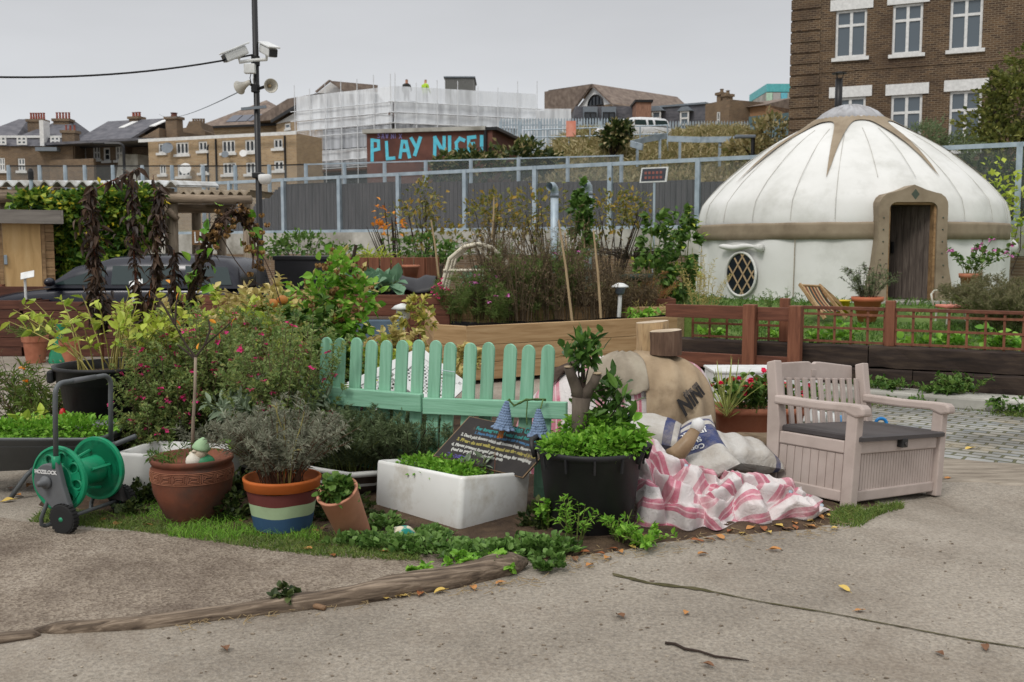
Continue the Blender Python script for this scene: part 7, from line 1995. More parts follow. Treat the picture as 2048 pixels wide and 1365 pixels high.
# ---- pots and bag by the red planters, white labels
def simple_pot(px, pyb, pyt, wpx_, lab, m=M_terra, group='terracotta pots by the red planters', y=None):
 b = G(px, pyb) if y is None else W(px, pyb, y); r = wpx_ / 2 * M1(b.y); h = (pyb - pyt) * M1(b.y); b = Vector((b.x, b.y + r * .5, b.z if y is None else 0))
 t_ = thing('plant_pot', lab, 'plant pot', b, 0, group)
 MB().lathe([(r * .72, 0), (r * .9, h * .78), (r * 1.0, h * .78), (r * 1.04, h), (r * .9, h), (r * .86, h * .8), (0, h * .78)], 28, b).build('pot', m, t_, smooth=False)
 return b, r, h
b, r, h = simple_pot(66, 727, 672, 50, 'terracotta pot with wispy grass before the log planter')
plant('pot_grass', 'thin grassy plant with yellow flower in the terracotta pot by the log planter', 'plant', (b.x, b.y, h * .8), .3, .35, 46, (.12, .07, 0), 7, M_stem_g, ML['grass'], 260, r * .6, .003, .3, t0=0)
b, r, h = simple_pot(136, 727, 680, 40, 'terracotta pot half hidden behind the green bag')
b = G(112, 728)
t = thing('plastic_bag', 'glossy emerald green plastic bag slumped against the red planter', 'bag', b)
P = []; th = np.linspace(0, 2 * PI, 28, endpoint=False)
for f, rx, dx in ((0, .15, .0), (.08, .155, .0), (.25, .11, -.01), (.5, .07, -.0), (.8, .05, .03), (1.0, .06, .05)):
 k = 1 + .12 * np.sin(th * 5 + f * 9); P.append(np.stack([b.x + dx + rx * k * np.cos(th), b.y + .1 + rx * .6 * k * np.sin(th), np.full(28, f * .55)], -1))
mb = MB(); mb.grid(np.array(P), closed=True); mb.add(P[-1], [tuple(range(28))]); mb.build('bag', mplain('emerald_plastic', (24, 132, 92), .25, spec=.6), t, smooth=1)
for px, pyb, pyt, y, lab in ((52, 605, 553, 15.2, 'white plant label on a stake in the log planter beside the shed'), (268, 618, 570, 15.1, 'white plant label on a stake in front of the dark blue car')):
 a, bt = W(px, pyb, y), W(px, pyt, y)
 t = thing('plant_label', lab, 'label', (a.x, a.y, a.z - .15), 0, 'white plant labels')
 MB().tube([(a.x, a.y, a.z - .15), (a.x, a.y, bt.z)], .02 if px < 100 else .03, 8).build('stake', M_wht, t)
 MB().box((a.x + .05, a.y - .02, bt.z + .02), (.2, .13, .012), rot=Euler((R(50), R(-12), R(8))).to_matrix()).build('plate', M_wht, t, bevel=.003)
# ---- salvia and herbs
for k, (px, y, py, sp, n, fl, lab) in enumerate(((352, 6.95, 705, .3, 90, 26, 'bushy small leaved salvia with bright pink flowers beside the bin planter'), (395, 7.1, 640, .42, 110, 26, 'tall pink flowered salvia behind the thin bare sapling'), (490, 7.2, 640, .45, 110, 26, 'pink flowered salvia in the middle behind the sage'), (570, 6.55, 655, .28, 100, 20, 'dense dark green salvia with few pink flowers against the picket fence'), (310, 6.75, 800, .16, 36, 8, 'low pink flowered salvia spilling over the white trough'))):
 b = W(px, 860, y); plant('salvia', lab, 'shrub', (b.x, b.y, .1), zat(px, py, y) * 1.1, sp, int(n * .85), (.034, .5, 0), 40, M_stem_o, ML['salvia'], 270 + k, .16, .0032, .06, t0=.24, twigs=3, flower=(ML['pink'], .03, int(fl * 2.4), 5), hvar=.55)
b = W(415, 860, 6.9); plant('lavender', 'grey twiggy lavender under the salvia behind the bathtub rim', 'shrub', (b.x, b.y + .1, .2), .3, .3, 60, (.045, .13, 0), 40, M_stem_d, ML['lavender'], 280, .25, .003, .15, twigs=1)
b = W(560, 880, 6.75); plant('sage', 'broad grey green sage bush behind the striped pot', 'shrub', (b.x, b.y, .2), zat(560, 795, 6.6), .42, 60, (.095, .32, 1), 24, M_stem_g, ML['sage'], 281, .2, .004, .15, t0=.3)
b = W(690, 900, 6.55); plant('rosemary', 'dense upright rosemary bush in the bathtub behind the white sink', 'shrub', (b.x, b.y, .15), zat(700, 815, 6.5) - .1, .36, 130, (.042, .12, 0), 70, M_stem_g, ML['rosemary'], 282, .24, .003, .1, t0=.1, twigs=2)
b = W(815, 900, 6.5); plant('rosemary', 'sparser rosemary bush beside the chalk board', 'shrub', (b.x, b.y, .15), zat(820, 818, 6.5) - .1, .26, 70, (.042, .12, 0), 60, M_stem_d, ML['rosemary'], 283, .16, .003, .1, t0=.1, twigs=2)
b = W(675, 850, 6.8); plant('purple_leaf_plant', 'dark purple ruffled leaves between sage and rosemary', 'plant', (b.x, b.y, .3), .34, .14, 9, (.14, .95, 1), 3, M_stem_d, mleaf('leaf_purple', [(84, 50, 52), (104, 64, 62), (70, 42, 46)]), 284, .06, .006, .2, t0=.5)
b = W(492, 905, 6.5); plant('lime_seedling', 'fresh lime green seedling by the bathtub rim', 'plant', (b.x, b.y, .24), .2, .14, 8, (.075, .6, 1), 7, M_stem_g, ML['bright'], 285, .03)
# ---- bathtub and trough
tubp = [W(296, 880, 6.95), W(420, 897, 6.68), W(530, 917, 6.45), W(640, 938, 6.25), W(705, 948, 6.2), W(760, 944, 6.3)]
dv = (tubp[3] - tubp[0]); dv.z = 0; dv.normalize(); bk = Vector((-dv.y, dv.x, 0))
t = thing('bathtub', 'old white rimmed bathtub with a dark underside planted with herbs', 'bathtub', Vector((tubp[2].x, tubp[2].y, 0)))
out_ = [tuple(p) for p in tubp] + [tuple(tubp[5] + bk * .3 + dv * .06), tuple(tubp[5] + bk * .55 - dv * .02)] + [tuple(p + bk * .66) for p in tubp[4::-1]] + [tuple(tubp[0] + bk * .35 - dv * .06)]
O = np.array(out_); C_ = O.mean(0)
def inset(k, dz): q = C_ + (O - C_) * k; q[:, 2] = O[:, 2] + dz; return q
mb = MB(); P = [inset(.94, -.03), inset(1.0, -.028), inset(1.012, -.01), inset(1.0, .006), inset(.95, .004), inset(.93, -.03), inset(.92, -.1)]
mb.grid(np.array(P), closed=True); mb.build('rim', M_enamel, t, smooth=1)
lo = [inset(.94, -.03), inset(.92, -.09), inset(.84, -.18), inset(.72, -.24), inset(.5, -.27)]
for q in lo: q[:, 2] = np.maximum(q[:, 2], .0)
mb = MB(); mb.grid(np.array(lo), closed=True); mb.build('body', mnoise('dark_tub_iron', [(52, 44, 40), (78, 66, 58), (104, 96, 90)], 2, .7, .3), t, smooth=1)
mb = MB(); mb.add(inset(.93, -.05), [tuple(range(len(O)))]); mb.build('soil', M_soil, t)
a, b = W(236, 905, 6.25), W(420, 922, 6.1); dv = (b - a); dv.z = 0; L_ = dv.length; dv.normalize()
t = thing('white_trough', 'dull white enamel trough between hose reel and big terracotta pot', 'trough', (a.x, a.y, .02), math.atan2(dv.y, dv.x))
ht = a.z - .02
mb = MB(); P = [rrect(L_ / 2 - .03, .18, 0, .05, L_ / 2), rrect(L_ / 2, .21, .05, .06, L_ / 2), rrect(L_ / 2 + .005, .22, ht - .02, .06, L_ / 2), rrect(L_ / 2 + .005, .22, ht, .06, L_ / 2), rrect(L_ / 2 - .025, .19, ht, .05, L_ / 2), rrect(L_ / 2 - .03, .185, ht - .1, .05, L_ / 2)]
P = [[(x, y + .2, z) for x, y, z in q] for q in P]
mb.grid(np.array(P), closed=True); mb.build('basin', M_enamel, t, local=1, smooth=1); MB().add(P[5], [tuple(range(28))]).build('soil', M_soil, t, local=1)
# ---- big terracotta pot with gnome and sapling
c = W(386, 990, 5.82); RR = 163 / 2 * M1(5.86)
zt = .385
t = thing('terracotta_pot', 'large round shouldered terracotta pot with a band of key pattern', 'plant pot', (c.x, c.y, 0))
MB().lathe([(.14, 0), (.15, .01), (.192, .1), (.225, .18), (RR * .975, .262), (RR * .99, zt - .095), (RR * .96, zt - .055), (RR * .93, zt - .04), (RR * .97, zt - .035), (RR * 1.0, zt - .02), (RR * 1.0, zt - .008), (RR * .97, zt), (RR * .9, zt - .005), (RR * .87, zt - .05), (0, zt - .055)], 64, (c.x, c.y, 0)).build('pot', M_oldpot, t, smooth=1)
mb = MB(); z0, z1 = zt - .122, zt - .072
def onpot(a, z, off=.0035):
 r = np.interp(z, [.262, zt - .095, zt - .055], [RR * .97, RR * .99, RR * .96]) + off; return (c.x + r * math.cos(a), c.y + r * math.sin(a), z)
for k in range(18):
 a0 = 2 * PI * k / 18; w_ = 2 * PI / 18
 for f in (0, .2, .38):
  zz0, zz1 = z0 + (z1 - z0) * f * .9, z1 - (z1 - z0) * f * .9; aa0, aa1 = a0 + w_ * (.06 + f * .55), a0 + w_ * (.94 - f * .55)
  pts = [onpot(aa0, zz0), onpot((aa0 + aa1) / 2, zz0), onpot(aa1, zz0), onpot(aa1, zz1), onpot((aa0 + aa1) / 2, zz1), onpot(aa0, zz1), onpot(aa0, zz0 + (zz1 - zz0) * (.35 if f else 0))]
  mb.tube(pts, .0022, 4)
for z in (z0 - .008, z1 + .008): mb.tube([onpot(a, z) for a in np.linspace(0, 2 * PI, 49)], .0022, 4)
mb.build('key_pattern_band', mnoise('worn_relief', [(136, 88, 66), (164, 112, 86)], 6, .8, .1), t)
plant('pot_weeds', 'small feathery weeds at the rim of the big terracotta pot', 'plant', (c.x - .06, c.y - .04, zt - .05), .13, .15, 16, (.05, .14, 0), 12, M_stem_g, ML['mid'], 290, .08, .002)
g = Vector((W(402, 930, 5.7).x, 5.7, zt - .06))
t = thing('garden_gnome', 'weathered garden gnome with pale green hat and white beard in the terracotta pot', 'garden ornament', g)
M_gw = mnoise('gnome_white', [(206, 200, 184), (226, 222, 210)], 9, .6, .1, dirt=(160, 148, 124)); M_gg = mnoise('gnome_green', [(122, 156, 118), (150, 178, 138)], 8, .6, .1, dirt=(190, 186, 160)); M_gd = mplain('gnome_dark_green', (44, 128, 84), .5)
mb = MB(); mb.blob(g + Vector((.015, 0, .035)), (.07, .055, .06), 18, 12); mb.build('body', M_gd, t, smooth=1)
mb = MB(); mb.blob(g + Vector((0, -.008, .105)), (.043, .042, .045), 18, 12); mb.blob(g + Vector((-.048, -.02, .1)), (.014, .014, .012), 10, 8); mb.blob(g + Vector((-.022, -.045, .118)), (.016, .01, .008), 10, 6); mb.build('face', mplain('gnome_skin', (212, 196, 172), .6), t, smooth=1)
mb = MB(); mb.blob(g + Vector((-.03, -.03, .06)), (.045, .035, .05), 18, 12, .12, 3); mb.build('beard', M_gw, t, smooth=1)
mb = MB(); mb.lathe([(.05, -.008), (.053, .0), (.048, .012), (.038, .032), (.022, .05), (.008, .062), (0, .066)], 22, g + Vector((.005, -.004, .13)), Euler((0, R(14), 0)).to_matrix()); mb.build('hat', M_gg, t, smooth=1)
mb = MB(); mb.blob(g + Vector((-.036, -.037, .113)), .0045, 8, 6); mb.build('eye', M_black, t, smooth=1)
t = thing('sapling', 'thin grey bare sapling forking above the big terracotta pot', 'tree', Vector((W(384, 930, 6.0).x, 6.0, zt - .05)))
mb = MB(); p1 = [W(384, 935, 6.0), W(386, 850, 6.0), W(390, 780, 6.0), W(391, 715, 6.0)]
mb.tube(p1, [.012, .0105, .0095, .009], 8); mb.build('trunk', mnoise('pale_sapling_bark', [(120, 106, 92), (156, 142, 124)], 20, .85, .3, stretch=(1, 1, .3)), t, smooth=1)
mb = MB()
for pts in ([(391, 715), (372, 690), (350, 650), (340, 610), (333, 560)], [(391, 715), (410, 690), (440, 665), (472, 635)], [(391, 720), (375, 705), (355, 690)], [(350, 650), (352, 610), (358, 585)], [(410, 690), (420, 660), (418, 640)], [(350, 650), (325, 608), (300, 582)]):
 mb.tube([W(px, py, 6.0 + .04 * i) for i, (px, py) in enumerate(pts)], [.008 * (1 - .2 * i) for i in range(len(pts))], 5)
mb.build('branches', M_stem_d, t); mb = MB(); rg = rngf(3); Q = np.array([tuple(W(px, py, 6.05)) for px, py in ((333, 560), (358, 585), (472, 635), (418, 640), (300, 580), (440, 665), (380, 705), (350, 640), (395, 700))]); mb.leaves(Q, rg.normal(0, 1, Q.shape) - np.array([0, 0, .8]), .05, .5, .3, .3, 1, rg); mb.build('foliage', ML['orange'], t)
# ---- striped pot with lavender
c = W(566, 1030, 5.6); RR = 157 / 2 * M1(5.6); zt = .315
t = thing('striped_pot', 'plant pot painted in orange, maroon, pale green and blue bands', 'plant pot', (c.x, c.y, 0))
def ptone(n, c_): return mnoise('paint_' + n, [tuple(x * .88 for x in c_), c_], 5, .65, .12, 6, dirt=tuple(x * .7 for x in c_), dlo=.6, dhi=.85)
lv = [0, .005, .09, .175, .225, zt - .065, zt]
rr_ = lambda z: RR * (.72 + .2 * z / (zt - .06))
for nm, z0, z1, cc in (('base_band', 0, .02, (104, 48, 44)), ('blue_band', .02, .105, (56, 88, 120)), ('green_band', .105, .175, (172, 194, 154)), ('maroon_band', .175, zt - .068, (110, 56, 52))):
 MB().lathe([(rr_(z0), z0), (rr_((z0 + z1) / 2), (z0 + z1) / 2), (rr_(z1), z1)], 48, (c.x, c.y, 0)).build(nm, ptone(nm, cc), t, smooth=1) if False else (lambda mb_: (mb_.grid(np.array([[(c.x + rr_(z) * math.cos(a), c.y + rr_(z) * math.sin(a), z + .003 * math.sin(a * 5)) for a in np.linspace(0, 2 * PI, 48, endpoint=False)] for z in np.linspace(z0, z1, 4)]), closed=True), mb_.build(nm, ptone(nm, cc), t, smooth=1)))(MB())
MB().lathe([(rr_(zt - .065), zt - .066), (RR * .965, zt - .062), (RR * .985, zt - .02), (RR * 1.0, zt - .016), (RR * 1.0, zt - .004), (RR * .97, zt), (RR * .92, zt - .002), (RR * .88, zt - .04), (0, zt - .045)], 48, (c.x, c.y, 0)).build('orange_rim', ptone('orange', (196, 104, 46)), t, smooth=1)
plant('lavender', 'big grey green lavender growing in the painted striped pot', 'shrub', (c.x, c.y, zt - .04), zat(566, 800, 5.6) - zt + .05, .34, 100, (.036, .16, 0), 46, M_stem_b, ML['lavender'], 300, .12, .003, .1, t0=.28, twigs=2)
plant('straw_stalk', 'bent straw stalks rising out of the lavender', 'plant', (c.x + .02, c.y - .05, zt - .04), .62, .2, 5, (.05, .2, 0), 2, M_stem_y, ML['straw'], 301, .06, .004, .1)
# ---- tilted pipe pot
b = Vector((W(704, 1060, 5.45).x, 5.45, .0)); d = (W(676, 1002, 5.32) - W(708, 1078, 5.45)); L_ = d.length * 1.02; d.normalize()
rot = d.to_track_quat('Z', 'Y').to_matrix(); o0 = W(708, 1072, 5.45); o0.z = max(o0.z, .03)
t = thing('clay_pipe_planter', 'short terracotta pipe leaning over with a green plant in its mouth', 'plant pot', o0)
MB().lathe([(.085, -.05), (.092, 0), (.11, L_), (.118, L_ + .008), (.112, L_ + .016), (.098, L_ + .01), (.085, .02), (0, .02)], 32, o0, rot).build('pipe', mnoise('pale_terracotta', [(176, 120, 94), (196, 140, 114)], 4, .8, .1, dirt=(150, 106, 84)), t, smooth=1)
e = o0 + d * L_
bush('pipe_plant', 'scalloped green leaves growing out of the leaning terracotta pipe', 'plant', [(tuple(e + Vector((0, 0, .02))), (.1, .09, .05)), (tuple(e + Vector((.04, -.02, .05))), (.05, .05, .04))], 260, (.045, .9, 1), ML['mid'], 302, base=tuple(e - d * .03), clump=.4, per=6)
# ---- white butler sink
n0 = Vector((-.30, 5.53, .0)); lx = Vector((-.7, .71, 0)).normalized(); sx = Vector((.71, .70, 0)).normalized()
t = thing('butler_sink', 'heavy white ceramic sink planted with low greens at the front of the bed', 'sink', n0)
t.rotation_euler = Euler((R(-1.6), R(6.0), math.atan2(sx.y, sx.x)), 'XYZ'); LW, SW, HH = .8, .56, .318
def rr4(x0, x1, y0, y1, z, r): return [(x + (x0 + x1) / 2, y + (y0 + y1) / 2, z) for x, y, z in rrect((x1 - x0) / 2, (y1 - y0) / 2, z, r, 0, 5)]
P = [rr4(.012, SW - .012, .012, LW - .012, -.002, .03), rr4(.0, SW, 0, LW, .02, .03), rr4(-.004, SW + .004, -.004, LW + .004, HH - .02, .032), rr4(0, SW, 0, LW, HH - .004, .03), rr4(.012, SW - .012, .012, LW - .012, HH, .03), rr4(.035, SW - .035, .035, LW - .035, HH - .004, .03), rr4(.042, SW - .042, .042, LW - .042, HH - .04, .03), rr4(.05, SW - .05, .05, LW - .05, HH - .12, .03)]
mb = MB(); mb.grid(np.array(P), closed=True); mb.add(P[0], [tuple(range(24))[::-1]]); mb.build('basin', M_ceram, t, local=1, smooth=1)
MB().add([(x, y, HH - .05) for x, y, z in P[6]], [tuple(range(24))]).build('soil', M_soil, t, local=1)
m4 = wmat(t); cs = m4 @ Vector((SW * .5, LW * .5, HH - .02)); cs2 = m4 @ Vector((SW * .42, LW * .8, HH - .02)); cs3 = m4 @ Vector((SW * .3, LW * .25, HH - .02))
bush('cress', 'low frothy bright green leaves covering the soil of the white sink', 'plant', [(tuple(cs), (.22, .26, .06)), (tuple(cs2), (.16, .18, .05)), (tuple(cs3), (.1, .12, .035))], 3000, (.03, .6, 0), ML['bright'], 303, base=tuple(cs), clump=.3)
p_ = m4 @ Vector((SW * .62, LW * .3, HH - .03)); plant('grey_leaf_plant', 'grey green leafed seedling with a thin red stalk in front of the chalk board', 'plant', p_, .12, .1, 9, (.075, .4, 1), 4, M_stem_g, ML['sage'], 304, .03)
p_ = m4 @ Vector((SW * .68, LW * .16, HH - .03)); plant('red_stalk', 'single thin reddish stalk standing in the white sink', 'plant', p_, .2, .02, 1, (.02, .4, 0), 3, mplain('red_stem', (140, 84, 62), .7), ML['brown'], 305, .0, .002)
# ---- green picket fence
FR, FL = W(1128, 830, 6.0), W(585, 785, 6.75)
fd = Vector((FR.x - FL.x, FR.y - FL.y, 0)); FLn = fd.length; fd.normalize(); fn = Vector((fd.y, -fd.x, 0))
t = thing('picket_fence', 'mint green round topped picket fence panel with worn paint', 'fence', (FL.x, FL.y, 0), math.atan2(fd.y, fd.x))
pk = [647, 674, 707, 737, 767, 799, 832, 866, 895, 936, 972, 1016, 1053, 1092]
def fu(px, py=750):
 d_ = Vector(ray(px, py)); n_ = fn; k = (Vector((FL.x, FL.y, 0)) - Vector((0, 0, CAM_H))).dot(n_) / d_.dot(n_); p_ = Vector((0, 0, CAM_H)) + d_ * k
 return (p_ - Vector((FL.x, FL.y, 0))).dot(fd), p_.z
rg = random.Random(4)
for i, px in enumerate(pk):
 u0, z0 = fu(px - 6, 840); u1, z1 = fu(px, 676 + (px - 640) * .03 + rg.uniform(-2, 3)); hw = .043
 z0 = .12; ln = (u1 - u0) * .8
 u0 = u1 - ln - .03
 pl = [(u0 - hw, z0), (u0 + hw, z0), (u1 + hw, z1 - .05)] + [(u1 + hw * math.cos(a), z1 - .05 + .05 * math.sin(a)) for a in np.linspace(.25, PI - .25, 9)] + [(u1 - hw, z1 - .05)]
 MB().prism(pl, .02, (0, .03 + rg.uniform(-.002, .002), 0)).build('picket', M_green, t, local=1, bevel=.004)
um, zm = fu(844, 790)
def railbox(ua, za, ub, zb, y0, th, hh, nm):
 pl = [(ua, za - hh / 2), (ub, zb - hh / 2), (ub, zb + hh / 2), (ua, za + hh / 2)]; return MB().prism(pl, th, (0, y0, 0)).build(nm, M_greenx, t, local=1, bevel=.005)
ua, za = fu(612, 786); ub, zb = fu(845, 806); railbox(ua, za, ub, zb, -.03, .055, .115, 'rail')
ua, za = fu(846, 812); ub, zb = fu(1133, 822); railbox(ua, za, ub, zb, -.012, .04, .105, 'rail')
uc, zc = fu(1074, 1000); MB().prism([(uc - .045, .05), (uc + .04, .05), (uc + .05, .62), (uc - .035, .62)], .045, (0, .052, 0)).build('support_post', M_green, t, local=1, bevel=.005)
ua, za = fu(700, 1000); ub, zb = fu(1113, 1036); railbox(uc - .35, zb + .0, ub, zb, .0, .05, .105, 'lower_rail')
u1, z1 = fu(895, 742); MB().tube([(u1 - .05, .005, z1 + .003), (u1, .003, z1 - .002), (u1 + .05, .006, z1 - .006)], .0025, 5).build('wire_tie', M_steel, t, local=1)
M_str = mnoise('green_twine', [(60, 84, 48), (104, 128, 76)], 40, .9, .3)
t2 = thing('green_twine', 'twisted green twine looped over the picket fence rail', 'string', W(1060, 810, 6.1))
mb = MB(); q = [(1018, 800), (1028, 812), (1040, 806), (1052, 800), (1075, 799), (1092, 800)]
for k in range(3): mb.tube([W(a_, b_, 6.0 + .012 * math.sin(i * 2 + k * 2)) + Vector((0, 0, .006 * math.cos(i * 2.3 + k * 2.1))) for i, (a_, b_) in enumerate(q)], .0045, 5)
for x in (1055,): mb.tube([W(x, 800, 5.99), W(x - 2, 830, 5.98), W(x - 1, 850, 5.98)], .004, 5)
mb.tube([W(1086, 800, 5.98), W(1081, 818, 5.87)], .005, 5); mb.tube([W(1018, 800, 6.0), W(1014, 803, 5.98)], .005, 5); mb.build('twine', M_str, t2)
def knitted(px, pyt, pyb, y, rmax, tilt, lab, tassel):
 a_, b_ = W(px + tilt, pyt, y), W(px, pyb, y)
 t_ = thing('knitted_cone', lab, 'ornament', a_, 0, 'knitted cones on the picket fence')
 L_ = (a_ - b_).length; rot = (a_ - b_).normalized().to_track_quat('Z', 'Y').to_matrix()
 th = np.linspace(0, 2 * PI, 72, endpoint=False); P = []; n_ = 66
 for i in range(n_ + 1):
  f = i / n_; r = rmax * (1 - f) ** .85 * (1 if f > .16 else 1 + .16 * (1 - f / .16)) + .006
  st = np.abs(np.sin(th * 9 + (int(f * 11) % 2) * 1.57)) * abs(math.sin(f * 11 * PI)); r_ = r + .006 * st
  if f < .16: r_ = r_ + .012 * np.sin(th * 9) * (1 - f / .16)
  v = np.stack([r_ * np.cos(th), r_ * np.sin(th), np.full(72, f * L_)], -1) @ np.array(rot).T + np.array(b_); P.append(v)
 mb_ = MB(); mb_.grid(np.array(P), closed=True); mb_.build('knit', M_knit, t_, smooth=1)
 if tassel:
  mb_ = MB()
  for k in range(9): mb_.tube([b_ + Vector((.008 * math.cos(k * .7), .008 * math.sin(k * .7), .01)), b_ + Vector((-.02 + .016 * math.cos(k * .7), -.01 + .01 * math.sin(k * .7), -.055))], .003, 4)
  mb_.build('tassel', mplain('orange_yarn', (196, 120, 56), .9), t_)
M_knit = mnoise('blue_grey_wool', [(88, 108, 136), (128, 148, 176), (60, 76, 100)], 60, .95, .5, 2)
knitted(1006, 802, 858, 5.97, .05, 8, 'blue knitted cone with an orange tassel hung on the fence', True)
knitted(1078, 818, 872, 5.85, .05, -1, 'blue knitted cone without tassel at the fence end', False)
# ---- chalk board
BL, BR, TR = W(866, 912, 6.12), W(1046, 956, 5.82), W(1117, 880, 5.9); TL = BL + (TR - BR)
xb = (BR - BL); bw = xb.length; xb.normalize(); yb_ = (TL - BL); bh = yb_.length; yb_.normalize(); nb = xb.cross(yb_).normalized(); yb_ = nb.cross(xb)
sh = (TL - BL).dot(xb)
t = thing('chalk_board', 'black chalk board of garden rules leaning back between sink and picket fence', 'sign', BL)
M_chalk = mnoise('chalk_board_face', [(42, 40, 40), (58, 54, 52)], 5, .8, .15, 6, dirt=(128, 116, 100), dscale=5, dlo=.6, dhi=.74)
M_edge = mwood('board_edge', [(112, 92, 70), (140, 118, 92)], 0, 3)
pl = [(0, 0), (bw, 0), (bw + sh, bh), (sh, bh)]
def inb(p, k): cx, cy = (bw + sh) / 2, bh / 2; return (cx + (p[0] - cx) * k, cy + (p[1] - cy) * k)
MB().prism(pl, .014, BL, xb, yb_).build('board', M_edge, t)
MB().prism([inb(p, .975) for p in pl], .002, BL + nb * .0025, xb, yb_).build('face', M_chalk, t)
CH = {'teal': (62, 140, 138), 'white': (188, 188, 182), 'yellow': (164, 154, 84), 'blue': (72, 112, 146), 'violet': (104, 96, 168)}
for k, (tx, sz, u, v, cc) in enumerate((('Garden Ground Rules', .058, .45, .885, 'teal'), ('For foragers and wild food foragers', .03, .18, .755, 'teal'), ('1. Please forage in the beds + this is some peoples home', .025, .2, .66, 'blue'), ('2. Don\'t pick flowers which will become fruit. Please ask first', .027, .09, .55, 'white'), ('3. Please do not walk or stand on the raised beds', .03, .09, .43, 'yellow'), ('4. Please present foraged goods to shop for weighing', .028, .08, .315, 'white'), ('(and to pay!) We only take cash', .028, .12, .215, 'white'))):
 V, Fq = text_mesh(tx, sz, .0004, .15, .0016)
 wmax = V[:, 0].max(); fit = min(1.0, (bw * (.96 - u) + sh * 0) / wmax) if k else min(1, bw * .55 / wmax)
 ph = rs.uniform(0, 6)
 x = V[:, 0] * fit + bw * u + sh * v; y = V[:, 1] + bh * v + .0025 * np.sin(V[:, 0] * 30 + ph)
 Pw = np.array(tuple(BL)) + np.outer(x, np.array(tuple(xb))) + np.outer(y, np.array(tuple(yb_))) + np.outer(.0032 + V[:, 2], np.array(tuple(nb)))
 MB().add(Pw, Fq).build('chalk_lettering', mplain('chalk_' + cc, CH[cc], .95) if 'chalk_' + cc not in MATS else MATS['chalk_' + cc], t)
mb = MB(); rg = rngf(8)
for k in range(40):
 x, y = bw * (.1 + .3 * rg.uniform()) + sh * .12, bh * (.07 + .07 * rg.uniform()); p_ = BL + xb * x + yb_ * y + nb * .0035; mb.beam(p_, p_ + xb * .02 + yb_ * rg.uniform(-.008, .008), .0025, .0006, up=nb)
mb.build('chalk_scribble', mplain('chalk_violet', CH['violet'], .95), t)
# ---- white lattice crates behind the fence
def lattice(name, lab, a, b, c_, th=.02, pitch=.045):
 """panel spanned by corner a and edges to b and c"""
 a, b, c_ = Vector(a), Vector(b), Vector(c_); x = (b - a); Lx = x.length; x.normalize(); y = (c_ - a); y = y - x * y.dot(x); Ly = y.length; y.normalize(); n_ = x.cross(y)
 t_ = thing(name, lab, 'crate', a, 0, 'white lattice crates'); up = n_
 mb_ = MB()
 for p0, p1 in (((0, 0), (Lx, 0)), ((0, Ly), (Lx, Ly)), ((0, 0), (0, Ly)), ((Lx, 0), (Lx, Ly))): mb_.beam(a + x * p0[0] + y * p0[1], a + x * p1[0] + y * p1[1], .07, .03, up=up)
 mb_.build('frame', M_wht, t_, bevel=.004)
 mb_ = MB(); k = -Ly
 while k < Lx:
  for sg in (1, -1):
   pts = []
   for s_ in np.linspace(0, Ly, 12):
    u_ = k + s_ if sg > 0 else k + Ly - s_
    if 0 <= u_ <= Lx: pts.append(a + x * u_ + y * s_)
   if len(pts) > 1: mb_.beam(pts[0], pts[-1], .016, .012, up=up)
  k += pitch
 mb_.build('lattice', M_wht, t_)
lattice('lattice_crate', 'white plastic lattice crate leaning behind the pickets, its ridge highest', W(690, 778, 7.35), W(840, 705, 7.6), W(720, 830, 7.25))
lattice('lattice_crate', 'white plastic lattice crate sloping away behind the middle pickets', W(842, 706, 7.6), W(925, 770, 7.5), W(850, 800, 7.3))
# ---- black tub with bay tree
c = W(1180, 1000, 5.65); zt = .473
t = thing('black_tub', 'large round black plastic tub holding a pruned bay tree', 'plant pot', (c.x, c.y, 0))
MB().lathe([(.23, 0), (.24, .01), (.295, zt - .04), (.302, zt - .035), (.314, zt - .02), (.317, zt), (.304, zt + .004), (.29, zt - .01), (.28, zt - .06), (0, zt - .065)], 64, (c.x, c.y, 0)).build('tub', M_blackpl, t, smooth=1)
for a in (-.12 * PI, .92 * PI):
 u_ = Vector((math.cos(a), math.sin(a), 0)); s_ = Vector((-math.sin(a), math.cos(a), 0)); b = Vector((c.x, c.y, 0)) + u_ * .305
 pts = [b + s_ * -.09 + Vector((0, 0, zt - .06)), b + s_ * -.085 + u_ * .02 + Vector((0, 0, zt + .0)), b + s_ * -.06 + u_ * .03 + Vector((0, 0, zt + .03)), b + s_ * .06 + u_ * .03 + Vector((0, 0, zt + .03)), b + s_ * .085 + u_ * .02 + Vector((0, 0, zt)), b + s_ * .09 + Vector((0, 0, zt - .06))]
 MB().tube(pts, .016, 8).build('handle', M_blackpl, t, smooth=1)
for a in np.linspace(-PI, 0, 7): MB().beam((c.x +   .305 * math.cos(a), c.y + .305 * math.sin(a), zt - .1), (c.x + .315 * math.cos(a), c.y + .315 * math.sin(a), zt - .02), .012, .012).build('rib', M_blackpl, t)
bush('parsley', 'frothy bright green leaves covering the soil of the black tub', 'plant', [((c.x - .12, c.y - .08, zt + .02), (.15, .18, .05)), ((c.x + .12, c.y - .06, zt + .035), (.17, .2, .06)), ((c.x + .04, c.y + .12, zt + .07), (.2, .15, .09))], 3600, (.036, .75, 0), ML['bright'], 310, base=(c.x, c.y, zt - .05), clump=.35)
plant('nettle_leaves', 'larger toothed leaves hanging over the rim of the black tub', 'plant', (c.x + .2, c.y - .1, zt - .02), .2, .16, 12, (.085, .65, 1), 6, M_stem_g, ML['bright'], 311, .07, .003, .35)
t = thing('bay_tree', 'pruned bay tree with two sawn off limbs and glossy leaf tufts', 'tree', (W(1162, 900, 5.74).x, 5.74, zt - .06))
mb = MB(); yy = 5.74
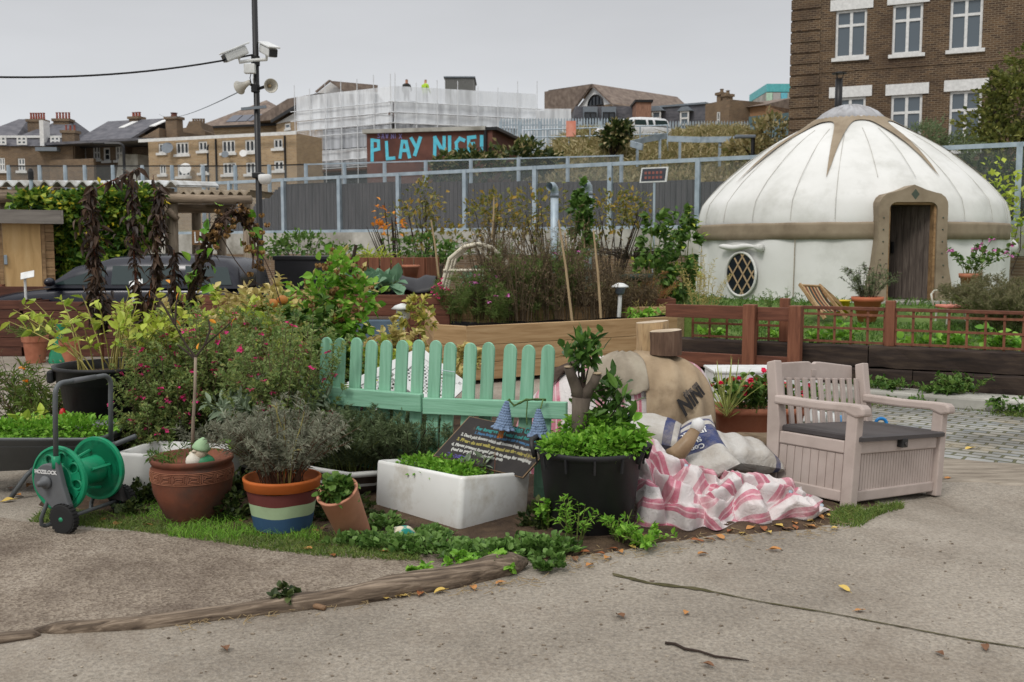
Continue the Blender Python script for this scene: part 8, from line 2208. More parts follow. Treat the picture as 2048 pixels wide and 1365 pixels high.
mb.tube([W(1160, 925, yy), W(1160, 880, yy), W(1160, 830, yy), W(1163, 795, yy)], [.058, .052, .049, .056], 14); mb.tube([W(1161, 800, yy), W(1152, 775, yy), W(1143, 752, yy - .03), W(1137, 735, yy - .05)], [.046, .034, .03, .028], 12); mb.tube([W(1164, 800, yy), W(1178, 780, yy), W(1188, 765, yy - .03), W(1195, 748, yy - .04)], [.046, .032, .028, .027], 12)
mb.tube([W(1162, 795, yy), W(1166, 760, yy + .03), W(1166, 720, yy + .04)], [.022, .014, .008], 8); mb.build('trunk', M_bark, t, smooth=1)
mb = MB()
for px, py in ((1137, 734), (1195, 747)): p_ = W(px, py, yy - .05); mb.blob(p_, (.027, .027, .008), 12, 6)
mb.build('cut_end', mplain('cut_wood', (178, 158, 130), .8), t, smooth=1)
rg = rngf(312); P, D = [], []
mb2 = MB()
for (px, py, n_, s_, y) in ((1166, 695, 40, .055, yy + .03), (1152, 715, 22, .045, yy), (1182, 715, 24, .05, yy), (1138, 716, 3, .02, yy - .05), (1170, 740, 20, .05, yy + .04), (1205, 800, 44, .06, yy + .05), (1225, 775, 26, .05, yy), (1215, 840, 36, .06, yy + .02), (1245, 800, 16, .04, yy - .02), (1258, 830, 12, .04, yy - .02), (1235, 850, 12, .05, yy - .05), (1192, 850, 14, .05, yy + .05), (1150, 800, 6, .03, yy + .05)):
 q = np.array(tuple(W(px, py, y))); P.append(q + rg.normal(0, s_ * .7, (n_, 3))); d_ = rg.normal(0, .7, (n_, 3)) + np.array([0, -.2, .8]); D.append(d_)
 mb2.tube([W(1164, 800 if py < 780 else 900, yy), W((px + 1164) / 2 + (8 if py > 780 else 0), (py + (790 if py < 780 else 890)) / 2, yy), Vector(q)], [.007, .005, .003], 5)
P, D = np.concatenate(P), np.concatenate(D); mb = MB(); mb.leaves(P, D, .095 * rg.uniform(.7, 1.2, len(P)), .42, .3, .1, 1, rg); mb.build('foliage', ML['bay'], t); mb2.build('twigs', M_stem_d, t)
# ---- covered mound: striped tarp, sacking, log stumps
M_tarp = mstripes('pink_striped_tarp', [(0, (208, 202, 200)), (.52, (190, 116, 132)), (.7, (212, 172, 178)), (.76, (188, 108, 126)), (.94, (210, 192, 192))], 1.0, 'X', 'UV', .55, worn=(204, 190, 188))
MC = Vector((.86, 7.25, 0)); MH = .83
def mound(a, u, off=0.0, seed=11, amp=.016):
 lf = max(0, math.cos(a - PI)); n_ = 4.2 - 2.1 * lf
 Rr = .63 + .25 * lf ** 1.5 - .04 * abs(math.sin(a))
 r = Rr * math.sin(u) ** (2 / n_); z = MH * math.cos(u) ** (2 / n_)
 p = np.array([MC.x + r * math.cos(a), MC.y + r * math.sin(a) * .85, z])
 nn = np.array([math.cos(a) * math.sin(u), math.sin(a) * math.sin(u), math.cos(u)])
 return p + nn * (off + amp * float(fnoise(p * np.array([5, 5, 3]), 1.0, seed)))
t = thing('covered_mound', 'domed garden oven mound wrapped in a pink and white striped tarpaulin', 'oven', (MC.x, MC.y, 0))
na, nu = 120, 36; P = np.zeros((nu, na, 3)); UV = np.zeros((nu, na + 0, 2))
for i in range(nu):
 for j in range(na):
  a = 2 * PI * j / na; P[i, j] = mound(a, .02 + (PI / 2 - .021) * i / (nu - 1))
  UV[i, j] = ((P[i, j, 0] + .12 * P[i, j, 2] + .1 * fnoise(P[i, j] * 2.0, 1, 5) - .25 * P[i, j, 1]) / .135, P[i, j, 2])
mb = MB(); mb.grid(P, UV, closed=True); mb.build('tarpaulin', M_tarp, t, smooth=1)
M_sack = mnoise('hessian_sacking', [(134, 116, 92), (160, 140, 114), (178, 160, 134)], 3, .95, .5, 26, dirt=(100, 84, 66), dscale=2.5, dlo=.55, dhi=.8, bdist=.004)
M_sack2 = mnoise('grey_hessian_sacking', [(118, 108, 94), (146, 136, 120), (168, 160, 144)], 3, .95, .5, 26, dirt=(84, 74, 62), dscale=2.5, dlo=.55, dhi=.8, bdist=.004)
def drape(nm, lab, a0, a1, u0, u1, off, m, seed, fold=.02, jag=.04):
 rg_ = rngf(seed); na_, nu_ = 44, 34; P = np.zeros((nu_, na_, 3)); je = rg_.normal(0, jag * .3, na_)
 for i in range(nu_):
  for j in range(na_):
   f, g_ = j / (na_ - 1), i / (nu_ - 1); a = a0 + (a1 - a0) * f; uu = u0 + (u1 + je[j] + .05 * math.sin(f * 7 + seed) - u0) * g_
   uu = min(uu, PI / 2 - .015); lift = off + fold * (.5 + .5 * math.sin(f * 17 + 3 * math.sin(g_ * 3 + seed))) * (.3 + .7 * g_)
   P[i, j] = mound(a, uu, lift)
 mb_ = MB(); mb_.grid(P); return tag(mb_.build(nm, m, smooth=1, solid=.006), lab, 'sacking', 'sacking on the covered mound')
sk1 = drape('hessian_sack', 'brown hessian sack with bold black letters hanging down the front of the mound', R(-84), R(-27), .02, 1.46, .024, M_sack, 5, .034, .1)
sk2 = drape('hessian_sack', 'crumpled grey hessian sack on the shoulder of the mound beside the bay tree', R(-132), R(-82), .1, 1.0, .026, M_sack2, 9, .035)
tag(drape('dark_cloth', 'dark brown cloth bunched on the far shoulder of the mound', R(-190), R(-160), .4, .7, .02, mnoise('dark_cloth', [(58, 48, 42), (84, 70, 60)], 6, .95, .4), 13, .04), 'dark brown cloth bunched on the far shoulder of the mound', 'cloth')
def sack_letters(txt, size, a_c, u_c, rotz, m, nm, off=.034, sx=1.0, bold=.004):
 V, Fq = text_mesh(txt, size, .0, .0, bold, 'CENTER')
 co, si = math.cos(rotz), math.sin(rotz); P = []
 for v in V:
  x, y = v[0] * sx * co - v[1] * si, v[0] * sx * si + v[1] * co
  P.append(mound(a_c + x / .56, u_c - y / .55, off + .02))
 mb_ = MB(); mb_.add(np.array(P), Fq); o_ = mb_.build(nm, m, sk1); return o_
M_ink = mplain('black_ink', (44, 42, 42), .9); M_ink2 = mplain('faded_ink', (94, 86, 78), .9)
sack_letters('NINI', .135, R(-50), 1.2, R(30), M_ink, 'printed_lettering', .044, .8, .006)
sack_letters('Mas cos', .045, R(-51), 1.05, R(30), M_ink2, 'printed_lettering', .044)
def stump(px, pyb, wpx_, hpx, y, lab, m, seed, zb):
 c_ = W(px, pyb, y); r = wpx_ / 2 * M1(y); h = hpx * M1(y); t_ = thing('log_stump', lab, 'log', (c_.x, c_.y, zb), 0, 'cut logs on the mound')
 th = np.linspace(0, 2 * PI, 40, endpoint=False); rr = r * (1 + .06 * np.sin(th * 2 + seed) + .03 * np.sin(th * 5 + seed) + .015 * np.sin(th * 11)); P = []
 for f in np.linspace(0, 1, 6): P.append(np.stack([c_.x + rr * (1 + .03 * np.sin(f * 5 + th)) * np.cos(th), c_.y + rr * np.sin(th), zb + np.full(40, f * h) + (.01 * np.cos(th) if f == 1 else 0)], -1))
 mb_ = MB(); mb_.grid(np.array(P), closed=True); mb_.build('bark', m, t_, smooth=1)
 mb_ = MB(); mb_.add(P[-1] + np.array([0, 0, .001]), [tuple(range(40))]); mb_.build('cut_face', mnoise('cut_log_face', [(150, 132, 110), (184, 168, 146), (200, 186, 166)], 8, .85, .2) if 'cut_log_face' not in MATS else MATS['cut_log_face'], t_)
zb = MH + .03
stump(1304, 716, 62, 58, 7.3, 'taller pale barked log stump behind the darker one on the mound', mwood('pale_bark', [(150, 122, 88), (184, 156, 118), (126, 104, 80)], 2, 3, grain=7, bump=.4), 1, zb)
stump(1331, 722, 64, 48, 7.08, 'shorter dark barked log stump in front on the mound', mwood('dark_bark', [(70, 52, 42), (96, 74, 60), (116, 94, 78)], 2, 4, grain=8, bump=.6), 4, zb - .005)
# ---- sand bags
def bag_mat(nm, blue0, blue1):
 return mstripes(nm, [(0, (186, 183, 177)), (blue0, (48, 60, 104)), (blue1, (190, 187, 181)), (min(.99, blue1 + .06), (48, 60, 104)), (min(.995, blue1 + .1), (184, 179, 172))], 1.0, 'Y', 'UV', .45, worn=(158, 148, 134))
def sandbag(lab, c_, L, Wd, H, rz, tx, ty, m, seed, txt=None, rows=()):
 t_ = thing('sand_bag', lab, 'sack', Vector(c_) - Vector((0, 0, H / 2)), 0, 'builders sand bags')
 rot = Euler((tx, ty, rz)).to_matrix(); n_, m_ = 36, 28
 def surf(u, v, top=1):
  a = max(0., 1 - abs(u) ** 3.2) * max(0., 1 - abs(v) ** 3.0); z = H / 2 * a ** .5 * top
  sag = .026 * float(fnoise(np.array([u * 2.3, v * 2.6, top * 1.0]), 1.2, seed)) * (a ** .3)
  k = 1 - .07 * (abs(u) ** 6) * (1 - v * v)
  return Vector((u * L / 2, v * Wd / 2 * (1 - .12 * (1 - u * u)) * k, z + sag))
 mb_ = MB()
 for top in (1, -1):
  P = np.zeros((n_, m_, 3)); UV = np.zeros((n_, m_, 2))
  for i in range(n_):
   for j in range(m_):
    u, v = -1 + 2 * i / (n_ - 1), -1 + 2 * j / (m_ - 1); p = Vector(c_) + rot @ surf(u, v, top); P[i, j] = tuple(p); UV[i, j] = ((v + 1) / 2, (u + 1) / 2)
  if top < 0: P, UV = P[::-1], UV[::-1]
  mb_.grid(P, UV)
 mb_.build('sack_body', m, t_, smooth=1)
 for tx_, sz, uu, vv, ang_, cc in rows:
  V, Fq = text_mesh(tx_, sz, 0, 0, .0015, 'CENTER'); co, si = math.cos(ang_), math.sin(ang_); P = []
  for v in V:
   x, y = v[0] * co - v[1] * si + uu * L / 2, v[0] * si + v[1] * co + vv * Wd / 2
   p = surf(max(-1, min(1, x / (L / 2))), max(-1, min(1, y / (Wd / 2)))); P.append(tuple(Vector(c_) + rot @ (p + Vector((0, 0, .004)))))
  mb_ = MB(); mb_.add(np.array(P), Fq); mb_.build('printed_lettering', cc, t_)
 return t_
M_bagw = mplain('bag_white_ink', (224, 224, 222), .6); M_bagb = mplain('bag_blue_ink', (50, 66, 120), .6)
sandbag('white and blue sand bag lying highest beside the bay tree leaves', W(1275, 862, 6.6), .6, .36, .2, R(-14), R(12), R(6), bag_mat('bag_one', .8, .9), 1, rows=(('Sharp', .05, -.2, -.35, 0, M_bagb),))
sandbag('sand bag with a dark blue panel reading upside down, in the middle of the pile', W(1392, 905, 6.42), .56, .42, .19, R(100), R(-30), R(-24), bag_mat('bag_two', .3, .74), 2, rows=(('JEWSON', .075, .36, .0, R(-90) + PI, M_bagw), ('Sharp', .06, .02, -.05, R(-90) + PI, M_bagw), ('Conc', .06, -.2, -.05, R(-90) + PI, M_bagw)))
sandbag('plain white sand bag with one blue corner next to the bench', W(1475, 905, 6.55), .5, .42, .2, R(20), R(14), R(10), bag_mat('bag_three', .86, .93), 3, rows=(('Sharp', .05, .7, -.3, R(-60), M_bagw),))
sandbag('lower white sand bag mostly under the others', W(1330, 920, 6.5), .5, .34, .16, R(-20), R(8), R(0), bag_mat('bag_four', .72, .86), 4)
pts = [W(1330, 922, 6.25), W(1355, 908, 6.22), W(1375, 885, 6.22), W(1390, 862, 6.25), W(1397, 848, 6.27)]
t = thing('twisted_sack_neck', 'twisted brown taped neck of a sand bag sticking up from the pile', 'sack', pts[0])
mb = MB(); mb.tube([pts[0].lerp(pts[1], .5), pts[1], pts[2], pts[3]], [.06, .058, .048, .034], 14); mb.build('taped_neck', mnoise('brown_tape', [(128, 106, 80), (156, 132, 104)], 6, .4, .2), t, smooth=1)
mb = MB(); mb.tube([pts[3], pts[4], pts[4] + Vector((.02, 0, .03))], [.036, .045, .02], 12); mb.build('white_tip', M_bagw, t, smooth=1)
# ---- crumpled tarp on the ground
n_, m_ = 240, 110
P = np.zeros((m_, n_, 3)); UV = np.zeros((m_, n_, 2))
fx = [1268, 1330, 1430, 1505, 1560, 1612, 1662]; fy = [1052, 1062, 1064, 1050, 1048, 1040, 1028]; hz = [.36, .33, .19, .2, .15, .09, .04]; dp = [.55, .6, .55, .5, .42, .36, .26]
SD = np.array([(1285, .12, 82), (1390, .1, 76), (1300, .55, 8), (1362, .42, -12), (1400, .75, -30), (1450, .3, -48), (1480, .62, 30), (1520, .22, -62), (1556, .55, -35), (1590, .25, -70), (1632, .5, -48), (1340, .85, 14), (1440, .9, 60), (1425, .12, 40), (1545, .85, 20)], float)
def tarp_cell(s_, f):
 q = np.array([(s_ * 394 + 1268) / 120, f * 1.5]); w_ = np.array([.22 * float(fnoise(np.array([q[0] * 2, q[1] * 2, 1.]), 1, 8)), .22 * float(fnoise(np.array([q[0] * 2, q[1] * 2, 5.]), 1, 9))])
 d = np.hypot(SD[:, 0] / 120 - q[0] - w_[0], SD[:, 1] * 1.5 - q[1] - w_[1]); k = np.argsort(d)[:2]; return k[0], d[k[1]] - d[k[0]]
for j in range(n_):
 s_ = j / (n_ - 1); px = 1268 + 394 * s_; b = G(px, np.interp(px, fx, fy) + 5 * math.sin(s_ * 31)); H_ = np.interp(px, fx, hz); D_ = np.interp(px, fx, dp)
 for i in range(m_):
  f = i / (m_ - 1); x = b.x + .03 * math.sin(f * 5 + s_ * 9); y = b.y + D_ * f
  q = np.array([x * 3.1, y * 3.1, 0]); r1 = 1 - abs(float(fnoise(q, 1.0, 21))); r2 = 1 - abs(float(fnoise(q * 2.3 + 3, 1.0, 33))); r3 = 1.2 - 2 * abs(float(fnoise(q * 5.3 + 7, 1.0, 41)))
  base = H_ * (1 - (1 - min(1, f / .8)) ** 1.7) ** .9
  edge = min(1, f * 12) * min(1, s_ * 40 + .3) * min(1, (1 - s_) * 9)
  c_, dd = tarp_cell(s_, f); puff = sstep(0, .32, dd)
  fold = .075 * (puff - .45) + .06 * (r1 - .6) + .04 * (r2 - .6) + .012 * r3
  P[i, j] = (x + .05 * (r2 - .5) * edge, y - (.05 * puff + .05 * (r1 - .5)) * edge, max(gz(x, y) + .006, gz(x, y) + .014 + base * edge + fold * edge * (1.0 if H_ > .08 else .45)))
  an = R(SD[c_, 2]); hh = P[i, j, 2] * .8 + (y - b.y) * .7
  UV[i, j] = ((math.cos(an) * x + math.sin(an) * hh + .03 * float(fnoise(q * .9, 1, 52)) + .012 * r2) / .15 + c_ * .37, y)
mb = MB(); mb.grid(P, UV); t = tag(mb.build('striped_tarpaulin', M_tarp, smooth=1, solid=.004), 'crumpled pink and white striped tarpaulin heaped on the ground before the bench', 'tarpaulin')
for px, py in ((1374, 1038), (1654, 1022), (1583, 1042)):
 p_ = G(px, py); k = np.argmin(np.abs(P.reshape(-1, 3)[:, 0] - p_.x) + np.abs(P.reshape(-1, 3)[:, 1] - p_.y - .05)); v = P.reshape(-1, 3)[k]
 MB().lathe([(.006, 0), (.012, .002), (.013, .005), (.007, .006)], 12, Vector(v) + Vector((0, -.004, .006)), Euler((R(50), 0, 0)).to_matrix()).build('eyelet', M_steel, t, smooth=1)
# ---- storage bench
M_bench = mnoise('beige_resin', [(164, 150, 142), (178, 164, 156), (186, 172, 164)], 4, .55, .08, 8, dirt=(132, 120, 108), dscale=2.2, dlo=.6, dhi=.85)
M_lid = mnoise('dark_grey_resin_lid', [(62, 58, 58), (78, 74, 74)], 5, .5, .08)
FLf = G(1697, 1018); BLf = G(1530, 985)
wv_ = Vector((.92, .79, 0)).normalized()
t = thing('storage_bench', 'beige resin storage bench with slatted back and dark grey lid', 'bench', (FLf.x, FLf.y, FLf.z), math.atan2(wv_.y, wv_.x))
t.rotation_euler = (R(0), R(5.2), math.atan2(wv_.y, wv_.x))
BW, BD, SH = 1.2, .6, .44
def B_(nm, m=M_bench, bev=.008, par=None): return lambda mb_: mb_.build(nm, m, par or t, local=1, bevel=bev)
for x in (0, BW - .08):
 B_('front_post')(MB().bb(x, x + .08, -.012, .065, 0, .6))
 B_('back_post')(MB().prism([(BD - .06, 0), (BD + .02, 0), (BD + .055, .62), (BD + .085, .86), (BD + .02, .88), (BD - .03, .6), (BD - .055, .45)], -.08, (x, 0, 0), (0, 1, 0)))
 a = MB(); xs0 = x - .012; pl = [(-.06, .585), (-.055, .63), (-.03, .65), (.05, .652), (.3, .645), (BD - .0, .65), (BD - .0, .592), (.3, .588), (.08, .595), (.0, .57)]
 a.prism(pl, -.104, (xs0, 0, 0), (0, 1, 0)); B_('armrest', bev=.014)(a)
mb = MB(); n = 30
for k in range(n): mb.bb(.085 + (BW - .17) * k / n + .003, .085 + (BW - .17) * (k + 1) / n - .003, .028, .05, .1, .33)
mb.bb(.08, BW - .08, .035, .055, .06, .34); B_('front_panel', bev=0)(mb)
B_('front_panel_rail')(MB().bb(.08, BW - .08, .012, .05, .335, .415)); B_('front_panel_rail')(MB().bb(.08, BW - .08, .012, .05, .03, .1))
for x0, x1 in ((.012, .035), (BW - .035, BW - .012)):
 mb = MB(); n = 8
 for k in range(n): mb.bb(x0, x1, .068 + (BD - .13) * k / n + .003, .068 + (BD - .13) * (k + 1) / n - .003, .1, .33)
 mb.bb(x0 + .006, x1 - .006, .066, BD - .06, .06, .34); B_('side_panel', bev=0)(mb)
 B_('side_panel_rail')(MB().bb(x0 - .008, x1 + .008, .066, BD - .058, .335, .415)); B_('side_panel_rail')(MB().bb(x0 - .008, x1 + .008, .066, BD - .058, .03, .1))
B_('back_panel')(MB().bb(.08, BW - .08, BD - .05, BD - .03, .03, .42))
for k in range(11):
 x = .12 + (BW - .24) * k / 10
 B_('back_slat', bev=.004)(MB().prism([(BD - .02, .43), (BD - .002, .43), (BD + .052, .76), (BD + .034, .76)], -.048, (x - .024, 0, 0), (0, 1, 0)))
um = BW / 2
tr = [(.078, .74), (BW - .078, .74), (BW - .078, .85), (um + .1, .872), (um + .045, .872), (um + .018, .86), (um - .018, .86), (um - .045, .872), (um - .1, .872), (.078, .85)]
o = B_('top_rail')(MB().prism(tr, .034, (0, BD + .028, 0), (1, 0, 0), (0, .09, 1)))
mb = MB(); mb.box((um, BD - .016 + .09 * .79 + .042, .79), (.05, .006, .05)); B_('raised_badge', bev=.002)(mb)
mb = MB()
lp = [rr4(.045, BW - .045, -.015, BD - .035, .418, .02), rr4(.035, BW - .035, -.025, BD - .03, .42, .02), rr4(.035, BW - .035, -.025, BD - .03, .445, .02), rr4(.05, BW - .05, -.01, BD - .04, .455, .02), rr4(.07, BW - .07, .01, BD - .06, .452, .02)]
mb.grid(np.array(lp), closed=True); mb.add(lp[-1], [tuple(range(24))]); mb.add(lp[0], [tuple(range(24))[::-1]]); mb.build('lid', M_lid, t, local=1, smooth=False)
B_('clasp', M_blackpl, .004)(MB().bb(um - .04, um + .03, -.03, .01, .365, .425))
mb = MB(); mb.lathe([(.006, 0), (.012, .0), (.012, .006), (0, .006)], 10, (um - .005, -.032, .39), Matrix.Rotation(PI / 2, 3, 'X')); mb.build('clasp_pin', M_lid, t, local=1)
q = W(1762, 848, 7.6)
t = thing('blue_ring_handle', 'bright blue rubber ring standing up behind the bench lid', 'toy', (q.x, q.y, gz(q.x, q.y)))
MB().tube(arc((q.x, q.y, q.z), .042, R(-60), R(240), 26), .013, 10).build('ring', mplain('bright_blue_plastic', (24, 132, 204), .35), t, smooth=1)
MB().tube([(q.x, q.y, gz(q.x, q.y)), (q.x, q.y, q.z - .05)], .02, 10).build('stem', MATS['bright_blue_plastic'], t, smooth=1)
# ---- behind the mound: white box, trough of geraniums, spiky plant, rough log
q0, q1 = W(1430, 748, 9.2), W(1530, 748, 9.2)
t = thing('white_panel_box', 'low white box showing between the mound and the bench', 'box', ((q0.x + q1.x) / 2, q0.y, 0)); MB().bb(q0.x, q1.x + .5, q0.y, q0.y + .5, 0, q0.z).build('box', M_wht, t, bevel=.01)
MB().bb(q0.x - .01, q1.x + .51, q0.y - .01, q0.y + .51, q0.z + .002, q0.z + .025).build('lid', M_wht, t, bevel=.004)
q0, q1 = W(1440, 830, 8.1), W(1560, 835, 8.1); zt = W(1500, 817, 8.1).z
t = thing('terracotta_trough', 'long terracotta trough of red geraniums between mound and bench', 'plant pot', ((q0.x + q1.x) / 2, 8.2, gz(q0.x, 8.2)))
cx = (q0.x + q1.x) / 2 + .1; P = [rrect(.3, .13, -.12, .06), rrect(.36, .17, zt - .06, .08), rrect(.39, .2, zt - .055, .08), rrect(.4, .205, zt, .08), rrect(.36, .17, zt, .07), rrect(.35, .16, zt - .06, .07)]
mb = MB(); mb.grid(np.array(P) + np.array([cx, 8.25, 0]), closed=True); mb.build('trough', M_terra, t, smooth=1); MB().add([(x + cx, y + 8.25, zt - .04) for x, y, z in P[4]], [tuple(range(28))]).build('soil', M_soil, t)
plant('red_geranium', 'bushy geranium with crimson flowers beside the bench back', 'plant', (W(1497, 815, 8.15).x, 8.15, zt - .03), .34, .22, 34, (.06, .95, 1), 12, M_stem_g, ML['mid'], 330, .12, .005, .1, flower=(ML['red'], .05, 26, 6))
plant('red_geranium', 'smaller geranium seen through the bench slats', 'plant', (W(1590, 830, 8.2).x, 8.2, zt - .03), .26, .2, 24, (.055, .95, 1), 10, M_stem_g, ML['mid'], 331, .12, .005, .1, flower=(ML['red'], .045, 10, 6))
b = Vector((W(1452, 835, 8.0).x, 8.0, zt - .04)); rg = rngf(332)
t = thing('spiky_cordyline', 'spiky yellow green sword leaved plant in the terracotta trough', 'plant', b); mb = MB(); n = 34
D = rg.normal(0, .5, (n, 3)); D[:, 2] = rg.uniform(.45, 1.3, n); mb.leaves(np.tile(np.array(tuple(b)), (n, 1)) + rg.normal(0, .012, (n, 3)), D, rg.uniform(.35, .55, n), .035, .5, .12, 1, rg); mb.build('foliage', mleaf('leaf_sword', [(150, 164, 84), (176, 184, 110), (116, 138, 66)]), t)
a, b = W(1445, 868, 7.5), W(1560, 862, 7.7); a.z = .1; b.z = .1 + gz(b.x, b.y)
mb = MB(); mb.tube([a, a.lerp(b, .3) + Vector((0, 0, .01)), a.lerp(b, .7), b], [.09, .095, .09, .085], 14); t = tag(mb.build('rough_log', mwood('rough_brown_bark', [(84, 70, 54), (112, 96, 76), (130, 114, 92)], 0, 4, grain=7, bump=.9), smooth=1), 'rough brown log lying under the terracotta trough', 'log')
for k, (px, py) in enumerate(((1640, 830), (1665, 832), (1690, 838))):
 q = W(px, py, 7.9); tt = thing('white_container', ('small white container seen through the slats, nearest the mound', 'small white container seen through the middle bench slats', 'small blue container seen through the last slats')[k], 'container', (q.x, q.y, gz(q.x, q.y)), 0, 'containers behind the bench')
 MB().lathe([(.035, 0), (.045, .3), (.05, .36), (.042, .36), (.03, .05), (0, .05)], 16, (q.x, q.y, gz(q.x, q.y))).build('body', M_wht if k < 2 else mplain('cup_blue', (90, 150, 200), .5), tt, smooth=1)
# ---- kerb timber
M_kerbw = mwood('weathered_kerb_timber', [(62, 52, 44), (106, 92, 78), (152, 136, 118)], 0, 3.5, .95, grain=14, bump=1.0, dirt=(50, 42, 36), dlo=.46, dhi=.66)
def timber(lab, pts, hts, wds, seed):
 g_ = [G(*p) for p in pts]; rg_ = rngf(seed); a, b = g_[0], g_[-1]; ang_ = math.atan2(b.y - a.y, b.x - a.x); L_ = (Vector((b.x, b.y, 0)) - Vector((a.x, a.y, 0))).length
 cs_, sn_ = math.cos(ang_), math.sin(ang_); N = 60; P = np.zeros((N + 1, 12, 3)); xs_ = [((p.x - a.x) * cs_ + (p.y - a.y) * sn_) for p in g_]; ys_ = [(-(p.x - a.x) * sn_ + (p.y - a.y) * cs_) for p in g_]
 for i in range(N + 1):
  x = xs_[-1] * i / N; y = np.interp(x, xs_, ys_); h = np.interp(x, xs_, hts); wd_ = np.interp(x, xs_, wds)
  k = min(1, .25 + min(i, N - i) * .3)
  for j in range(12):
   an = 2 * PI * j / 12; sq = (abs(math.cos(an)) ** 3 + abs(math.sin(an)) ** 3) ** (-1 / 3)
   nz_ = 1 + .16 * float(fnoise(np.array([x * 6, an * 1.5, seed]), 1, seed)) + .07 * float(fnoise(np.array([x * 20, an * 4, seed]), 1, seed + 3))
   P[i, j] = (x, y + wd_ + wd_ * math.cos(an) * sq * nz_ * k, h * .42 + h * .58 * math.sin(an) * sq * nz_ * k - .01)
 mb_ = MB(); mb_.grid(P, closed=True); mb_.add(P[0], [tuple(range(12))]); mb_.add(P[-1], [tuple(range(12))[::-1]])
 o_ = mb_.build('kerb_timber', M_kerbw, None, local=1, origin=a, smooth=1); o_.location = (a.x, a.y, 0); o_.rotation_euler = (0, 0, ang_); return tag(o_, lab, 'timber', 'edging timbers')
timber('long weathered timber edging the gravel path', [(66, 1272), (300, 1258), (520, 1232), (720, 1210), (900, 1180), (1065, 1145)], [.045, .05, .06, .085, .1, .11], [.04, .04, .045, .055, .065, .07], 6)
timber('short rotten timber end lying past the long edging timber', [(-260, 1318), (-60, 1298), (80, 1276)], [.04, .045, .03], [.04, .045, .03], 9)
# ---- ground cover, grass, weeds
grass('grass_strip', [[G(60, 1045), G(260, 1062), G(300, 1035), G(90, 1020)], [G(260, 1062), G(520, 1100), G(640, 1115), G(660, 1070), G(480, 1060), G(300, 1035)], [G(640, 1115), G(840, 1125), G(830, 1090), G(660, 1070)]], 15000, .05, ML['grass'], 340, None, .004, .6)
grass('tall_grass_strip', [[G(230, 1040), G(480, 1060), G(480, 1030), G(260, 1000)], [G(480, 1075), G(640, 1090), G(640, 1060), G(480, 1055)], [G(330, 1075), G(480, 1090), G(480, 1060), G(330, 1045)]], 3600, .075, ML['bright'], 341, None, .004, .45)
grass('bench_grass', [[G(1660, 1052), G(1720, 1055), G(1760, 1030), G(1700, 1015), G(1660, 1030)], [G(1740, 1035), G(1810, 1018), G(1800, 1008), G(1740, 1020)]], 2200, .06, ML['grass'], 342, None, .0045, .45)
def mat_cover(name, ells, N, leaf, m, seed):
 rg_ = rngf(seed); P, D = cloud_points(rg_, ells, N, .3, 8); D[:, 2] = np.abs(D[:, 2]) + .5
 P[:, 2] = np.maximum(P[:, 2], .01); mb_ = MB(); mb_.leaves(P, D, leaf[0] * rg_.uniform(.6, 1.3, len(P)), leaf[1], .3, .15, leaf[2], rg_); return setting(mb_.build(name, m), 'stuff')
def gc(px, py, rx, rz): p = G(px, py); return ((p.x, p.y, .03), (rx, rx * .6, rz))
mat_cover('ground_ivy', [gc(700, 1092, .12, .035), gc(770, 1095, .18, .04), gc(850, 1102, .2, .035), gc(950, 1112, .24, .03), gc(1040, 1108, .2, .045), gc(1090, 1110, .16, .08), gc(770, 1062, .12, .06), gc(850, 1080, .14, .03), gc(1000, 1122, .16, .05), gc(1090, 1140, .1, .05)], 3600, (.034, .85, 1), LM('ivy', [(56, 84, 36), (84, 116, 52), (112, 142, 76), (72, 100, 44)]), 343)
mat_cover('border_undergrowth', [gc(280, 1010, .12, .12), gc(460, 1040, .16, .13), gc(480, 1000, .12, .14), gc(650, 1040, .14, .12), gc(720, 1035, .12, .1), gc(255, 1035, .1, .06), gc(1075, 1060, .1, .12)], 2000, (.036, .8, 1), ML['dark'], 344)
for k, (px, py, h, sp, lab) in enumerate(((1150, 1085, .3, .12, 'tall feathery weed against the black tub'), (1245, 1085, .2, .14, 'grassy weed in front of the black tub beside the tarpaulin'), (1290, 1095, .13, .18, 'low spreading weed where tub, tarp and soil meet'), (1090, 1060, .22, .1, 'weed climbing the green fence post'), (570, 1210, .09, .06, 'dark tuft of weed beside the edging timber'), (845, 1165, .09, .05, 'small leafy sprig in front of the edging timber'), (935, 1150, .12, .08, 'leafy sprig growing over the edging timber'), (1010, 1145, .1, .1, 'broad leafed creeper at the end of the edging timber'))):
 b = G(px, py); plant('weed', lab, 'weed', b, h, sp, 12 if k < 4 else 9, (.04, .3 if k in (0, 1) else .7, 1), 9, M_stem_g, ML['bright'] if k != 4 else ML['dark'], 350 + k, .04, .003, .2, twigs=1)
q = G(803, 1083)
t = thing('painted_stone', 'rough stone with flaking teal paint sunk in the ground ivy', 'stone', q)
mb = MB(); mb.blob((q.x, q.y, .035), (.08, .05, .05), 20, 14, .14, 5); mb.build('stone', mnoise('teal_flaked_stone', [(30, 120, 108), (60, 142, 130), (196, 184, 160), (206, 196, 174)], 9, .8, .4, 3, lo=.42, hi=.55), t, smooth=1)
rg = rngf(360); mb = MB()
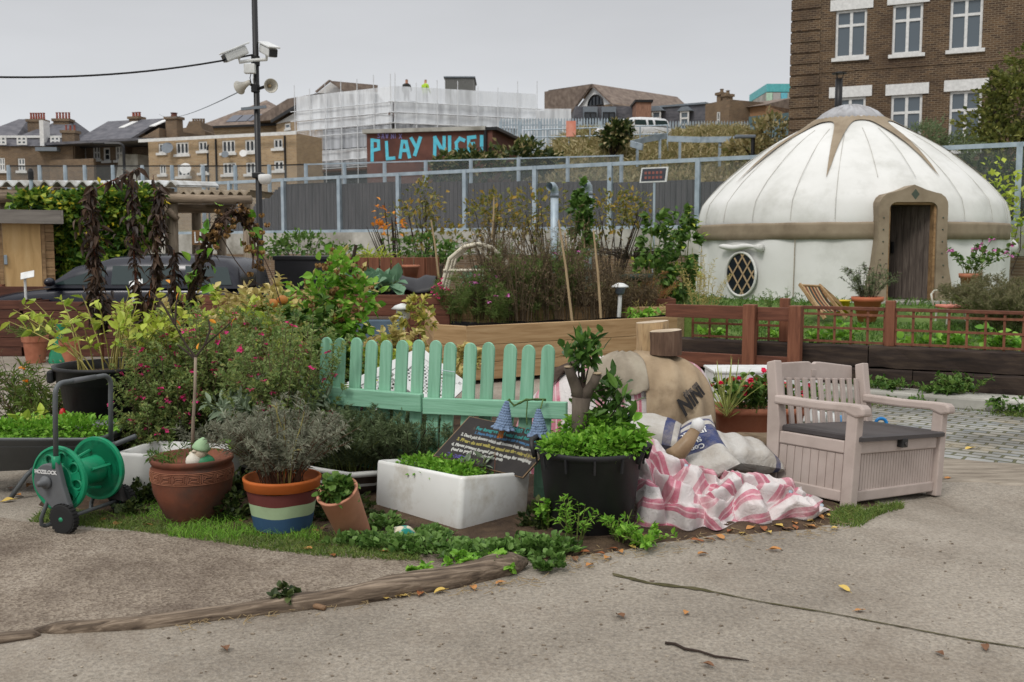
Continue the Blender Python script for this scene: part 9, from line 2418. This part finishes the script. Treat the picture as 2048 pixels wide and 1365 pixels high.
for k in range(330):
 px = rg.uniform(1090, 1700); py = np.interp(px, [1090, 1230, 1430, 1660, 1700], [1135, 1120, 1082, 1062, 1050]) + rg.normal(0, 9); 
 if k > 210: px = rg.uniform(350, 1090); py = np.interp(px, [350, 600, 800, 1090], [1252, 1222, 1195, 1160]) + abs(rg.normal(0, 9))
 p_ = G(px, py); a = rg.uniform(0, PI); L_ = rg.uniform(.015, .07); d_ = Vector((math.cos(a), math.sin(a) , 0)) * L_; z_ = p_.z + .012
 mb.beam(Vector((p_.x, p_.y, z_)), Vector((p_.x, p_.y, z_ + rg.uniform(0, .006))) + d_, .0025, .002)
setting(mb.build('straw_litter', mnoise('straw', [(120, 100, 72), (170, 150, 112)], 20, .9, 0)), 'stuff')
rg = rngf(361); mb = MB()
for k in range(1100):
 px, py = rg.uniform(0, 2040), 1080 + 280 * rg.uniform() ** 1.3
 p_ = G(px, py); r = .0015 + .006 * rg.uniform() ** 3; mb.blob((p_.x, p_.y, p_.z + r * .4), (r * rg.uniform(.8, 2), r, r * .6), 6, 4)
setting(mb.build('ground_crumbs', mnoise('dark_crumbs', [(70, 60, 50), (120, 108, 94), (190, 178, 160)], 30, .95, 0)), 'stuff')
M_dl = [mnoise('dead_leaf_%d' % i, c_, 14, .7, .3, dirt=(92, 60, 38), dlo=.6, dhi=.8) for i, c_ in enumerate(([(170, 112, 58), (200, 148, 92)], [(196, 164, 80), (214, 188, 108)], [(130, 78, 46), (164, 102, 62)], [(104, 72, 50), (132, 96, 70)]))]
def dead_leaf_mesh(seed):
 rg_ = rngf(seed); mb_ = MB(); n_ = 9; P = np.zeros((n_, 5, 3)); curl = rg_.uniform(.12, .35)
 for i in range(n_):
  f = i / (n_ - 1); w_ = .5 * math.sin(PI * min(1, f * 1.02)) ** .8 * (1 - .3 * f) + .01
  for j in range(5):
   g_ = (j - 2) / 2; P[i, j] = (f - .5, g_ * w_ * .62, curl * (g_ * g_) * w_ + .12 * math.sin(f * PI) * curl + .05 + .025 * math.sin(f * 9 + j * 2 + seed))
 mb_.grid(P); mb_.tube([(-.5, 0, .05), (-.72, .03, .02)], .015, 4); return mb_
LV = [('dry leaf lying on the open concrete', [(1404, 1112, 0), (1371, 1230, 0), (1688, 1181, 1), (1720, 1225, 0), (1550, 1104, 0), (1895, 960, 0), (1710, 1010, 1)], .062),
      ('dry leaf in the litter below the striped tarp', [(1440, 1078, 0), (1460, 1066, 2), (1500, 1060, 0), (1527, 1062, 2), (1556, 1055, 1), (1590, 1050, 0), (1622, 1046, 1), (1640, 1038, 0), (1655, 1035, 1), (1395, 1085, 2), (1590, 1058, 2), (1605, 1040, 2), (1575, 1062, 3), (1538, 1068, 1), (1485, 1070, 1), (1670, 1060, 1), (1620, 1056, 0), (1420, 1084, 3)], .07),
      ('fallen leaf in the soil at the foot of the black tub', [(1215, 1120, 0), (1180, 1135, 0), (1200, 1112, 2), (1170, 1108, 2), (1280, 1075, 0), (1300, 1085, 2), (1320, 1078, 1), (1240, 1108, 0), (1150, 1122, 3), (1265, 1098, 1), (1228, 1102, 2)], .06),
      ('fallen leaf in the grass before the pots', [(415, 1048, 2), (475, 1048, 0), (615, 1102, 0), (665, 1115, 2), (630, 1068, 2), (840, 1075, 2), (770, 1108, 0), (650, 1062, 3), (300, 1055, 2), (205, 1045, 2), (235, 1052, 2), (20, 980, 2), (60, 975, 0), (15, 1005, 1), (35, 995, 0), (1040, 1090, 2)], .075),
      ('fallen leaf lying along the edging timber', [(510, 1222, 1), (540, 1228, 2), (880, 1187, 1), (800, 1196, 1), (945, 1180, 0), (770, 1200, 1), (480, 1228, 3), (840, 1192, 2), (1000, 1170, 0)], .075),
      ('yellow leaf on the cobbles and kerb weeds', [(1880, 792, 1), (1920, 782, 0), (1985, 790, 1), (1940, 900, 1), (1845, 760, 1)], .11),
      ('dark curled leaf on the near concrete', [(1240, 1237, 3), (1880, 1312, 3), (1415, 1335, 3), (1970, 1300, 3), (450, 1302, 3)], .06)]
rg = rngf(370)
for li, (lab, ps, size) in enumerate(LV):
 for k, (px, py, mi) in enumerate(ps):
  p_ = G(px, py)
  o_ = dead_leaf_mesh(li * 20 + k).build('fallen_leaf', M_dl[mi], None, smooth=1, local=1, origin=(p_.x, p_.y, p_.z + .008))
  o_.scale = (size * rg.uniform(.8, 1.2),) * 3; o_.rotation_euler = (rg.uniform(-.2, .2), rg.uniform(-.2, .2), rg.uniform(0, 6.28)); tag(o_, lab, 'leaf', lab + 's group' if False else 'leaves: ' + lab)
pts = [G(px, py) + Vector((0, 0, .008)) for px, py in ((1330, 1290), (1350, 1292), (1370, 1302), (1400, 1307), (1430, 1317), (1470, 1322), (1498, 1326))]
mb = MB(); mb.tube(pts, [.006, .006, .006, .005, .005, .004, .002], 7); tag(mb.build('fallen_twig', M_stem_d, smooth=1), 'long thin dark twig lying on the near concrete', 'twig')
pts = [G(600, 1212) + Vector((0, 0, .012)), G(625, 1217) + Vector((0, 0, .014)), G(650, 1222) + Vector((0, 0, .012))]
mb = MB(); mb.tube(pts, [.013, .014, .012], 9); tag(mb.build('broken_stick', mwood('stick_bark', [(110, 84, 62), (140, 112, 86)], 0, 5), smooth=1), 'short thick brown stick beside the edging timber', 'stick')
